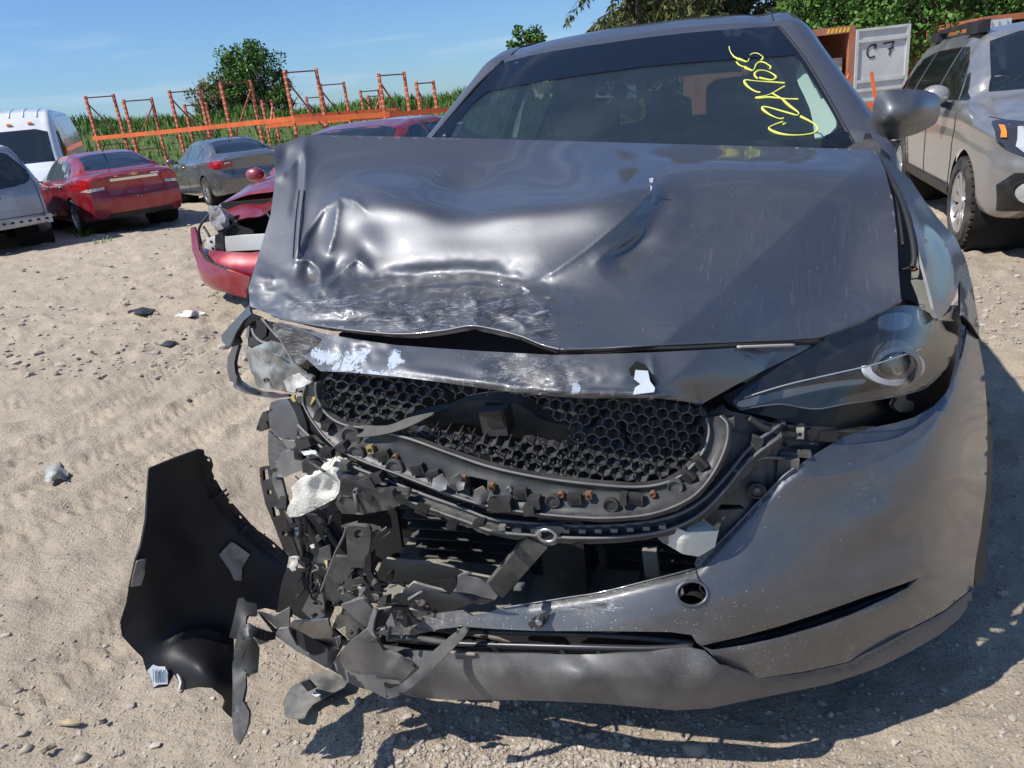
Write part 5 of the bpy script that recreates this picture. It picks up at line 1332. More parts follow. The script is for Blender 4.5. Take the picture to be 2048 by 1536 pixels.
M = MB(); M.tube([WY(p[0], p[1], 1.93) for p in catmull(TU([(1310, 400), (1400, 440), (1500, 470), (1600, 487), (1690, 485), (1750, 430), (1795, 385)]), 5)], .003, 5); M.build('cable', BLK, mu)
# pale inner pillar trims seen through the glass
TRIML2 = mk('pillar_trim_lit', (.60, .64, .55), .8)  # sunlit copy of the pillar trim, the sun put into its colour
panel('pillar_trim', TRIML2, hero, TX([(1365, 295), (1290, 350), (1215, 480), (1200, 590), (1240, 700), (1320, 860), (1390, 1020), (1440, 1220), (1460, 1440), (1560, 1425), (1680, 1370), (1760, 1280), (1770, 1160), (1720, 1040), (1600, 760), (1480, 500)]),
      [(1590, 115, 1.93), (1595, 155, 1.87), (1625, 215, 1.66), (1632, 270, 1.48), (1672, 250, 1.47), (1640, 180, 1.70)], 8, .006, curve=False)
panel('pillar_trim', TRIML, hero, [(940, 207), (952, 205), (935, 235), (912, 272), (885, 272), (905, 240)], [(940, 206, 1.85), (912, 272, 1.62), (885, 272, 1.56), (905, 240, 1.70)], 8, .006, curve=False)
panel('pillar_trim', TRIML, hero, [(1040, 200), (1050, 198), (1034, 275), (1024, 275)], 3.05, 8, .02, curve=False)
# small triangle sensor label on the tint
MB().add([on_glass(1192, 135, .009), on_glass(1228, 130, .009), on_glass(1210, 117, .009)], [(0, 1, 2)]).build('sensor_triangle', mk('sensor_grey', (.13, .15, .17), .5), ws)

# ---------------------------------------------------------------- hood
HOOD_OUT = [(500, 612), (497, 575), (520, 500), (541, 430), (551, 355), (549, 291), (575, 283), (606, 271), (640, 270), (740, 272), (880, 275), (1030, 279), (1170, 283), (1380, 289), (1580, 294), (1735, 299), (1756, 310), (1770, 340), (1786, 400), (1794, 470), (1797, 540), (1802, 600), (1730, 638), (1650, 670), (1600, 677), (1480, 683), (1380, 690), (1300, 691), (1200, 697), (1120, 699), (1085, 690), (1040, 672), (985, 658), (940, 652), (880, 662), (835, 668), (790, 668), (660, 655), (560, 637)]
HOOD_COLS = {500: [(270, .83), (290, .80), (355, .70), (430, .575), (500, .475), (575, .36), (612, .33), (700, .22)],
    600: [(270, .90), (320, .785), (400, .62), (470, .50), (540, .385), (600, .28), (640, .22), (700, .12)],
    700: [(271, .95), (330, .80), (395, .60), (430, .53), (480, .475), (530, .425), (560, .38), (600, .27), (655, .17), (700, .11)],
    850: [(274, 1.01), (340, .82), (385, .645), (425, .515), (480, .462), (535, .413), (562, .40), (585, .31), (630, .20), (660, .14), (700, .08)],
    1000: [(278, 1.06), (340, .86), (385, .665), (428, .505), (480, .453), (535, .408), (562, .395), (585, .31), (630, .19), (665, .12), (700, .08)],
    1120: [(281, 1.09), (335, .84), (385, .655), (420, .515), (480, .452), (530, .40), (575, .335), (620, .22), (697, .085)],
    1220: [(284, 1.11), (335, .83), (385, .645), (420, .535), (480, .465), (540, .37), (600, .27), (695, .09)],
    1310: [(287, 1.12), (340, .81), (385, .69), (430, .60), (480, .51), (560, .355), (640, .19), (691, .11)],
    1450: [(290, 1.13), (340, .83), (400, .69), (480, .54), (560, .40), (630, .26), (684, .175)],
    1600: [(294, 1.13), (340, .86), (400, .73), (480, .595), (560, .48), (630, .365), (677, .275)],
    1720: [(299, 1.10), (360, .85), (430, .735), (500, .63), (580, .515), (642, .385), (690, .31)],
    1805: [(300, 1.08), (345, .92), (400, .805), (470, .68), (540, .57), (600, .485), (690, .35)]}
def pchip(x, y, q):
    x = np.array(x, float); y = np.array(y, float); h = np.diff(x); d = np.diff(y)/h; m = np.zeros(len(x)); m[0] = d[0]; m[-1] = d[-1]
    for i in range(1, len(x)-1): m[i] = 0 if d[i-1]*d[i] <= 0 else 2*d[i-1]*d[i]/(d[i-1]+d[i])
    i = np.clip(np.searchsorted(x, q)-1, 0, len(x)-2); t = (q-x[i])/h[i]
    r_ = (2*t**3-3*t**2+1)*y[i]+(t**3-2*t**2+t)*h[i]*m[i]+(-2*t**3+3*t**2)*y[i+1]+(t**3-t**2)*h[i]*m[i+1]
    return np.where(t < 0, y[0]+m[0]*(q-x[0]), np.where(t > 1, y[-1]+m[-1]*(q-x[-1]), r_))
def gsm(A, s0, ax):
    n = int(3*s0)+1; w = np.exp(-.5*(np.arange(-n, n+1)/s0)**2); w /= w.sum()
    pad = [(0, 0), (0, 0)]; pad[ax] = (n, n); B = np.pad(A, pad, mode='reflect', reflect_type='odd')
    return np.apply_along_axis(lambda v: np.convolve(v, w, 'valid'), ax, B)
class Grid:
    """depth map sampled every 4 units, smoothed, looked up bicubically"""
    def __init__(s, G, x0, y0, sx, sy): s.G = gsm(gsm(G, sx/4., 1), sy/4., 0); s.x0, s.y0 = x0, y0
    def __call__(s, q):
        q = np.asarray(q, float); G = s.G; fx = np.clip((q[:, 0]-s.x0)/4, 1, G.shape[1]-3.001); fy = np.clip((q[:, 1]-s.y0)/4, 1, G.shape[0]-3.001)
        ix, iy = fx.astype(int), fy.astype(int); tx, ty = fx-ix, fy-iy
        cr = lambda t: (-.5*t+t*t-.5*t**3, 1-2.5*t*t+1.5*t**3, .5*t+2*t*t-1.5*t**3, -.5*t*t+.5*t**3)
        wx, wy = cr(tx), cr(ty); out = 0
        for a_ in range(4):
            for b_ in range(4): out = out+wy[a_]*wx[b_]*G[iy+a_-1, ix+b_-1]
        return out
def smooth_map(fn, x0, x1, y0, y1, sx, sy):
    X = np.arange(x0, x1, 4.); Y = np.arange(y0, y1, 4.); g = np.stack(np.meshgrid(X, Y), -1).reshape(-1, 2)
    v = np.concatenate([fn(g[i:i+6000]) for i in range(0, len(g), 6000)]); return Grid(v.reshape(len(Y), len(X)), x0, y0, sx, sy)
HX = np.arange(440, 1861, 4.); HY = np.arange(230, 741, 4.)
_kx = sorted(HOOD_COLS); _C = np.array([pchip(*zip(*HOOD_COLS[k]), HY) for k in _kx])
_HB = Grid(np.array([pchip(_kx, _C[:, j], HX) for j in range(len(HY))]), HX[0], HY[0], 24, 8)
WTX = np.arange(560, 1440, 4.); WTY = np.interp(WTX, [600, 690, 740, 790, 850, 905, 950, 1010, 1080, 1150, 1210, 1270, 1310, 1380], [0, 4, 14, 10, 2, -16, -14, -3, 0, 4, 12, 26, 22, 0])
WTY = np.convolve(np.pad(WTY, 15, mode='edge'), np.hanning(31)/np.hanning(31).sum(), 'valid')
def HBASE(q):
    """base sheet; the line where it breaks into the crushed zone wanders"""
    q = np.array(q, float); wx = np.interp(q[:, 0], WTX, WTY)
    wx = wx+4*(vnoise(q[:, 0]/70, q[:, 0]*0+.3, 41)-.5)
    q[:, 1] += wx*smoothstep(330, 385, q[:, 1])*(1-smoothstep(440, 510, q[:, 1])); return _HB(q)
CREASE = [(1290, 720), (1700, 350)]
def hood_disp(xy):
    d = np.zeros(len(xy))
    # style crease from grille corner to pillar: right side slopes away
    a, b = np.array(CREASE[0], float), np.array(CREASE[1], float); n = np.array([-(b-a)[1], (b-a)[0]]); n /= np.linalg.norm(n)
    s = (xy-a)@n
    if n[0] < 0: s = -s
    k = np.clip(1-np.abs(s)/420, 0, 1)
    d += .00042*np.maximum(s, 0)*k+.0002*np.maximum(-s, 0)*np.clip(1+s/110, 0, 1)
    # the torn pinch and the folds running down from it
    d += ridge(xy, [(1302, 358), (1285, 408), (1235, 450), (1170, 500), (1105, 545), (1050, 575)], 34, -.034)
    d += ridge(xy, [(1335, 372), (1312, 430), (1265, 495), (1215, 560)], 30, .026, False)
    d += ridge(xy, [(1300, 440), (1262, 474), (1215, 505), (1180, 530)], 12, -.014)
    d += ridge(xy, [(1300, 360), (1303, 405)], 9, -.016)
    # long crest where the flat rear part breaks into the crushed front
    d += ridge(xy, [(700, 398), (800, 405), (880, 412), (960, 426), (1060, 420), (1180, 402), (1296, 366)], 34, -.010, False)
    d += ridge(xy, [(905, 384), (930, 398), (965, 426)], 14, .007, False)
    # peaked bulge on the left with the hollows beside it
    d += ridge(xy, [(590, 522), (612, 470), (645, 420), (682, 393), (712, 402), (735, 425)], 12, -.024)
    d += ridge(xy, [(680, 395), (674, 430), (668, 470), (655, 512)], 14, -.022)
    d += blob(xy, (640, 462), 26, 44, 20, .016); d += blob(xy, (735, 492), 34, 42, -10, .017)
    d += ridge(xy, [(585, 520), (620, 522), (640, 540), (642, 570), (632, 592)], 9, -.018)
    d += blob(xy, (617, 550), 18, 24, 0, .022); d += ridge(xy, [(640, 585), (668, 560), (690, 535), (715, 518), (745, 540)], 12, -.020)
    d += blob(xy, (672, 540), 15, 22, 30, .018); d += ridge(xy, [(680, 575), (675, 592), (650, 600)], 9, -.012)
    # overhang and the bright lip of the pushed in front
    d += ridge(xy, [(735, 560), (820, 548), (920, 540), (990, 545), (1045, 574)], 15, .012, False)
    d += ridge(xy, [(700, 574), (780, 575), (880, 568), (960, 563), (1020, 570), (1070, 590), (1108, 612)], 10, -.020)
    # crumpled nose
    d += blob(xy, (940, 588), 18, 14, 0, -.018); d += ridge(xy, [(930, 590), (955, 605), (948, 640), (955, 660)], 9, -.016)
    d += ridge(xy, [(940, 600), (870, 620), (820, 640)], 9, -.010); d += ridge(xy, [(955, 612), (1010, 628), (1060, 660)], 10, -.012)
    d += blob(xy, (880, 645), 40, 16, -10, .016); d += blob(xy, (1010, 650), 30, 16, 20, .016); d += blob(xy, (1070, 630), 26, 26, 0, -.010)
    d += ridge(xy, [(620, 632), (700, 620), (790, 640), (840, 636)], 11, -.010); d += blob(xy, (690, 640), 60, 9, 0, .008)
    # left flap: hem folded over
    d += ridge(xy, [(609, 275), (611, 330), (602, 420), (594, 500), (590, 540)], 9, -.020); d += ridge(xy, [(598, 300), (598, 380), (586, 440)], 9, .012, False)
    d += ridge(xy, [(612, 285), (596, 315), (570, 345), (553, 362)], 10, -.016); d += blob(xy, (572, 318), 18, 26, 20, .022)
    d += ridge(xy, [(505, 552), (530, 556), (548, 556)], 6, -.006); d += blob(xy, (515, 560), 26, 34, 0, -.014)
    # small random dents in the crushed part
    w = np.exp(-((xy[:, 1]-600)/55)**2)*np.clip((1140-xy[:, 0])/60, 0, 1)
    d += w*.012*(vnoise(xy[:, 0]/26, xy[:, 1]/15, 71)-.5)+w*.006*(vnoise(xy[:, 0]/11, xy[:, 1]/8, 72)-.5)
    w2 = np.clip((1250-xy[:, 0])/300, 0, 1)
    d += w2*np.clip((xy[:, 1]-430)/60, 0, 1)*.003*(vnoise(xy[:, 0]/90, xy[:, 1]/60, 73)-.5)
    return d
def hood_scuff(xy):
    s = np.zeros(len(xy)); P = [(550, 612), (590, 590), (680, 580), (760, 590), (850, 600), (940, 575), (1040, 585), (1105, 612), (1118, 690), (1000, 665), (780, 668), (640, 640)]
    ins = inside(xy, np.array(P, float)); e = segdist(xy, np.array(P, float)); s = np.where(ins, np.clip(.35+e/22, 0, 1), np.clip(.3-e/14, 0, 1)); return s
def hood_streak(xy): return np.clip((xy[:, 0]-1330)/90, 0, 1)*np.clip((xy[:, 1]-390)/60, 0, 1)
hood = panel('hood', PAINT, hero, HOOD_OUT, HBASE, 5.0, .010, disp=hood_disp, curve=False, edge=7, attrs={'scuff': hood_scuff, 'streak': hood_streak, 'dirt': lambda q: np.full(len(q), .05)})
# torn paint at the pinch: bare bright flakes
BARE = mk('bare_metal_chip', (.68, .69, .70), .4, metal=.5)
def hoodY(px, py): q = np.array([[px, py]], float); return float(HBASE(q)[0]+hood_disp(q)[0])
for P in ([(1298, 357), (1307, 356), (1304, 366), (1299, 364)], [(1300, 370), (1305, 374), (1301, 384)], [(1299, 388), (1304, 392), (1303, 402), (1297, 405)]):
    panel('paint_chip', BARE, hood, P, hoodY(1302, 380)-.006, 3, .003, curve=False)
panel('paint_chip', BARE, hood, [(1042, 572), (1060, 582), (1056, 588), (1044, 578)], hoodY(1050, 580)-.008, 4, .003, curve=False)
# hem seam on the left flap
for x0 in (0, 10):
    M = MB(); M.tube([WY(px+x0, py, hoodY(px+x0, py)-.004) for px, py in catmull([(598, 380), (592, 430), (588, 480), (586, 515)], 5)], .0016, 5); M.build('hem_line', SEALM, hood)
# washer jet / hood inner edge shadow gap
# ---------------------------------------------------------------- body colour bar under the hood edge
BAR_OUT = [(560, 645), (600, 655), (650, 668), (720, 680), (790, 690), (870, 696), (960, 702), (1050, 707), (1110, 710), (1200, 708), (1300, 705), (1400, 700), (1480, 695), (1560, 690), (1637, 685), (1600, 705), (1540, 735), (1475, 768), (1430, 793), (1404, 808), (1370, 803), (1320, 797), (1250, 796), (1180, 797), (1110, 793), (1030, 785), (960, 776), (880, 764), (800, 754), (740, 748), (690, 744), (640, 742), (610, 715), (585, 680)]
BAR_PTS = [(560, 645, .26), (650, 668, .16), (790, 690, .11), (960, 702, .09), (1110, 710, .06), (1300, 705, .08), (1480, 695, .16), (1637, 685, .30), (1404, 808, .045), (1320, 797, .01), (1250, 796, .0), (1110, 793, -.02), (960, 776, -.005), (800, 754, .025), (690, 744, .07), (640, 742, .11), (1475, 768, .09),
           (700, 712, .09), (800, 725, .05), (960, 742, .015), (1110, 755, -.015), (1250, 755, .01), (1400, 755, .06), (1500, 725, .14), (600, 700, .19)]
def bar_disp(xy):
    d = ridge(xy, [(1300, 700), (1310, 760), (1312, 800)], 9, -.006)+ridge(xy, [(800, 740), (960, 765), (1110, 783), (1250, 787), (1380, 797)], 9, -.012, False)
    d += ridge(xy, [(1388, 770), (1393, 795), (1404, 808)], 6, .010)
    # crescent of the hidden crease continuing from the hood
    a, b = np.array((1310., 790.)), np.array((1420., 690.)); n = np.array([-(b-a)[1], (b-a)[0]]); n /= np.linalg.norm(n); n = n if n[0] > 0 else -n; d += .00045*np.maximum((xy-a)@n, 0)
    w = np.clip((830-xy[:, 0])/80, 0, 1); d += w*.016*(vnoise(xy[:, 0]/22, xy[:, 1]/18, 81)-.5)
    w = np.exp(-((xy[:, 0]-1080)/110)**2); d += w*.014*(vnoise(xy[:, 0]/40, xy[:, 1]/26, 83)-.5)+w*.006*(vnoise(xy[:, 0]/14, xy[:, 1]/11, 84)-.5)
    return d
def bar_chip(xy):
    c = np.zeros(len(xy))
    for ctr, rx, ry, a in (((650, 712), 46, 22, 10), ((720, 712), 56, 26, 0), ((788, 722), 26, 38, -10), ((745, 746), 66, 13, 6), ((690, 735), 36, 16, 0)): c = np.maximum(c, blob(xy, ctr, rx, ry, a, .86))
    c = c-blob(xy, (755, 717), 17, 15, 0, .8)
    for ctr, rx, ry, a in (((1152, 775), 14, 22, 0),): c = np.maximum(c, blob(xy, ctr, rx, ry, a, .8))
    return np.maximum(c, 0)
def bar_scuff(xy):
    s = np.maximum(blob(xy, (1040, 740), 80, 46, 0, 1.), blob(xy, (1130, 750), 50, 46, 0, .9)); s = np.maximum(s, blob(xy, (620, 700), 60, 50, 0, .9)); s = np.maximum(s, np.exp(-(segdist(xy, np.array([(650, 742), (800, 752), (960, 772), (1110, 790), (1250, 793), (1380, 800)], float), False)/9)**2)); return np.clip(s, 0, 1)
bar = panel('grille_header', PAINT, hero, BAR_OUT, BAR_PTS, 5.5, .008, disp=bar_disp, curve=False, edge=7, attrs={'scuff': bar_scuff, 'chip': bar_chip, 'dirt': lambda q: blob(q, (1050, 745), 90, 50, 0, .9)+.12})
BT = TPS(BAR_PTS)
barY = lambda px, py: float(BT(np.array([[px, py]], float))[0]+bar_disp(np.array([[px, py]], float))[0])
PRIM = mk('pale_primer', (.46, .51, .58), .6, col2=(.36, .41, .47), nscale=14, bump=.4, bscale=40)
HOLE = [(1258, 738), (1272, 722), (1290, 730), (1304, 748), (1314, 772), (1312, 785), (1255, 790), (1268, 768), (1262, 755)]
panel('torn_hole', DEEP, bar, HOLE, barY(1285, 755)-.006, 6, .002, curve=False)
panel('primer_flap', PRIM, bar, [(1272, 732), (1286, 728), (1296, 742), (1300, 762), (1310, 776), (1308, 784), (1266, 789), (1270, 775), (1281, 768), (1268, 758)], [(1272, 732, barY(1280, 740)-.012), (1310, 780, barY(1300, 775)-.018), (1266, 789, barY(1266, 780)-.012), (1285, 755, barY(1285, 755)-.014)], 6, .003, curve=False)
# dark slot between hood and bar with the broken rubber seal
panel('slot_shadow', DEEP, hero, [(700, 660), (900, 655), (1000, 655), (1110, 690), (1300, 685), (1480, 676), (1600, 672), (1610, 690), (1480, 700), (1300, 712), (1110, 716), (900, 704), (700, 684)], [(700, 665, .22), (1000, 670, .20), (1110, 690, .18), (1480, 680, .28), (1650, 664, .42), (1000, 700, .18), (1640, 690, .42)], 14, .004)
M = MB(); M.tube([WY(px, py, y) for px, py, y in catmull([(1110, 703, .085), (1180, 701, .09), (1280, 697, .105), (1380, 696, .13), (1470, 691, .175), (1560, 688, .24), (1640, 684, .32)], 6)], .0045, 6); M.build('hood_seal', SEALM, hero)
M = MB(); M.tube([WY(px, py, y) for px, py, y in catmull([(1475, 694, .165), (1530, 692, .205), (1588, 690, .255)], 6)], .0028, 6); M.build('seal_strip', mk('pale_seal', (.42, .40, .36), .7), hero)
M = MB(); M.tube([WY(px, py, y-.004) for px, py, y in catmull([(1120, 699, .08), (1200, 697, .095), (1300, 691, .11), (1480, 683, .19), (1600, 677, .275), (1650, 670, .305), (1730, 638, .39), (1802, 600, .485)], 6)], .0026, 6); M.build('hood_hem', PAINT, hood)
M = MB(); M.tube([WY(px, py, y-.004) for px, py, y in catmull([(560, 637, .25), (660, 655, .175), (790, 668, .14), (880, 662, .135), (940, 652, .13), (985, 658, .125), (1040, 672, .11), (1085, 690, .095), (1120, 699, .08)], 6)], .0028, 6); M.build('hood_hem', PAINT, hood)

MB().box((0, 2.35, .27), (1.60, 3.9, .06)).build('underbody_light_block', WELL, hero, smooth=False)  # added unseen floor boxes that block sunlight leaking under the car
MB().box((.02, .42, .235), (1.15, .36, .03)).build('underbody_light_block', WELL, hero, smooth=False)
# ---------------------------------------------------------------- grille mesh
MESH_OUT = [(645, 740), (700, 742), (800, 752), (960, 772), (1110, 790), (1250, 796), (1390, 806), (1412, 835), (1418, 865), (1405, 905), (1370, 945), (1330, 966), (1270, 974), (1180, 968), (1080, 955), (985, 935), (900, 907), (820, 878), (740, 858), (690, 850), (655, 830), (634, 795), (632, 765)]
GRY = TPS([(640, 745, .125), (960, 775, .065), (1400, 808, .105), (1418, 865, .09), (1330, 966, .035), (1100, 957, .015), (985, 935, .018), (820, 878, .045), (660, 835, .095), (1000, 850, .04)])
gY = lambda x, y: float(GRY(np.array([[x, y]], float))[0])
GONE = [(735, 850), (800, 838), (880, 805), (905, 795), (980, 788), (1070, 796), (1090, 830), (1150, 862), (1140, 885), (1060, 886), (985, 876), (900, 862), (830, 862), (770, 866)]
def grille():
    e = 14.5; w = e*math.sqrt(3); h = e*1.5; mo = np.array(MESH_OUT, float); go = np.array(GONE, float); segs = []
    R2 = np.array([[math.cos(.20), -math.sin(.20)], [math.sin(.20), math.cos(.20)]])
    for j in range(-20, 24):
        for i in range(-26, 30):
            c = np.array([i*w+(w/2 if j % 2 else 0), j*h]); vt = [c+e*np.array([math.sin(a), -math.cos(a)]) for a in (0, math.pi/3, 2*math.pi/3, math.pi)]
            for a, b in zip(vt[:-1], vt[1:]): segs.append((R2@a*[1.0, .86]+[1020, 870], R2@b*[1.0, .86]+[1020, 870]))
    S = np.array(segs); mid = S.mean(1); ok = inside(S[:, 0], mo) & inside(S[:, 1], mo) & ~inside(mid, go)
    S = S[ok]; r = np.random.default_rng(3)
    g = hero; fins = []; order = np.argsort(S[:, :, 1].mean(1))[::-1]
    rest = MB(); root = None
    for n_, k in enumerate(order):
        a, b = S[k]; b = a+(b-a)*(.86 if (k % 3) else 1.0)
        if r.random() < .04: continue
        jit = r.normal(0, .0025, 2); ya, yb = gY(*a)+jit[0], gY(*b)+jit[0]; A = WY(a[0], a[1], ya); B = WY(b[0], b[1], yb)
        d = B-A; d /= np.linalg.norm(d); t = np.cross(d, [0, 1, 0.]); t /= np.linalg.norm(t); dep = np.array([0, .026, .004]); w2 = t*.0013; bk = t*.0006
        v = [A-w2, A+w2, B+w2, B-w2, A-bk+dep, A+bk+dep, B+bk+dep, B-bk+dep]
        f = [(0, 1, 2, 3), (0, 4, 5, 1), (1, 5, 6, 2), (2, 6, 7, 3), (3, 7, 4, 0)]
        if n_ < 285: obj('grille_fin', v, f, GRM, gr, smooth=False)
        else: rest.add(v, f)
    rest.build('fine_mesh', GRM, gr, smooth=False, kind='stuff')
    # little spikes standing on the joints
    sp = MB()
    for k in range(len(S)):
        if r.random() < .35:
            a = S[k][0]; A = WY(a[0], a[1], gY(*a)); sp.bar(A, A+np.array([r.normal(0, .004), -.008, .012+r.uniform(0, .008)]), .0024, .0024, up=(1, 0, 0))
    sp.build('joint_spikes', GRM, gr, smooth=False, kind='stuff')
GRM = mk('grille_black', (.042, .042, .043), .33, spec=.7, dust=.45, dusthazecol=(.17, .16, .145), dscale=12)
# frame that carries the mesh, with its clips
FR_IN = [(632, 765), (634, 795), (655, 830), (690, 850), (740, 858), (820, 878), (900, 907), (985, 935), (1080, 955), (1180, 968), (1270, 974), (1330, 966), (1370, 945), (1405, 905), (1418, 865), (1412, 835)]
FR_OUT = [(1440, 832), (1455, 850), (1452, 890), (1430, 940), (1395, 985), (1350, 1012), (1290, 1030), (1200, 1036), (1100, 1030), (1020, 1020), (960, 1008), (890, 985), (800, 950), (720, 920), (668, 892), (630, 850), (606, 805), (612, 770)]
FRY = TPS([(632, 765, .11), (606, 805, .11), (690, 850, .07), (668, 892, .05), (820, 878, .035), (800, 950, .01), (985, 935, .005), (960, 1008, -.03), (1180, 968, -.005), (1180, 1036, -.04), (1330, 966, .025), (1350, 1012, -.01), (1418, 865, .085), (1455, 850, .085), (1430, 940, .05)])
fY = lambda x, y: float(FRY(np.array([[x, y]], float))[0])
def frame_disp(q):
    d = ridge(q, FR_IN, 6, -.010, False, taper=False)+ridge(q, FR_OUT, 6, -.006, False, taper=False)
    return d+.003*(vnoise(q[:, 0]/40, q[:, 1]/30, 91)-.5)
gr = panel('grille', PLAS, hero, FR_IN+FR_OUT, lambda q: FRY(q), 8, .012, disp=frame_disp, curve=False, holes=[[(938, 952), (975, 960), (974, 995), (940, 990)]])
grille()
M = MB(); M.tube([WY(x, y, fY(x, y)-.010) for x, y in catmull(FR_IN, 5)], .0028, 6); M.build('mesh_rim', PLASG, gr)
M = MB(); M.tube([WY(x, y, fY(x, y)-.008) for x, y in catmull(FR_OUT, 5)], .0022, 6); M.build('frame_rim', PLASG, gr)
# second step of the frame: the long curved channel below
CH = [(596, 850), (640, 892), (690, 925), (760, 955), (850, 990), (930, 1018), (985, 1038), (1060, 1046), (1160, 1052), (1260, 1048), (1340, 1034), (1400, 1004), (1450, 955), (1500, 895), (1560, 850)]
CY = lambda x, y: fY(min(x, 1440), min(y, 1030))+.03
chp = [(x, y) for x, y in CH]; chl = [(x+(4 if x > 1350 else -2), y+24) for x, y in reversed(CH)]
CHT = TPS([(596, 850, .13), (640, 905, .08), (760, 960, .03), (930, 1025, -.005), (1060, 1055, -.01), (1260, 1055, .0), (1400, 1010, .04), (1500, 905, .12), (1560, 860, .17)])
chan = panel('lower_channel', PLASD, hero, chp+chl, lambda q: CHT(q), 8, .015, disp=lambda q: ridge(q, [(x, y+12) for x, y in CH], 5, .010, False, taper=False), curve=False)
for off, r_ in ((0, .0035), (24, .003)):
    M = MB(); M.tube([WY(x, y+off, float(CHT(np.array([[x, y+off]]))[0])-.004) for x, y in catmull(CH, 5)], r_, 6); M.build('channel_edge', PLASG, chan)
def disc(name, mat, parent, px, py, y, rpx, h=.006, sides=20, dish=True):
    c = WY(px, py, y); r_ = rpx*np.linalg.norm(ray(px, py))*abs((c-CAM)[1]/ray(px, py)[1])/FPX*.9
    M = MB(); M.lathe([(.0001, -h*.4 if dish else -h), (r_*.75, -h*.4 if dish else -h), (r_*.82, -h), (r_, -h*.9), (r_*1.02, h*.6)], c, 'y', sides); return M.build(name, mat, parent, sharp=40)
def blk(name, mat, parent, px, py, y, wpx, hpx, d=.012, ang=0., hole=True):
    c = WY(px, py, y); s = np.linalg.norm(c-CAM)/FPX/1.08; R3 = np.array(Matrix.Rotation(rad(-ang), 3, 'Y'))
    M = MB(); M.box(c, (wpx*s, d, hpx*s), R3); o = M.build(name, mat, parent, smooth=False)
    if hole:
        M = MB(); M.box(c+[0, -d*.5-.001, 0], (wpx*s*.55, .003, hpx*s*.35), R3); M.build('socket', DEEP, o, smooth=False)
    return o
for px, py, rp in ((703, 872, 24), (713, 905, 20), (790, 935, 21), (1106, 1001, 17), (1222, 1009, 17), (1350, 972, 17)): disc('round_boss', PLASD, gr, px, py, fY(px, py)-.004, rp)
for px, py in ((742, 898),): blk('spring_clip', GOLD, gr, px, py, fY(px, py)-.008, 14, 18, ang=10)
for px, py in ((928, 958), (984, 973), (1178, 990)): blk('spring_clip', BOLT, gr, px, py, fY(px, py)-.008, 13, 15, ang=8)
for px, py in ((791, 914), (1019, 977), (1123, 988), (1306, 987)): disc('screw_head', BOLT if px != 1019 else STEEL, gr, px, py, fY(px, py)-.006, 7, .006, 10)
for px, py, a in ((768, 911, 14), (836, 938, 14), (868, 950, 14), (1042, 986, 5), (1150, 997, 3), (1272, 997, -3), (1375, 950, -40), (1400, 925, -48)): blk('clip_socket', PLAS, gr, px, py, fY(px, py)-.006, 30, 22, .014, a)
for px, py, a, w, h in ((686, 893, 20, 22, 18), (755, 955, 18, 28, 18), (735, 965, 20, 40, 26), (1002, 1008, 4, 50, 26), (1070, 1003, 4, 26, 24), (1248, 996, 0, 14, 20), (1060, 1018, 5, 24, 20), (640, 830, 60, 22, 16), (655, 850, 60, 20, 16)): blk('moulded_block', PLAS, gr, px, py, fY(px, py)-.010, w, h, .024, a, False)
for px, py in ((915, 965), (962, 990), (880, 965)):
    P = [(px-14, py-8), (px+3, py-17), (px+16, py-4), (px+12, py+14), (px-2, py+18), (px-17, py+9)]; panel('torn_tab', PLASG, gr, P, [(a, b, fY(px, py)-.02+random.uniform(-.012, .012)) for a, b in P], 8, .003, curve=False)
for k in range(11):     # fingers along the lower channel
    x = 1005+k*32; y = 1060-.00028*(x-1150)**2; blk('channel_tab', PLASG, chan, x, y, float(CHT(np.array([[x, y]]))[0])-.006, 14, 9, .012, 0, False)
# oval tow bracket
tw = panel('tow_bracket', PLASG, hero, Z7([(470, 1000), (500, 985), (600, 985), (640, 1000), (615, 1030), (605, 1075), (560, 1092), (515, 1080), (490, 1050)]), [(1070, 1058, -.02), (1130, 1058, -.02), (1095, 1090, -.02), (1080, 1075, -.03)], 6, .02)
c0 = WY(1094, 1071, -.05); M = MB(); M.tube([c0+np.array([.017*math.cos(a), 0, .013*math.sin(a)]) for a in np.linspace(0, 6.283, 25)[:-1]], .0035, 6, closed=True); M.build('bracket_rim', STEEL, tw)
blk('bracket_slot', DEEP, tw, 1094, 1071, -.044, 24, 14, .004, 0, False)
# cooling pack, crash beam and depth behind the mesh
panel('radiator', DEEP, hero, [(620, 720), (900, 720), (1300, 740), (1480, 800), (1500, 1000), (1440, 1130), (1200, 1150), (1000, 1140), (800, 1110), (700, 1070), (640, 950)], [(620, 720, .42), (1480, 800, .38), (1440, 1130, .42), (690, 1060, .46), (1000, 900, .36)], 30, .01)
slat_m = mk('shutter_slat', (.022, .023, .024), .45, dust=.3, dusthazecol=(.12, .115, .10))
for k in range(7):      # shutter slats left of the strut and right of it
    z = .545-.036*k; MB().box((-.16, .235+.012*k, z), (.46, .05, .008), np.array(Matrix.Rotation(rad(28), 3, 'X'))).build('shutter_slat', slat_m, hero, smooth=False)
    if k < 5: MB().box((.28, .235+.012*k, z-.02), (.36, .05, .008), np.array(Matrix.Rotation(rad(28), 3, 'X'))).build('shutter_slat', slat_m, hero, smooth=False)
MB().box((.02, .20, .50), (.10, .06, .28)).build('shutter_post', PLAS, hero, smooth=False)
beam = panel('crash_bar', PLASD, hero, [(790, 850), (880, 822), (920, 806), (985, 800), (1040, 812), (1090, 842), (1160, 858), (1160, 892), (1060, 880), (985, 862), (920, 845), (850, 862)], [(790, 850, .16), (920, 806, .12), (985, 830, .10), (1160, 870, .14), (1060, 845, .11)], 10, .05, disp=lambda q: ridge(q, [(860, 845), (930, 828), (985, 832)], 4, -.006))
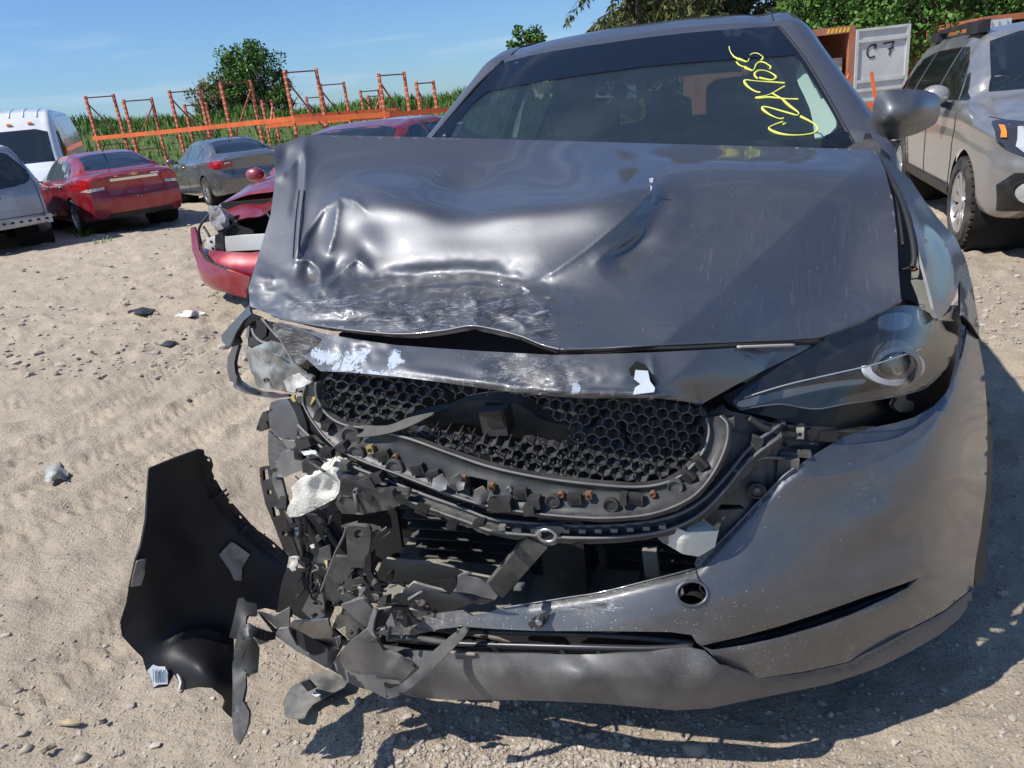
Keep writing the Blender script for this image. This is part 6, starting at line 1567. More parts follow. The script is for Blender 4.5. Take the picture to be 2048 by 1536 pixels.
blk('sensor_housing', PLAS, hero, 994, 838, .075, 56, 56, .05, 4, False); blk('sensor_face', mk('sensor_face', (.012, .012, .013), .25), hero, 990, 838, .048, 36, 34, .004, 6, False)
panel('splinter', PLASD, hero, Z6([(990, 770), (1150, 770), (1290, 720), (1440, 690), (1380, 730), (1250, 790), (1100, 830), (960, 840), (1010, 800)]), [(720, 850, .05), (870, 825, .02), (730, 875, .03), (800, 860, .02)], 8, .004)
panel('lower_apron', PLASD, hero, [(900, 862), (990, 878), (1100, 890), (1060, 905), (960, 896)], [(900, 862, .10), (1100, 890, .10), (1060, 905, .06), (960, 896, .06)], 10, .004)
# strut from tow bracket down to the bumper
A, B = WY(1076, 1078, -.01), WY(990, 1178, .03)
st = MB().bar(A, B, .022, .045, up=(1, 0, 0)).build('support_strut', PLASD, hero, smooth=False); MB().bar(WY(1040, 1100, -.01), WY(1046, 1116, -.015), .004, .004).build('strut_pin', PLASG, st, smooth=False)
MB().bar(WY(1299, 1098, .12), WY(1306, 1150, .12), .02, .03).build('support_post', UNDER, hero, smooth=False)
# undertray seen through the opening
G = []; nx, ny = 30, 14
for j in range(ny+1):
    for i in range(nx+1):
        x = -.46+i/nx*.94; y = .06+.22*max(0, -.46+i/nx*.94-.28)**1*1.0+j/ny*.60; z = .305+.05*(j/ny)+.012*math.sin(x*16)*(1-j/ny)+.006*((i//3) % 2)+.018*math.sin(y*9+x*4)*(x < -.1)
        G.append((x, y, z))
F = [(j*(nx+1)+i, j*(nx+1)+i+1, (j+1)*(nx+1)+i+1, (j+1)*(nx+1)+i) for j in range(ny) for i in range(nx)]
v_, f_, _n = thicken(np.array(G), F, .006); ut = obj('undertray', v_, f_, UNDER, hero, sharp=25)
for k in range(5): MB().box((.08+.09*k, .30, .335), (.006, .4, .012)).build('tray_rib', UNDER, ut, smooth=False)
for y in (.16, .34): MB().box((.24, y, .33), (.55, .006, .012)).build('tray_rib', UNDER, ut, smooth=False)

# ---------------------------------------------------------------- lamp carrier on the right of the mesh
def rigid(name, mat, P, y, step=12, thick=.012, parent=hero, curve=False, disp=None, holes=()): return panel(name, mat, parent, P, y, step, thick, curve=curve, disp=disp, holes=holes)
carY = TPS([(1410, 830, .12), (1460, 930, .11), (1540, 850, .18), (1740, 862, .36), (1680, 900, .29), (1560, 960, .17), (1480, 1060, .10), (1390, 1080, .09), (1420, 980, .10)])
cY = lambda x, y: float(carY(np.array([[x, y]], float))[0])
def car_disp(q):
    d = ridge(q, ZD([(160, 1270), (330, 1190), (500, 1040), (640, 980)]), 5, .014, False, taper=False)+ridge(q, ZD([(590, 1060), (600, 1200), (590, 1300)]), 5, .012, False)
    d += ridge(q, ZD([(470, 960), (720, 990), (1160, 985)]), 4, -.008, False)+blob(q, ZD([(530, 1280)])[0], 20, 17, 0, -.008)+.006*(vnoise(q[:, 0]/26, q[:, 1]/26, 95)-.5)
    return d+.010*smoothstep(.46, .5, vnoise(q[:, 0]/55, q[:, 1]/40, 96))
carrier = rigid('lamp_carrier', PLASD, ZD([(190, 790), (330, 770), (470, 800), (600, 845), (760, 870), (1000, 885), (1290, 890), (1170, 985), (1040, 1080), (900, 1160), (760, 1220), (680, 1290), (600, 1390), (500, 1480), (400, 1560), (60, 1560), (-30, 1440), (60, 1330), (200, 1250), (330, 1170), (230, 1130), (260, 1000), (215, 920)]), lambda q: carY(q), 7, .014, disp=car_disp,
    holes=[ZD([(1020, 1010), (1150, 1000), (1060, 1070), (990, 1085)]), ZD([(245, 1370), (420, 1375), (450, 1400), (260, 1410)])])
for px, py in ((1514, 980),): disc('round_boss', PLASD, carrier, px, py, cY(px, py)-.008, 18); disc('screw_head', PLASG, carrier, px, py, cY(px, py)-.016, 6, .004, 8)
cl = blk('metal_clip', mk('zinc_clip', (.62, .60, .48), .4, metal=.4), carrier, 1600, 866, cY(1600, 866)-.012, 15, 24, .006, 0, False); disc('clip_hole', BLK, cl, 1600, 869, cY(1600, 869)-.018, 4, .002, 8)
disc('carrier_hole', DEEP, carrier, 1570, 889, cY(1570, 889)-.004, 5, .002, 8)
for px, py, w, h, a in ((1446, 845, 46, 22, 4), (1510, 890, 22, 34, -20), (1548, 890, 20, 28, -20), (1575, 935, 40, 46, -4), (1640, 868, 60, 22, -3), (1700, 868, 50, 16, -3), (1433, 905, 34, 30, 30), (1590, 905, 60, 8, -6)): blk('moulded_block', PLASD if px % 4 else PLAS, carrier, px, py, cY(px, py)-.010, w, h, .022, a, False)
blk('red_mark', mk('red_tape', (.25, .04, .03), .6), carrier, 1448, 843, cY(1448, 843)-.026, 14, 9, .003, 4, False)
panel('yellow_tab', GOLD, carrier, ZD([(190, 980), (215, 965), (270, 1030), (240, 1050)]), cY(1425, 895)-.03, 5, .003, curve=False); panel('clip_plate', PLASG, carrier, ZD([(225, 1000), (285, 1040), (255, 1110), (232, 1090), (245, 1050), (215, 1010)]), cY(1425, 910)-.025, 5, .004, curve=False)
M = MB(); M.tube([WY(px, py, cY(px, py)-.012) for px, py in catmull(ZD([(470, 820), (560, 880), (680, 920), (770, 930)]), 5)], .007, 7); M.build('channel_edge', PLAS, carrier)
M = MB(); M.tube([WY(px, py, cY(px, py)-.010) for px, py in catmull(ZD([(20, 1400), (160, 1290), (330, 1190), (480, 1070), (560, 1010), (660, 975)]), 5)], .007, 7); M.build('channel_edge', PLAS, carrier)
M = MB(); M.tube([WY(px, py, cY(px, py)-.012) for px, py in catmull(ZD([(40, 1460), (200, 1340), (370, 1220), (500, 1110), (570, 1070), (760, 1080), (790, 1020)]), 5)], .0035, 6); M.build('channel_edge', PLASG, carrier)
for k in range(6):
    p = ZD([(70+k*80, 1400-k*62)])[0]; blk('channel_tab', PLASG, carrier, p[0], p[1], cY(*p)-.014, 13, 9, .012, -38, False)
foam2 = panel('foam_block', FOAM, hero, Z7([(1160, 1050), (1200, 1015), (1265, 995), (1330, 1020), (1500, 1010), (1480, 1100), (1390, 1155), (1300, 1140), (1215, 1090)]), [(1320, 1075, .03), (1435, 1062, .05), (1395, 1112, .03), (1360, 1080, .0)], 6, .05, curve=False)
panel('foam_collar', PLASG, foam2, Z7([(1160, 1045), (1195, 1010), (1240, 1020), (1250, 1060), (1205, 1085)]), .015, 6, .012)

# ---------------------------------------------------------------- headlight
LPTS = [(1464, 805, .14), (1560, 810, .17), (1640, 695, .26), (1740, 640, .38), (1800, 612, .47), (1840, 612, .54), (1880, 640, .60), (1915, 605, .74), (1921, 640, .73), (1915, 690, .64), (1890, 735, .54), (1862, 772, .47), (1790, 785, .33), (1790, 735, .34), (1700, 810, .24), (1650, 770, .23)]
LT = TPS(LPTS); 
LCREST = ZD([(440, 690), (700, 610), (1000, 540), (1300, 470), (1600, 370), (1790, 240)])
def lens_disp(q):
    d = ridge(q, LCREST, 20, -.008); P = np.array(LCREST); yc = np.interp(q[:, 0], P[:, 0], P[:, 1]); return d+.00015*np.maximum(yc-q[:, 1], 0)
house = panel('headlight', mk('lamp_black', (.010, .010, .011), .35, spec=.4), hero, ZD([(320, 690), (440, 610), (700, 440), (960, 275), (1200, 165), (1440, 78), (1480, 60), (1560, 95), (1700, 190), (1800, 90), (1826, 240), (1800, 420), (1745, 640), (1690, 750), (1600, 815), (1450, 850), (1270, 885), (1000, 880), (760, 855), (600, 810), (420, 772)]), lambda q: LT(q)+.105, 12, .01)
LENS_OUT = ZD([(370, 715), (440, 640), (700, 465), (900, 355), (1000, 285), (1150, 200), (1350, 112), (1480, 95), (1560, 105), (1600, 150), (1690, 192), (1760, 140), (1800, 75), (1822, 60), (1829, 180), (1810, 340), (1740, 500), (1640, 600), (1480, 668), (1300, 700), (1100, 730), (900, 765), (700, 735), (600, 738), (415, 768)])
lens = panel('lamp_lens', glassmat('lamp_glass', (.94, .94, .94), 1.1, ior=1.5, dusthazew=.012, dusthazecol=(.4, .39, .36)), house, LENS_OUT, lambda q: LT(q), 9, .003, disp=lens_disp, curve=False)
M = MB(); M.tube([WY(px, py, float((LT(np.array([[px, py]]))+lens_disp(np.array([[px, py]], float)))[0])-.002) for px, py in resample(catmull(LCREST[:-1], 5), 14, False)], .0016, 5); M.build('lens_ridge', mk('scuffed_ridge', (.30, .30, .29), .5), lens)
M = MB(); M.tube([WY(px, py, float(LT(np.array([[px, py]], float))[0])+.002) for px, py in resample(catmull(ZD([(415, 766), (600, 736), (700, 733), (900, 762), (1100, 728), (1300, 700), (1480, 664), (1600, 625), (1700, 540)]), 5), 14, False)], .0014, 5); M.build('lens_edge', PLASG, lens)
lY = lambda x, y: float(LT(np.array([[x, y]], float))[0])
cx, cy = ZD([(1405, 490)])[0]
ringP = [(cx+61*math.cos(a), cy+38*math.sin(a)) for a in np.linspace(-.75, math.pi*1.02, 30)]+[(cx+47*math.cos(a), cy+27*math.sin(a)) for a in np.linspace(math.pi*1.02, -.75, 30)]
drl = mk('drl_white', (.86, .87, .86), .25, coat=.6)
rg = panel('running_light', drl, house, ringP, lambda q: LT(q)+.034, 7, .008, curve=False)
disc('projector_ring', mk('proj_ring', (.22, .22, .225), .25, metal=.8), house, cx, cy-4, lY(cx, cy)+.075, 45, .03)
c = WY(cx, cy-6, lY(cx, cy)+.06); M = MB(); M.lathe([(.0001, -.022), (.014, -.019), (.026, -.009), (.031, .004)], c, 'y', 24); M.build('projector_lens', mk('proj_glass', (.035, .045, .045), .03, spec=.9, coat=1.), house)
panel('lamp_fin', mk('lamp_grey', (.16, .16, .165), .3, metal=.5), house, ZD([(430, 705), (700, 640), (1000, 590), (1200, 570), (1200, 600), (1000, 625), (700, 690), (440, 750)]), lambda q: LT(q)+.045, 9, .006)
panel('lamp_fin', PLAS, house, ZD([(1080, 700), (1250, 650), (1440, 620), (1480, 650), (1480, 700), (1530, 720), (1520, 770), (1440, 780), (1400, 740), (1420, 690), (1300, 690), (1110, 725)]), lambda q: LT(q)+.050, 9, .01)
panel('lamp_reflector', mk('lamp_sky_blue', (.030, .045, .07), .2, coat=.8), house, ZD([(1330, 160), (1500, 150), (1500, 230), (1400, 260), (1320, 240)]), lambda q: LT(q)+.06, 9, .006)  # blue patch: sky reflected in the lens top, put into the colour
panel('lamp_bracket', mk('bracket_olive', (.10, .10, .085), .6, dust=.5, dusthazecol=(.25, .24, .20)), hero, ZF([(302, 700), (305, 650), (320, 580), (338, 560), (352, 640), (385, 760), (412, 850), (436, 890), (410, 880), (380, 850), (345, 820), (330, 770)]), [(1825, 560, .66), (1840, 510, .72), (1876, 640, .56), (1855, 600, .60)], 6, .004, curve=False)
panel('bracket_foot', MATS['bracket_olive'], hero, ZF([(345, 830), (400, 860), (440, 895), (440, 925), (400, 960), (370, 940), (345, 880)]), lambda q: LT(q)+.035, 7, .004); 
disc('bracket_bolt', BOLT, hero, 1826, 534, .685, 6, .006, 8); disc('bracket_bolt', STEEL, hero, 1844, 614, .56, 6, .006, 8)
# gap between hood and fender
panel('inner_fender', PLAS, hero, ZF([(118, 70), (150, 90), (205, 180), (255, 270), (300, 380), (325, 480), (335, 560), (320, 660), (340, 760), (350, 830), (250, 830), (190, 700), (180, 500), (170, 330), (140, 200)]), [(1750, 312, 1.20), (1781, 349, 1.06), (1821, 429, .90), (1830, 510, .78), (1835, 600, .68), (1800, 610, .72), (1775, 420, 1.0)], 10, .006)
for nm, P, r_, m in (('rubber_seal', [(132, 85, 1.12), (200, 190, .96), (250, 285, .86), (285, 390, .77), (310, 500, .70), (318, 590, .655), (308, 630, .64)], .0065, SEALM), ('rubber_seal', [(122, 100, 1.10), (180, 200, .97), (225, 300, .87), (250, 420, .78), (262, 520, .71)], .004, SEALM), ('wire', [(225, 640, .66), (270, 640, .65), (305, 625, .645)], .0025, BLK)):
    M = MB(); M.tube([WY(*ZF([(q[0], q[1])])[0], q[2]) for q in catmull(P, 5)], r_, 7); M.build(nm, m, hero)
# fender
FEN = ZF([(127, 62), (165, 120), (200, 168), (250, 258), (300, 368), (326, 470), (346, 568), (382, 700), (414, 830), (438, 893), (480, 850), (522, 775), (545, 690), (549, 770), (548, 872), (590, 915), (638, 980), (641, 930), (629, 850), (606, 720), (573, 590), (526, 488), (441, 393), (371, 303), (301, 197), (225, 132), (165, 72), (128, 18)])
FENT = TPS(ZF([(127, 62, 1.14), (200, 168, .99), (300, 368, .81), (346, 568, .68), (414, 830, .59), (438, 893, .565), (520, 775, .68), (548, 872, .69), (638, 980, .79), (606, 720, .93), (526, 488, 1.02), (441, 393, 1.08), (301, 197, 1.22), (165, 72, 1.3), (128, 18, 1.25), (400, 520, .80), (470, 640, .78), (330, 330, .96)]))
FENT = smooth_map(FENT, 1720, 1980, 260, 700, 26, 26)
fender = panel('front_fender', PAINT, hero, FEN, lambda q: FENT(q), 7, .006, curve=False,
    disp=lambda q: ridge(q, ZF([(540, 690), (480, 560), (420, 450), (350, 350), (270, 230)]), 14, -.012, False)+ridge(q, ZF([(560, 640), (575, 780), (600, 900)]), 8, .012, False), attrs={'dirt': lambda q: np.full(len(q), .10)})
panel('fender_seam', DEEP, fender, ZF([(548, 868), (592, 912), (640, 985), (634, 990), (585, 935), (548, 905)]), [(1921, 632, .675), (1957, 680, .77), (1937, 655, .725)], 6, .003, curve=False)
# ---------------------------------------------------------------- bumper skin (right part still in place)
BUMP_OUT = [(1000, 1216), (1060, 1206), (1130, 1196), (1200, 1184), (1290, 1162), (1360, 1147), (1391, 1136), (1398, 1118), (1440, 1082), (1500, 1020), (1560, 958), (1588, 936), (1640, 902), (1690, 872), (1740, 856), (1790, 846), (1830, 834), (1868, 812), (1892, 786), (1912, 752), (1928, 700), (1935, 660), (1938, 640), (1956, 676), (1968, 740), (1974, 820), (1975, 900), (1972, 980), (1962, 1060), (1950, 1130), (1947, 1174), (1890, 1220), (1815, 1260), (1760, 1290), (1700, 1323), (1610, 1343), (1517, 1357), (1440, 1330), (1418, 1304), (1393, 1285), (1383, 1270), (1340, 1264), (1200, 1262), (1080, 1262), (990, 1258), (925, 1253), (880, 1258), (830, 1270), (790, 1277), (760, 1268), (754, 1258), (800, 1243), (870, 1227), (925, 1220), (945, 1232), (970, 1228)]
BUMP_PTS = [(760, 1266, -.015), (870, 1240, -.03), (960, 1240, -.045), (1000, 1216, -.03), (990, 1258, -.05), (1200, 1262, -.045), (1200, 1184, -.01), (1290, 1220, -.03), (1391, 1136, .03), (1390, 1270, -.02), (1440, 1082, .07), (1560, 958, .14), (1640, 902, .185), (1740, 856, .275), (1830, 834, .375), (1892, 786, .475), (1928, 700, .62), (1938, 640, .74), (1968, 740, .76), (1975, 900, .74), (1970, 1000, .68), (1950, 1130, .55), (1947, 1174, .50),
    (1815, 1260, .26), (1700, 1323, .16), (1517, 1357, .05), (1440, 1330, .02), (1500, 1200, .03), (1600, 1100, .11), (1700, 1200, .14), (1750, 1050, .20), (1850, 1000, .31), (1920, 950, .46), (1880, 1150, .33), (1935, 820, .55), (1660, 955, .185), (1800, 905, .29), (1875, 850, .39), (1918, 760, .53), (1520, 1080, .09)]
def bump_disp(q):
    top = [(1585, 950), (1660, 950), (1730, 930), (1800, 898), (1860, 855), (1898, 800), (1920, 740), (1935, 680)]
    d = ridge(q, top, 5, -.003); P = catmull(top, 8); yt = np.interp(q[:, 0], P[:, 0], P[:, 1]); d += .00055*np.maximum(yt-q[:, 1], 0)*(q[:, 0] > 1590)
    d += ridge(q, [(1060, 1208), (1200, 1186), (1391, 1139), (1440, 1085), (1560, 962), (1590, 940)], 7, .012, False, taper=False)
    d += ridge(q, [(1405, 1296), (1480, 1283), (1560, 1264), (1640, 1240), (1720, 1212), (1800, 1180), (1850, 1148)], 10, .012, False)
    d += ridge(q, [(1660, 1150), (1760, 1100), (1840, 1050), (1880, 1075)], 40, .012, False)+blob(q, (1800, 1030), 90, 40, -15, -.012)
    d += blob(q, (1430, 1310), 40, 24, 20, -.020)
    return d+.0006*(vnoise(q[:, 0]/120, q[:, 1]/90, 61)-.5)
def bump_dirt(q): return np.clip(.22+.45*smoothstep(1160, 1330, q[:, 1])+.5*blob(q, (1430, 1320), 120, 60, 0, 1.)+.25*(q[:, 0] < 1250), 0, 1)
def bump_scuff(q): return np.clip(blob(q, (1140, 1215), 40, 16, 0, .95)+blob(q, (1215, 1212), 32, 14, 0, .95)+blob(q, (850, 1245), 80, 26, -10, .9)+blob(q, (1480, 1180), 30, 22, 0, .25)+blob(q, (1740, 985), 60, 60, 0, .42)+blob(q, (1350, 1165), 40, 14, -10, .3), 0, 1)
SLIT = [(1402, 1292), (1425, 1300), (1490, 1290), (1560, 1275), (1640, 1252), (1700, 1230), (1770, 1198), (1815, 1176), (1838, 1156), (1800, 1170), (1740, 1190), (1640, 1226), (1560, 1252), (1480, 1274), (1430, 1285)]
RH = [(1384+31*math.cos(a), 1187+25*math.sin(a)) for a in np.linspace(0, 6.283, 25)[:-1]]
BMAP = smooth_map(TPS(BUMP_PTS), 700, 2020, 600, 1420, 22, 22)
bumper = panel('front_bumper', PAINT, hero, BUMP_OUT, lambda q: BMAP(q), 8, .006, disp=bump_disp, curve=False, holes=[SLIT, RH], attrs={'dirt': bump_dirt, 'scuff': bump_scuff})
BTS = BMAP; bY = lambda x, y: float(BTS(np.array([[x, y]], float))[0]+bump_disp(np.array([[x, y]], float))[0])
panel('fog_slot', DEEP, bumper, [(1395, 1280), (1480, 1262), (1640, 1212), (1800, 1158), (1850, 1145), (1845, 1170), (1780, 1210), (1640, 1265), (1480, 1305), (1420, 1312)], lambda q: BTS(q)+.045, 10, .004)
panel('slot_blade', PLAS, bumper, [(1425, 1293), (1560, 1266), (1700, 1220), (1820, 1172), (1822, 1178), (1700, 1228), (1560, 1275), (1430, 1300)], lambda q: BTS(q)+.022, 8, .006)
M = MB(); M.tube([WY(x, y, bY(x, y)-.001) for x, y in RH], .0035, 6, closed=True); M.build('cover_ring', PAINT, bumper)
cpt = WY(1384, 1187, bY(1384, 1187)+.05); M = MB(); M.lathe([(.034, -.052), (.030, -.02), (.026, .02), (.0001, .022)], cpt, 'y', 24); M.build('cover_recess', DEEP, bumper)
panel('cover_tab', PLASG, bumper, [(1354, 1196), (1365, 1176), (1368, 1186), (1358, 1199)], bY(1360, 1190)+.004, 5, .003, curve=False)
M = MB(); M.tube([WY(x, y, bY(x, y)-.002) for x, y in resample(catmull([(1392, 1140), (1396, 1155), (1403, 1165), (1400, 1178), (1412, 1190)], 4), 6, False)], .0012, 5); M.build('crack', DEEP, bumper)
M = MB(); M.tube([WY(x, y, bY(x, y)-.002) for x, y in resample(catmull([(1005, 1216), (1130, 1196), (1200, 1185), (1290, 1163), (1391, 1137)], 5), 10, False)], .0022, 6); M.build('edge_highlight_lip', PAINT, bumper)
M = MB(); M.tube([WY(x, y, bY(x, y)-.002) for x, y in resample(catmull([(1396, 1118), (1440, 1083), (1500, 1021), (1560, 959), (1590, 935)], 5), 10, False)], .0028, 6); M.build('edge_highlight_lip', PAINT, bumper)
# mounting nut on the centre
nb = panel('nut_plate', BLK, bumper, ZC([(1455, 1100), (1490, 1050), (1560, 1020), (1640, 980), (1590, 1110), (1560, 1130), (1490, 1140)]), lambda q: BTS(q)-.010, 5, .004, curve=False); disc('nut', STEEL, nb, 1080, 1239, bY(1080, 1239)-.014, 8, .012, 6, False)
# arch moulding down the right flank
panel('arch_moulding', BLKP, hero, [(1957, 678), (1966, 720), (1978, 800), (1985, 880), (1985, 960), (1980, 1020), (1974, 1080), (1972, 1160), (1962, 1170), (1950, 1172), (1950, 1110), (1960, 1060), (1970, 980), (1973, 900), (1972, 820), (1966, 740)], [(1957, 678, .83), (1985, 880, .88), (1974, 1080, .75), (1950, 1172, .56), (1970, 980, .77), (1966, 740, .84), (1962, 1170, .60)], 8, .02, curve=False)
# ---------------------------------------------------------------- lower lip
LIP_OUT = [(668, 1322), (700, 1312), (760, 1292), (830, 1300), (900, 1305), (1000, 1308), (1160, 1309), (1300, 1306), (1378, 1296), (1410, 1302), (1440, 1330), (1517, 1358), (1610, 1345), (1700, 1325), (1760, 1293), (1815, 1263), (1890, 1223), (1947, 1177), (1944, 1200), (1920, 1236), (1882, 1268), (1820, 1304), (1755, 1336), (1660, 1368), (1560, 1388), (1480, 1404), (1420, 1417), (1350, 1421), (1300, 1416), (1200, 1407), (1100, 1402), (1000, 1400), (900, 1400), (830, 1395), (775, 1380), (720, 1362), (685, 1345)]
LIP_PTS = [(668, 1322, .06), (760, 1292, .0), (900, 1305, -.035), (1160, 1309, -.045), (1378, 1296, -.03), (1517, 1358, .045), (1700, 1325, .155), (1815, 1263, .25), (1947, 1177, .49), (1160, 1350, -.075), (1000, 1350, -.07), (1330, 1365, -.06), (1450, 1380, .0), (830, 1350, -.04), (685, 1345, .05), (830, 1395, -.0), (1000, 1400, -.035), (1200, 1407, -.03), (1350, 1421, -.005), (1480, 1404, .05), (1660, 1368, .155), (1820, 1304, .27), (1920, 1236, .42)]
def lip_disp(q): return blob(q, (1425, 1350), 46, 40, 30, -.014)+blob(q, (1345, 1350), 40, 40, 0, .010)+ridge(q, [(1440, 1335), (1517, 1362), (1700, 1330), (1815, 1268), (1945, 1182)], 5, .010, False)+ridge(q, [(690, 1322), (900, 1345), (1160, 1352), (1300, 1350)], 30, -.008, False)
lip = panel('lower_lip', LIPM, hero, LIP_OUT, LIP_PTS, 8, .008, disp=lip_disp, curve=False)
# dark centre intake with its bars
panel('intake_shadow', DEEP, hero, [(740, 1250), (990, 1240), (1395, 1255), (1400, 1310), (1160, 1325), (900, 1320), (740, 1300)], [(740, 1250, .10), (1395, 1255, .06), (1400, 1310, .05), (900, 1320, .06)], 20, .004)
for P, r_, m in (([(930, 1262, -.02), (1080, 1266, -.025), (1240, 1272, -.02), (1388, 1286, -.005)], .006, PLAS), ([(775, 1276, .0), (900, 1286, -.02), (1010, 1290, -.02), (1160, 1294, -.025), (1300, 1297, -.02), (1385, 1292, -.01)], .007, mk('bar_blue_black', (.030, .033, .04), .35)), ([(900, 1298, -.01), (1160, 1303, -.015), (1380, 1299, -.005)], .003, PLASG)):
    M = MB(); M.tube([WY(*q) for q in catmull(P, 5)], r_, 7); M.build('intake_bar', m, hero)
for x, y, x2, y2 in ((967, 1258, 972, 1272), (985, 1292, 1008, 1320), (1120, 1296, 1128, 1312), (1195, 1298, 1200, 1316)): MB().bar(WY(x, y, -.025), WY(x2, y2, -.035), .006, .006).build('intake_fin', PLAS, hero, smooth=False)
# ---------------------------------------------------------------- door mirror
TM = zc(1600, 0, 2.743)
mir = panel('door_mirror', PAINT, hero, TM([(398, 705), (393, 650), (402, 580), (418, 530), (450, 502), (520, 492), (600, 489), (680, 494), (735, 510), (766, 535), (770, 575), (766, 622), (748, 672), (700, 705), (640, 733), (570, 754), (500, 766), (440, 764), (408, 750)]), TM([(398, 705, 1.50), (402, 580, 1.50), (450, 502, 1.50), (600, 489, 1.52), (735, 510, 1.56), (770, 575, 1.58), (748, 672, 1.57), (640, 733, 1.53), (500, 766, 1.49), (408, 750, 1.49), (460, 640, 1.44), (560, 610, 1.43), (660, 600, 1.46), (560, 700, 1.46), (480, 560, 1.45), (640, 540, 1.47)]), 6, .06, disp=lambda q: ridge(q, TM([(410, 690), (480, 700), (560, 690), (700, 650), (760, 625)]), 5, .006, False)+ridge(q, TM([(560, 650), (640, 600), (720, 560)]), 30, -.006), attrs={'dirt': lambda q: np.full(len(q), .08)})
panel('mirror_foot', BLKP, hero, TM([(405, 765), (440, 772), (520, 772), (553, 772), (525, 810), (500, 850), (480, 880), (455, 850), (430, 815)]), TM([(405, 765, 1.42), (553, 772, 1.50), (480, 880, 1.36), (430, 815, 1.38)]), 6, .03)
panel('mirror_triangle', BLK, hero, TM([(360, 720), (385, 730), (400, 770), (380, 800), (340, 790)]), TM([(360, 720, 1.42), (400, 770, 1.35), (340, 790, 1.32)]), 6, .01, curve=False)
# cowl trim left visible between hood and pillar
panel('cowl_trim', PLAS, hero, [(1690, 300), (1716, 284), (1742, 278), (1760, 292), (1752, 312), (1700, 314)], [(1690, 300, 1.26), (1742, 278, 1.25), (1752, 312, 1.17)], 7, .01)
# ================================================================== SMASHED LEFT FRONT CORNER
LTY = TPS([(450, 680, .46), (520, 640, .33), (640, 740, .12), (470, 760, .40), (520, 790, .28), (600, 760, .17), (540, 830, .24), (600, 850, .13), (530, 960, .26), (600, 1000, .11), (700, 980, .035), (560, 1090, .20), (680, 1060, .07), (620, 1200, .12), (720, 1180, .03), (800, 1180, .0), (700, 1270, .02), (560, 1250, .17), (620, 1270, .13), (760, 1300, -.03), (640, 1330, .10), (700, 1350, .03), (900, 1200, .0), (480, 1250, .10), (480, 1480, .0)])
def shard(name, mat, P, off=0., thick=.004, tilt=(0, 0), bend=0., step=8, parent=None, holes=(), attrs=None, curve=False, disp=None):
    c = np.array([p[:2] for p in P], float).mean(0); y0 = float(LTY(c[None])[0])
    loc = .55
    fn = lambda q: y0*(1-loc)+LTY(q)*loc+off+(q[:, 0]-c[0])*tilt[0]/1000+(q[:, 1]-c[1])*tilt[1]/1000+bend*((q[:, 0]-c[0])/50)**2+.004*(vnoise(q[:, 0]/30, q[:, 1]/30, 55)-.5)+(0 if disp is None else disp(q))
    return panel(name, mat, parent or hero, P, fn, step, thick, curve=curve, holes=holes, attrs=attrs)
def wire(name, mat, P, off, r_, parent=None):
    M = MB(); M.tube([WY(x, y, float(LTY(np.array([[x, y]], float))[0])+off) for x, y in (catmull(P, 5) if len(P) > 2 else P)], r_, 6); return M.build(name, mat, parent or hero)
sc = {'scuff': lambda q: np.full(len(q), .55), 'dirt': lambda q: np.full(len(q), .3)}
# inner dark body behind the corner
shard('inner_panel', DEEP, ZA([(380, 240), (640, 300), (1000, 450), (1050, 800), (1000, 1000), (860, 1000), (700, 900), (480, 640), (340, 520), (330, 380)]), .10, .01, step=14)
# fender remnant sticking out on the far left
shard('fender_remnant', PAINT, ZA([(345, 105), (200, 260), (60, 415), (75, 480), (135, 530), (180, 470), (215, 380), (290, 265), (372, 195)]), -.02, .006, (.25, -.3), attrs={'dirt': lambda q: np.full(len(q), .08)})
shard('remnant_underside', INKY, ZA([(180, 440), (240, 345), (330, 245), (372, 195), (480, 235), (380, 280), (285, 360), (245, 430), (268, 490), (235, 520), (150, 535), (135, 500)]), .01, .006, (.3, .2))
shard('arch_strip', PAINT, ZA([(178, 530), (242, 512), (212, 610), (196, 700), (208, 800), (242, 880), (330, 940), (450, 985), (600, 1008), (750, 1020), (760, 1045), (600, 1060), (440, 1035), (300, 1005), (205, 960), (150, 880), (122, 760), (128, 640)]), .0, .010, (0, 0), step=6, attrs={'dirt': lambda q: np.full(len(q), .25)})
shard('strip_lining', INKY, ZA([(220, 850), (250, 905), (330, 945), (445, 1000), (430, 1025), (300, 975), (215, 915)]), -.014, .004, step=6)
# crushed lamp and corner skin
shard('crushed_lamp', CRACK, ZA([(290, 545), (340, 560), (480, 500), (560, 470), (700, 500), (760, 600), (830, 720), (900, 790), (1000, 830), (1000, 930), (960, 965), (780, 1000), (600, 970), (430, 950), (400, 830), (370, 790), (330, 650)]), -.012, .006, (.1, .3), step=7, disp=lambda q: .02*(vnoise(q[:, 0]/16, q[:, 1]/14, 57)-.5)+ridge(q, ZA([(360, 600), (600, 680), (850, 760)]), 5, -.012)+ridge(q, ZA([(500, 760), (480, 860), (450, 940)]), 4, -.006))
shard('corner_skin', PAINT, ZA([(590, 300), (640, 290), (820, 360), (1000, 420), (1090, 470), (1050, 560), (960, 640), (900, 710), (850, 715), (760, 590), (700, 470), (640, 400)]), -.025, .005, (.2, .4), step=6, attrs={'scuff': lambda q: np.full(len(q), .9), 'chip': lambda q: blob(q, ZA([(720, 330)])[0], 30, 10, 15, .6)+blob(q, ZA([(900, 600)])[0], 30, 20, 0, .35), 'dirt': lambda q: np.full(len(q), .5)}, disp=lambda q: .016*(vnoise(q[:, 0]/18, q[:, 1]/14, 58)-.5))
shard('bent_edge', PLASG, ZA([(600, 330), (640, 400), (720, 540), (800, 680), (905, 800), (890, 825), (840, 760), (750, 620), (660, 460), (590, 345)]), -.03, .004, step=5)
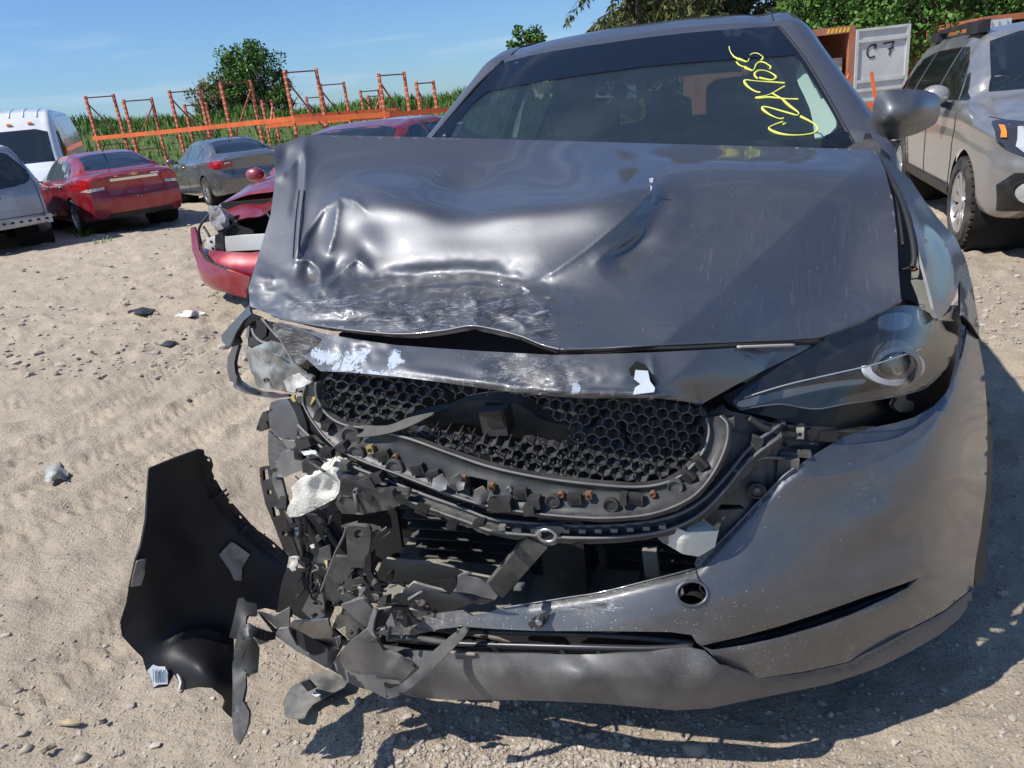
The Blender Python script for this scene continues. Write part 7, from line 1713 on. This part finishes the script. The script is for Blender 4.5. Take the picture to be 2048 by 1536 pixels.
shard('white_scrape', mk('scraped_white', (.50, .49, .45), .8, col2=(.25, .25, .24), nscale=30, bump=.8, bscale=50), ZA([(700, 880), (780, 830), (850, 800), (930, 850), (985, 900), (900, 940), (830, 960), (820, 1000), (740, 985), (720, 930)]), -.032, .004, step=5, disp=lambda q: .01*(vnoise(q[:, 0]/9, q[:, 1]/9, 59)-.5))
for P, m in (([(420, 260), (500, 250), (530, 340), (520, 420), (470, 460), (430, 400)], DEEP), ([(580, 460), (650, 455), (670, 485), (590, 495)], DEEP), ([(325, 330), (352, 330), (345, 440), (318, 445)], PLASG), ([(360, 430), (400, 440), (450, 500), (480, 540), (440, 550), (380, 520), (330, 530)], PLAS), ([(860, 790), (1000, 840), (980, 865), (900, 830)], PLASG)):  # deep black sheets stand for dark holes, shade put into the colour
    shard('broken_piece', m, ZA(P), -.03, .008, step=6)
wire('broken_rib', PLASG, ZA([(380, 345), (410, 420), (480, 480), (580, 500)]), -.03, .004); wire('broken_rib', PLASG, ZA([(480, 240), (560, 340), (650, 440)]), -.04, .003)
wire('broken_rib', CRACK, ZA([(540, 500), (590, 590), (680, 630)]), -.04, .002); disc('lamp_screw', PLASG, hero, *ZA([(525, 870)])[0], float(LTY(np.array([ZA([(525, 870)])[0]]))[0])-.028, 6, .004, 8)
shard('clip_block', mk('olive_block', (.035, .042, .035), .5), ZA([(840, 1040), (980, 1035), (1010, 1060), (970, 1130), (860, 1110), (830, 1080)]), -.03, .02, step=7)
for P in ([(780, 1030), (810, 1020), (815, 1060), (830, 1090), (800, 1095), (775, 1060)], [(1000, 1040), (1035, 1050), (970, 1140), (985, 1090)]): shard('brass_spring', GOLD, ZA(P), -.045, .004, step=5)
# body colour plate left of the mesh and the pieces round it
shard('side_plate', PAINT, ZA([(570, 1100), (660, 1070), (740, 1060), (790, 1130), (830, 1230), (870, 1350), (905, 1450), (840, 1485), (700, 1480), (610, 1440), (560, 1350), (545, 1220)]), -.02, .006, (.5, -.1), step=8, attrs={'dirt': lambda q: np.full(len(q), .04)})
shard('side_plate_edge', INKY, ZA([(740, 1060), (800, 1060), (880, 1150), (940, 1330), (960, 1450), (905, 1470), (870, 1350), (820, 1200)]), -.005, .008, step=8)
shard('lower_plate', PAINT, Z6([(420, 800), (480, 860), (560, 880), (600, 940), (640, 980), (560, 960), (500, 960), (450, 1070), (432, 1075), (418, 950)]), .0, .005, (.4, 0), attrs=sc)
shard('corner_bracket', PLASG, Z6([(500, 930), (560, 915), (640, 960), (650, 1040), (560, 1070), (520, 1090), (440, 1085), (470, 1000)]), -.012, .006, (.3, .2)); shard('torn_tab', PLASG, Z6([(500, 860), (580, 870), (600, 920), (540, 910)]), -.02, .004)
shard('broken_piece', BLKP, Z6([(600, 850), (660, 840), (680, 900), (620, 920), (590, 890)]), -.035, .014); shard('broken_piece', BLKP, Z6([(640, 980), (700, 990), (740, 1040), (690, 1070), (630, 1060), (625, 1000)]), -.035, .014); shard('white_tape', mk('white_tape', (.62, .62, .58), .7), Z6([(620, 930), (700, 925), (720, 945), (640, 955)]), -.045, .003, step=5)
shard('sensor_plug', BLKP, Z6([(385, 690), (410, 680), (420, 720), (405, 750), (420, 775), (370, 810), (345, 795), (365, 730)]), -.03, .03, step=6); wire('plug_stem', BLKP, Z6([(400, 745), (440, 735)]), -.01, .006)
# black bracket with square and round windows
circ = lambda c, r_, n=12: [(c[0]+r_*math.cos(a), c[1]+r_*math.sin(a)*1.15) for a in np.linspace(0, 6.283, n+1)[:-1]]
shard('slotted_bracket', BLKP, Z6([(365, 1030), (420, 1020), (440, 1080), (475, 1200), (520, 1320), (565, 1450), (605, 1570), (520, 1560), (462, 1400), (400, 1250), (372, 1120)]), -.015, .008, (.2, 0), step=6,
      holes=[Z6([(383, 1046), (414, 1040), (424, 1098), (388, 1110)]), Z6(circ((424, 1182), 15)), Z6([(440, 1276), (474, 1266), (494, 1322), (452, 1334)]), Z6(circ((518, 1435), 16))])
shard('side_wall_strip', PLASD, Z6([(432, 1085), (500, 1095), (520, 1180), (560, 1330), (610, 1480), (640, 1570), (600, 1570), (540, 1400), (480, 1220)]), .01, .006, (.3, 0))
foam1 = shard('foam_block', FOAM, Z6([(530, 1310), (540, 1270), (572, 1210), (560, 1150), (600, 1110), (700, 1080), (760, 1050), (790, 1040), (835, 1060), (850, 1100), (870, 1118), (855, 1180), (830, 1220), (700, 1290), (610, 1330), (550, 1335)]), -.045, .05, (.3, .3), step=6, disp=lambda q: ridge(q, Z6([(700, 1090), (740, 1170), (840, 1160)]), 14, .014, False)+.005*(vnoise(q[:, 0]/14, q[:, 1]/14, 62)-.5))
shard('air_duct', PLASD, Z6([(865, 1085), (950, 1125), (1100, 1180), (1290, 1200), (1260, 1250), (1150, 1290), (1000, 1320), (870, 1312), (832, 1250), (855, 1180)]), -.035, .02, (0, .3), step=8, bend=.004); p_ = Z6([(960, 1172)])[0]; disc('duct_screw', PLASG, hero, p_[0], p_[1], float(LTY(np.array([p_]))[0])-.048, 6, .006, 10); wire('duct_rib', PLASG, Z6([(950, 1190), (975, 1300)]), -.042, .004)
# ribbed wheel liner in the dark opening
shard('wheel_liner', BLKP, ZB([(440, 170), (640, 150), (930, 230), (965, 330), (870, 560), (840, 620), (700, 500), (560, 340), (520, 210)]), .05, .005, step=6, disp=lambda q: .012*np.sin((q[:, 0]*.55-q[:, 1]*.38)*.33))
shard('wheel_liner', BLKP, ZB([(720, 120), (930, 130), (940, 240), (800, 200)]), .04, .005, step=8)
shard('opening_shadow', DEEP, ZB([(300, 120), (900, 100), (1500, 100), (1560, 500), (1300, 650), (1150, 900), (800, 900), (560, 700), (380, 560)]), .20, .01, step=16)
wire('stay_rod', PLASD, ZB([(505, 190), (520, 320), (540, 460), (565, 600), (590, 690)]), -.02, .006)
for P, m in (([(410, 305), (490, 275), (510, 350), (440, 385)], 'white_tape'), ([(608, 465), (645, 455), (662, 488), (630, 498)], 'white_tape')): shard('label_chip', MATS[m], ZB(P), -.03, .003, step=5)
shard('torn_insulation', mk('yellow_foam', (.55, .48, .28), .9, bump=.6), ZB([(598, 505), (622, 520), (645, 565), (690, 600), (780, 620), (822, 660), (790, 720), (770, 650), (660, 640), (630, 590)]), .0, .008, step=5)
shard('torn_paper', mk('torn_paper', (.42, .42, .40), .9, bump=.8, bscale=50), ZB([(400, 590), (480, 590), (490, 640), (470, 720), (430, 730), (395, 690), (420, 640)]), -.03, .006, step=5, disp=lambda q: .012*(vnoise(q[:, 0]/5, q[:, 1]/5, 63)-.5))
r = random.Random(9)
for k in range(9):
    x, y = r.uniform(520, 720), r.uniform(620, 900); wire('wiring', r.choice([BLKP, PLASG, BLKP]), ZB([(x, y), (x+r.uniform(-40, 40), y+r.uniform(20, 60)), (x+r.uniform(-60, 60), y+r.uniform(80, 160)), (x+r.uniform(-60, 90), y+r.uniform(160, 240))]), -.01-r.uniform(0, .04), r.uniform(.002, .0045))
for k in range(7):
    x, y = r.uniform(640, 830), r.uniform(850, 1230); P = [(x+r.uniform(-30, 30), y+r.uniform(-30, 30)) for _ in range(4)]; a0 = np.mean(P, 0); P.sort(key=lambda p: math.atan2(p[1]-a0[1], p[0]-a0[0])); shard('connector', r.choice([BLKP, PLASG]), ZB(P), -.03, .012, step=6)
# big grey bracket plate with its slot
plate = shard('bracket_plate', PLASD, ZB([(985, 275), (1060, 262), (1218, 278), (1240, 325), (1220, 540), (1175, 620), (1162, 810), (1220, 880), (1330, 935), (1200, 930), (1130, 900), (1110, 990), (1010, 1040), (920, 1092), (800, 1020), (722, 950), (750, 850), (800, 730), (850, 600), (862, 580), (1000, 590), (985, 420)]), -.03, .008, (.1, .5), step=7,
      holes=[ZB([(1038, 690), (1162, 697), (1160, 800), (1040, 815)]), ZB(circ((1110, 350), 44))])
wire('plate_edge', PLASG, ZB([(985, 275), (960, 370), (880, 530), (860, 580), (800, 740), (725, 940)]), -.038, .003, plate); p_ = ZB([(945, 925)])[0]; disc('rivet', PLASG, plate, p_[0], p_[1], float(LTY(np.array([p_]))[0])-.045, 8, .005, 10)
shard('curved_arm', INKY, ZB([(1180, 580), (1235, 540), (1240, 740), (1310, 860), (1400, 890), (1280, 895), (1200, 820), (1165, 720)]), -.034, .01, step=6)
# torn sunlit undertray pieces
TRAY = mk('torn_tray', (.25, .235, .205), .75, dust=.75, dusthazecol=(.40, .37, .31), dscale=9, bump=.5, bscale=45, bdist=.003)
def tr(P, off, tilt=(0, .9), **k): return shard('tray_piece', TRAY, ZC(P), off, .005, tilt, step=8, **k)
tr([(270, 560), (400, 575), (520, 590), (700, 600), (860, 640), (905, 690), (800, 745), (600, 775), (430, 745), (300, 760), (200, 720), (240, 640)], .09, (0, 1.6)); tr([(330, 900), (440, 830), (520, 760), (620, 790), (860, 850), (1010, 920), (960, 945), (800, 1000), (700, 1030), (560, 1050), (470, 970), (400, 900)], .03, (0, 1.4))
tr([(870, 660), (1000, 690), (1150, 720), (1200, 740), (1160, 790), (1000, 800), (900, 720)], .12, (0, 1.5)); tr([(60, 800), (140, 830), (250, 890), (200, 910), (100, 880)], -.01); tr([(400, 1000), (470, 975), (620, 1000), (660, 1040), (540, 1070), (420, 1060)], -.005, (0, 1.))
shard('dark_insert', DEEP, ZC([(490, 950), (540, 890), (620, 920), (665, 985), (600, 990), (500, 965)]), -.02, .004, step=6); shard('gravel_clump', mk('mud', (.10, .085, .07), .95, bump=1., bscale=60), ZC([(530, 900), (610, 910), (650, 960), (560, 950)]), -.028, .006, step=4, disp=lambda q: .012*(vnoise(q[:, 0]/4, q[:, 1]/4, 66)-.5))
shard('triangular_gusset', INKY, ZC([(330, 900), (470, 955), (400, 1060), (370, 980)]), -.02, .006); shard('triangular_gusset', INKY, ZC([(595, 775), (720, 745), (870, 730), (870, 800), (820, 860), (700, 830)]), .0, .005)
shard('torn_flap', PLASG, ZC([(880, 715), (920, 690), (1000, 680), (960, 700), (1060, 740), (1150, 800), (1210, 865), (1190, 900), (1090, 880), (1000, 850), (860, 830), (880, 770)]), -.03, .005, (.1, .3), step=7); shard('flap_end', DEEP, ZC([(1000, 920), (1060, 895), (1140, 905), (1200, 900), (1130, 930), (1050, 940)]), -.036, .003, step=6)
for P in ([(240, 890), (300, 880), (290, 960), (230, 965)], [(660, 1010), (690, 1010), (690, 1035), (660, 1035)], [(1340, 800), (1400, 800), (1400, 825), (1340, 825)]): shard('moulded_block', PLASD, ZC(P), -.02, .02, step=8)
# broken bumper end and lip pieces, lower left
shard('lip_fragment', LIPM, ZE([(905, 690), (960, 610), (1040, 530), (1120, 470), (1170, 430), (1212, 445), (1240, 510), (1300, 600), (1420, 650), (1550, 740), (1440, 862), (1280, 840), (1100, 795), (960, 740)]), -.045, .008, (.05, .5), step=8, disp=lambda q: ridge(q, ZE([(1225, 470), (1260, 570), (1400, 700)]), 20, .012, False))
shard('lip_fragment', LIPM, ZE([(905, 692), (960, 740), (1100, 795), (1280, 840), (1440, 862), (1400, 930), (1330, 985), (1200, 922), (1090, 890), (1015, 850), (930, 770)]), -.042, .008, (.05, -.2), step=8)
shard('standing_web', PLASG, ZE([(1170, 430), (1195, 330), (1228, 262), (1250, 285), (1225, 370), (1215, 445), (1240, 500), (1205, 480)]), -.07, .006, step=6); shard('standing_web', INKY, ZE([(1245, 285), (1385, 262), (1360, 300), (1400, 410), (1320, 400), (1260, 420), (1225, 450), (1222, 380)]), -.05, .005, (.4, 0), step=6); shard('web_fin', PLASG, ZE([(1320, 385), (1365, 300), (1398, 415), (1330, 405)]), -.06, .004, step=6)
shard('sunlit_web', PLASG, ZE([(960, 242), (1050, 215), (1130, 190), (1185, 235), (1215, 275), (1190, 350), (1170, 420), (1090, 360), (1010, 290)]), -.05, .006, (.2, .8), step=7)
shard('torn_skirt', PLASD, ZE([(890, 415), (930, 330), (985, 290), (1080, 370), (1160, 430), (1100, 470), (1040, 530), (1000, 480), (1000, 405), (940, 430)]), -.02, .005, (.1, .5), step=7)
# body colour fragment with dark hollow
shard('painted_fragment', PAINT, ZE([(552, 402), (580, 372), (720, 366), (860, 355), (880, 430), (895, 500), (960, 494), (935, 602), (800, 540), (660, 460)]), -.06, .005, (.1, 1.2), step=7, attrs={'dirt': lambda q: np.full(len(q), .04)})
shard('fragment_hollow', DEEP, ZE([(556, 412), (660, 462), (800, 542), (935, 603), (860, 600), (800, 630), (740, 632), (660, 590), (600, 520)]), -.052, .004, step=7)
shard('fragment_rim', PLASG, ZE([(545, 420), (560, 470), (610, 560), (690, 625), (750, 640), (800, 630), (855, 580), (855, 735), (790, 705), (640, 622), (520, 545), (445, 470), (470, 430)]), -.062, .005, (0, .4), step=6)
shard('spike_piece', PLASG, ZE([(300, 292), (360, 310), (430, 330), (500, 290), (555, 256), (552, 400), (545, 425), (470, 440), (380, 360)]), -.05, .005, (.1, .3), step=7)
for P, m in (([(640, 860), (700, 835), (760, 900), (700, 930)], INKY), ([(1130, 100), (1160, 110), (1110, 180), (1100, 150)], PLASG), ([(740, 90), (790, 100), (760, 200), (740, 180)], PLASG), ([(1420, 350), (1490, 270), (1530, 330), (1600, 380), (1470, 420)], INKY)): shard('broken_piece', m, ZE(P), -.03, .006, step=6)
shard('liner_skirt', INKY, ZB([(250, 690), (360, 700), (560, 710), (720, 790), (800, 980), (850, 1120), (790, 1260), (600, 1260), (400, 1150), (262, 1150)]), .07, .006, step=9)
shard('liner_sheet_piece', PLASG, ZB([(690, 800), (735, 900), (760, 1060), (770, 1180), (700, 1230), (600, 1200), (530, 1130), (590, 1010), (650, 870)]), .045, .004, (.3, .3), step=8)
shard('web_bridge', INKY, ZE([(300, 300), (440, 440), (560, 420), (700, 470), (900, 430), (1000, 520), (900, 690), (850, 740), (600, 600), (440, 480)]), .03, .006, (0, .4), step=9)
# twisted strake crossing the lip
shard('bent_strake', PLASD, [(935, 1248), (942, 1253), (925, 1278), (895, 1308), (862, 1342), (828, 1372), (792, 1394), (776, 1398), (768, 1372), (778, 1378), (800, 1370), (838, 1338), (868, 1300), (905, 1268)], -.06, .004, (.2, -.5), step=6)
shard('strake_pocket', INKY, ZE([(1305, 862), (1345, 880), (1420, 880), (1350, 980), (1325, 975)]), -.055, .005, step=6)
wire('trim_bar', PLASD, ZC([(340, 1210), (560, 1215), (760, 1245), (880, 1250)]), -.02, .006); wire('trim_bar', mk('aged_rubber', (.20, .19, .16), .8), ZC([(790, 1320), (880, 1335), (1030, 1345)]), -.01, .004)
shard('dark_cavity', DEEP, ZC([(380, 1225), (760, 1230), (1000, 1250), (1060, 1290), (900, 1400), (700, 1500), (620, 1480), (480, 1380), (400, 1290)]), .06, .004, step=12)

# ================================================================== TORN FENDER PANEL (loose, in front of the car on the left)
tf0 = WY(400, 1250, -.08)
torn = thing('torn_fender', 'torn off black bumper corner panel hanging over the dirt at the lower left', 'car part', (float(tf0[0]), float(tf0[1]), 0.))
TFP = Z5([(220, 195), (330, 152), (440, 112), (466, 116), (470, 140), (500, 152), (508, 182), (500, 205), (520, 245), (545, 290), (575, 332), (610, 372), (645, 412), (672, 446), (705, 475), (740, 500), (772, 523), (812, 560), (842, 592), (832, 645), (812, 700), (800, 760), (790, 832), (740, 820), (700, 830), (640, 880), (600, 960), (604, 1100), (595, 1200), (590, 1312), (574, 1300), (548, 1272), (560, 1240), (545, 1212), (500, 1178), (440, 1174), (380, 1186), (350, 1186), (352, 1150), (330, 1112), (300, 1172), (240, 1180), (232, 1140), (205, 1095), (190, 1042), (140, 992), (98, 944), (90, 884), (118, 795), (130, 722), (158, 610), (184, 542), (198, 470), (207, 420), (213, 300)])
TFT = TPS(Z5([(220, 195, -.02), (440, 112, .07), (500, 200, .10), (645, 412, .13), (842, 592, .13), (800, 800, .10), (90, 884, -.13), (160, 610, -.10), (207, 420, -.06), (400, 500, .03), (400, 800, -.01), (600, 700, .08), (205, 1095, -.14), (330, 1110, -.13), (380, 1186, -.14), (590, 1312, -.10), (600, 960, .02), (250, 900, -.09), (300, 960, -.085), (450, 930, -.03), (450, 1060, -.115), (540, 1180, -.13)]))
_TFT = TFT; TFT = lambda q: _TFT(q)-.075
def tf_disp(q):
    d = ridge(q, Z5([(455, 130), (480, 250), (560, 380), (700, 520), (820, 620)]), 5, .012, False)+ridge(q, Z5([(290, 985), (380, 930), (480, 915), (570, 950), (585, 1020)]), 5, -.010)
    return d+.006*(vnoise(q[:, 0]/50, q[:, 1]/50, 77)-.5)
FH = [Z5(circ(c, 9, 8)) for c in ((487, 160), (513, 243), (585, 346), (626, 416), (776, 545))]
tfb = panel('inner_face', INKY, torn, TFP, lambda q: TFT(q), 8, .005, disp=tf_disp, curve=False, holes=FH, edge=8)
tfo = lambda P, o=0.: (lambda q: TFT(q)+tf_disp(q)+o)
FOILM = mk('foil_patch', (.22, .22, .23), .35, metal=.4, col2=(.13, .12, .11), nscale=30, bump=.4, bscale=60)
panel('foil_patch', FOILM, torn, Z5([(533, 580), (586, 524), (600, 528), (671, 580), (636, 640), (634, 697), (602, 696), (580, 650)]), tfo(0, -.006), 6, .002, curve=False)
panel('mount_clip', FOILM, torn, Z5([(166, 612), (206, 600), (200, 670), (184, 718), (138, 726), (150, 670)]), tfo(0, -.010), 6, .004, curve=False); 
lbl = panel('paper_label', mk('label_paper', (.52, .55, .58), .7), torn, Z5([(212, 1100), (236, 1074), (262, 1082), (290, 1082), (304, 1110), (302, 1160), (262, 1162), (240, 1176), (232, 1140)]), tfo(0, -.008), 5, .002, curve=False)
for k in range(7):
    x = 236+k*9; panel('printed_line', mk('print_grey', (.16, .22, .26), .8), lbl, Z5([(x, 1092+k % 2*6), (x+4, 1092+k % 2*6), (x+5, 1150), (x+1, 1150)]), tfo(0, -.0105), 5, .0006, curve=False)
panel('torn_white_edge', mk('stress_white', (.55, .54, .50), .8), torn, Z5([(342, 1116), (356, 1130), (364, 1150), (356, 1186), (350, 1186), (354, 1150)]), tfo(0, -.008), 5, .003, curve=False)
for k, c in enumerate(((550, 300), (520, 318), (560, 320), (645, 470), (720, 500), (805, 570))):
    panel('flange_rib', BLKP, torn, Z5([(c[0]-18, c[1]+14), (c[0]+16, c[1]-14), (c[0]+20, c[1]-8), (c[0]-14, c[1]+20)]), tfo(0, -.012), 6, .004, curve=False)
# standing dark strut pieces at its right end
STM = PLASD
SY = TPS(Z5([(620, 775, -.03), (700, 800, -.02), (600, 960, -.07), (660, 960, -.085), (595, 1200, -.13), (655, 1200, -.145), (620, 1430, -.20), (740, 930, -.05), (720, 1110, -.085), (790, 950, -.03)]))
_SY = SY; SY = lambda q: _SY(q)-.085
strut = panel('splitter_blade', PLASD, torn, Z5([(640, 860), (655, 858), (650, 910), (640, 960), (662, 985), (640, 1030), (634, 1070), (655, 1100), (652, 1170), (638, 1235), (668, 1285), (664, 1340), (648, 1385), (622, 1432), (597, 1392), (590, 1300), (594, 1180), (592, 1080), (604, 985), (622, 910)]), lambda q: SY(q), 7, .006, curve=False, disp=lambda q: ridge(q, Z5([(600, 1000), (598, 1200), (608, 1330), (625, 1400)]), 4, -.008))
panel('strut_upper', BLKP, torn, Z5([(618, 778), (640, 772), (655, 792), (702, 800), (706, 848), (664, 850), (650, 865), (612, 960), (578, 950), (600, 862)]), lambda q: SY(q)+.01, 7, .012, curve=False)
bx = panel('clip_box', PLAS, torn, Z5([(634, 905), (668, 885), (700, 905), (742, 918), (745, 960), (700, 965), (716, 1000), (708, 1108), (655, 1112), (630, 1078), (655, 1000)]), lambda q: SY(q)-.012, 7, .03, curve=False); panel('clip_window', DEEP, bx, Z5([(664, 915), (738, 925), (735, 955), (668, 950)]), lambda q: SY(q)-.016, 6, .003, curve=False)
panel('clip_hook', DEEP, bx, Z5([(742, 920), (785, 930), (788, 960), (745, 968)]), lambda q: SY(q)-.006, 6, .02, curve=False); panel('clip_rim', PLASG, bx, Z5([(690, 950), (720, 965), (760, 970), (715, 985), (700, 965)]), lambda q: SY(q)-.02, 5, .004, curve=False)
# grey liner sheet lying under the broken lip
def zsheet(P, z): return [(x, y, float(WZ(x, y, z)[1])) for x, y in P]
LS = ZE([(690, 820), (790, 745), (860, 760), (930, 785), (1018, 850), (990, 892), (880, 948), (740, 1030), (700, 1080), (672, 1140), (590, 1140), (520, 1120), (500, 1000), (560, 900)])
ls = panel('liner_sheet', mk('liner_grey', (.10, .10, .10), .75, dust=.75, dusthazecol=(.33, .30, .25), dscale=12, bump=.6, bscale=40), None, LS, TPS(zsheet(LS, .035)+zsheet(ZE([(760, 880)]), .055)), 7, .004, curve=False, origin=tuple(WZ(620, 1400, 0)))
tag(ls, 'dusty grey plastic liner sheet lying on the dirt under the broken lip', 'car part')
pl = panel('white_tag', MATS['white_tape'], ls, ZE([(730, 945), (760, 928), (802, 950), (770, 970)]), TPS([(p[0], p[1], p[2]) for p in zsheet(ZE([(730, 945), (760, 928), (802, 950), (770, 970)]), .062)]), 5, .002, curve=False)
# ================================================================== LOOSE DEBRIS ON THE DIRT
def debris(name, label, mat, P, z=.02, thick=.006, hump=.015, group=None, cat='debris'):
    g = zsheet(P, z); c = np.mean([p[:2] for p in P], 0); g += zsheet([tuple(c)], z+hump); o0 = WZ(c[0], c[1], 0)
    o = panel(name, mat, None, P, TPS(g), 5, thick, curve=False, origin=(float(o0[0]), float(o0[1]), 0.)); tag(o, label, cat, group); return o
debris('plastic_scrap', 'pale grey crumpled plastic scrap lying alone on the dirt at the left', mk('scrap_grey', (.40, .40, .38), .7, col2=(.14, .14, .14), nscale=40, bump=.5), [(88, 962), (92, 935), (110, 928), (118, 922), (124, 936), (138, 946), (132, 958), (112, 958), (100, 966)], .015, .006, .05)
debris('plastic_scrap', 'small dark rubber scrap on the dirt between the tracks and the car', BLKP, [(308, 688), (330, 680), (352, 682), (358, 688), (330, 692)], .02, .01, .02)
debris('rubber_strip', 'long dark strip of rubber among the clods below the crashed red saloon', BLKP, [(255, 622), (285, 614), (310, 618), (300, 626), (268, 628)], .03, .02, .03)
debris('paper_scrap', 'white torn paper scrap beside the dark rubber strip', mk('paper_white', (.62, .60, .56), .9, bump=.6, bscale=30), [(350, 630), (372, 620), (398, 622), (412, 626), (390, 632), (372, 634)], .03, .01, .05)
debris('wood_chip', 'thin pale wood splinter lying on the dirt below the torn panel', mk('wood_chip', (.40, .31, .19), .85), [(105, 1444), (135, 1438), (158, 1440), (160, 1446), (130, 1449)], .012, .006, .004)
debris('plastic_scrap', 'small black chip on the dirt between the wood splinter and the torn panel', BLKP, [(196, 1442), (212, 1436), (216, 1442), (204, 1448)], .012, .005, .005)
debris('wood_chip', 'short brown twig scrap at the bottom left of the ground', mk('twig_brown', (.16, .12, .08), .9), [(78, 1502), (98, 1490), (112, 1490), (96, 1500), (84, 1508)], .012, .006, .004)
debris('plastic_scrap', 'tiny dark chip on the dirt between the bent strip and the torn panel', BLKP, [(372, 800), (380, 797), (384, 801), (376, 804)], .012, .006, .006)

# torn end of the crashed saloon's bumper, standing up beside its crash beam
yb = float(WM[crash.name].translation.y)-.10
fl = panel('bumper_flap', RED2, crash, [(381, 456), (388, 453), (393, 468), (398, 500), (412, 522), (440, 535), (480, 548), (500, 556), (492, 596), (460, 588), (425, 566), (398, 538), (384, 500)], [(381, 456, yb+.15), (398, 538, yb-.02), (500, 556, yb-.22), (492, 596, yb-.2), (440, 550, yb-.15)], 6, .02, curve=False)
panel('flap_inside', BLK, crash, [(392, 468), (404, 500), (425, 524), (470, 540), (440, 536), (412, 524), (398, 502)], [(392, 468, yb+.12), (425, 524, yb-.06), (470, 540, yb-.2)], 6, .01, curve=False)
for P, m, o_ in (([(418, 425), (438, 412), (452, 436), (446, 458), (432, 462), (422, 448)], MATS['broken_lamp'], .25), ([(440, 462), (470, 452), (505, 462), (520, 500), (500, 535), (450, 520), (425, 500)], WELL, .3), ([(450, 520), (500, 530), (495, 548), (455, 540)], BLKP, .1), ([(430, 470), (445, 465), (448, 510), (430, 505)], BLKP, .1)):
    panel('wrecked_front_part', m, crash, P, yb+o_, 7, .03, curve=False, disp=lambda q: .025*(vnoise(q[:, 0]/9, q[:, 1]/9, 91)-.5))

# small broken bits packed into the smashed corner
r = random.Random(31)
ZONE = np.array([(545, 850), (640, 905), (700, 960), (740, 1060), (830, 1190), (920, 1215), (880, 1245), (780, 1270), (690, 1300), (610, 1290), (560, 1230), (590, 1130), (560, 1030), (535, 930)], float)
n_ = 0
while n_ < 64:
    x, y = r.uniform(530, 930), r.uniform(850, 1310)
    if not inside(np.array([[x, y]]), ZONE)[0]: continue
    n_ += 1; m = r.choice([BLKP, INKY, PLASD, PLASD, PLASG, BLKP]); L = r.uniform(9, 26); a0 = r.uniform(0, 6.28); k = r.choice([3, 4, 4, 5])
    P = [(x+L*r.uniform(.45, 1.2)*math.cos(a0+i_*6.283/k)*r.choice([1, .6]), y+L*r.uniform(.35, 1.)*math.sin(a0+i_*6.283/k)) for i_ in range(k)]
    if r.random() < .3: wire('broken_rib', m, [(x, y), (x+r.uniform(-40, 40), y+r.uniform(-30, 30))], -.035+r.uniform(-.02, .03), r.uniform(.0015, .004))
    else: shard('broken_piece', m, P, r.uniform(-.05, .03), r.choice([.003, .006, .012]), (r.uniform(-1, 1), r.uniform(-.5, 1)), step=7)
for px, py, w, h in ((655, 905, 26, 18), (690, 930, 20, 16), (735, 990, 28, 14), (600, 905, 18, 26), (845, 1018, 26, 16), (780, 985, 22, 14), (585, 1060, 14, 22), (615, 1115, 18, 14), (905, 1050, 22, 12), (960, 1045, 26, 10)):
    blk('broken_clip', r.choice([BLKP, PLAS, PLASD]), hero, px, py, float(LTY(np.array([[px, py]], float))[0])-.03, w, h, .02, r.uniform(-30, 30), r.random() < .5)
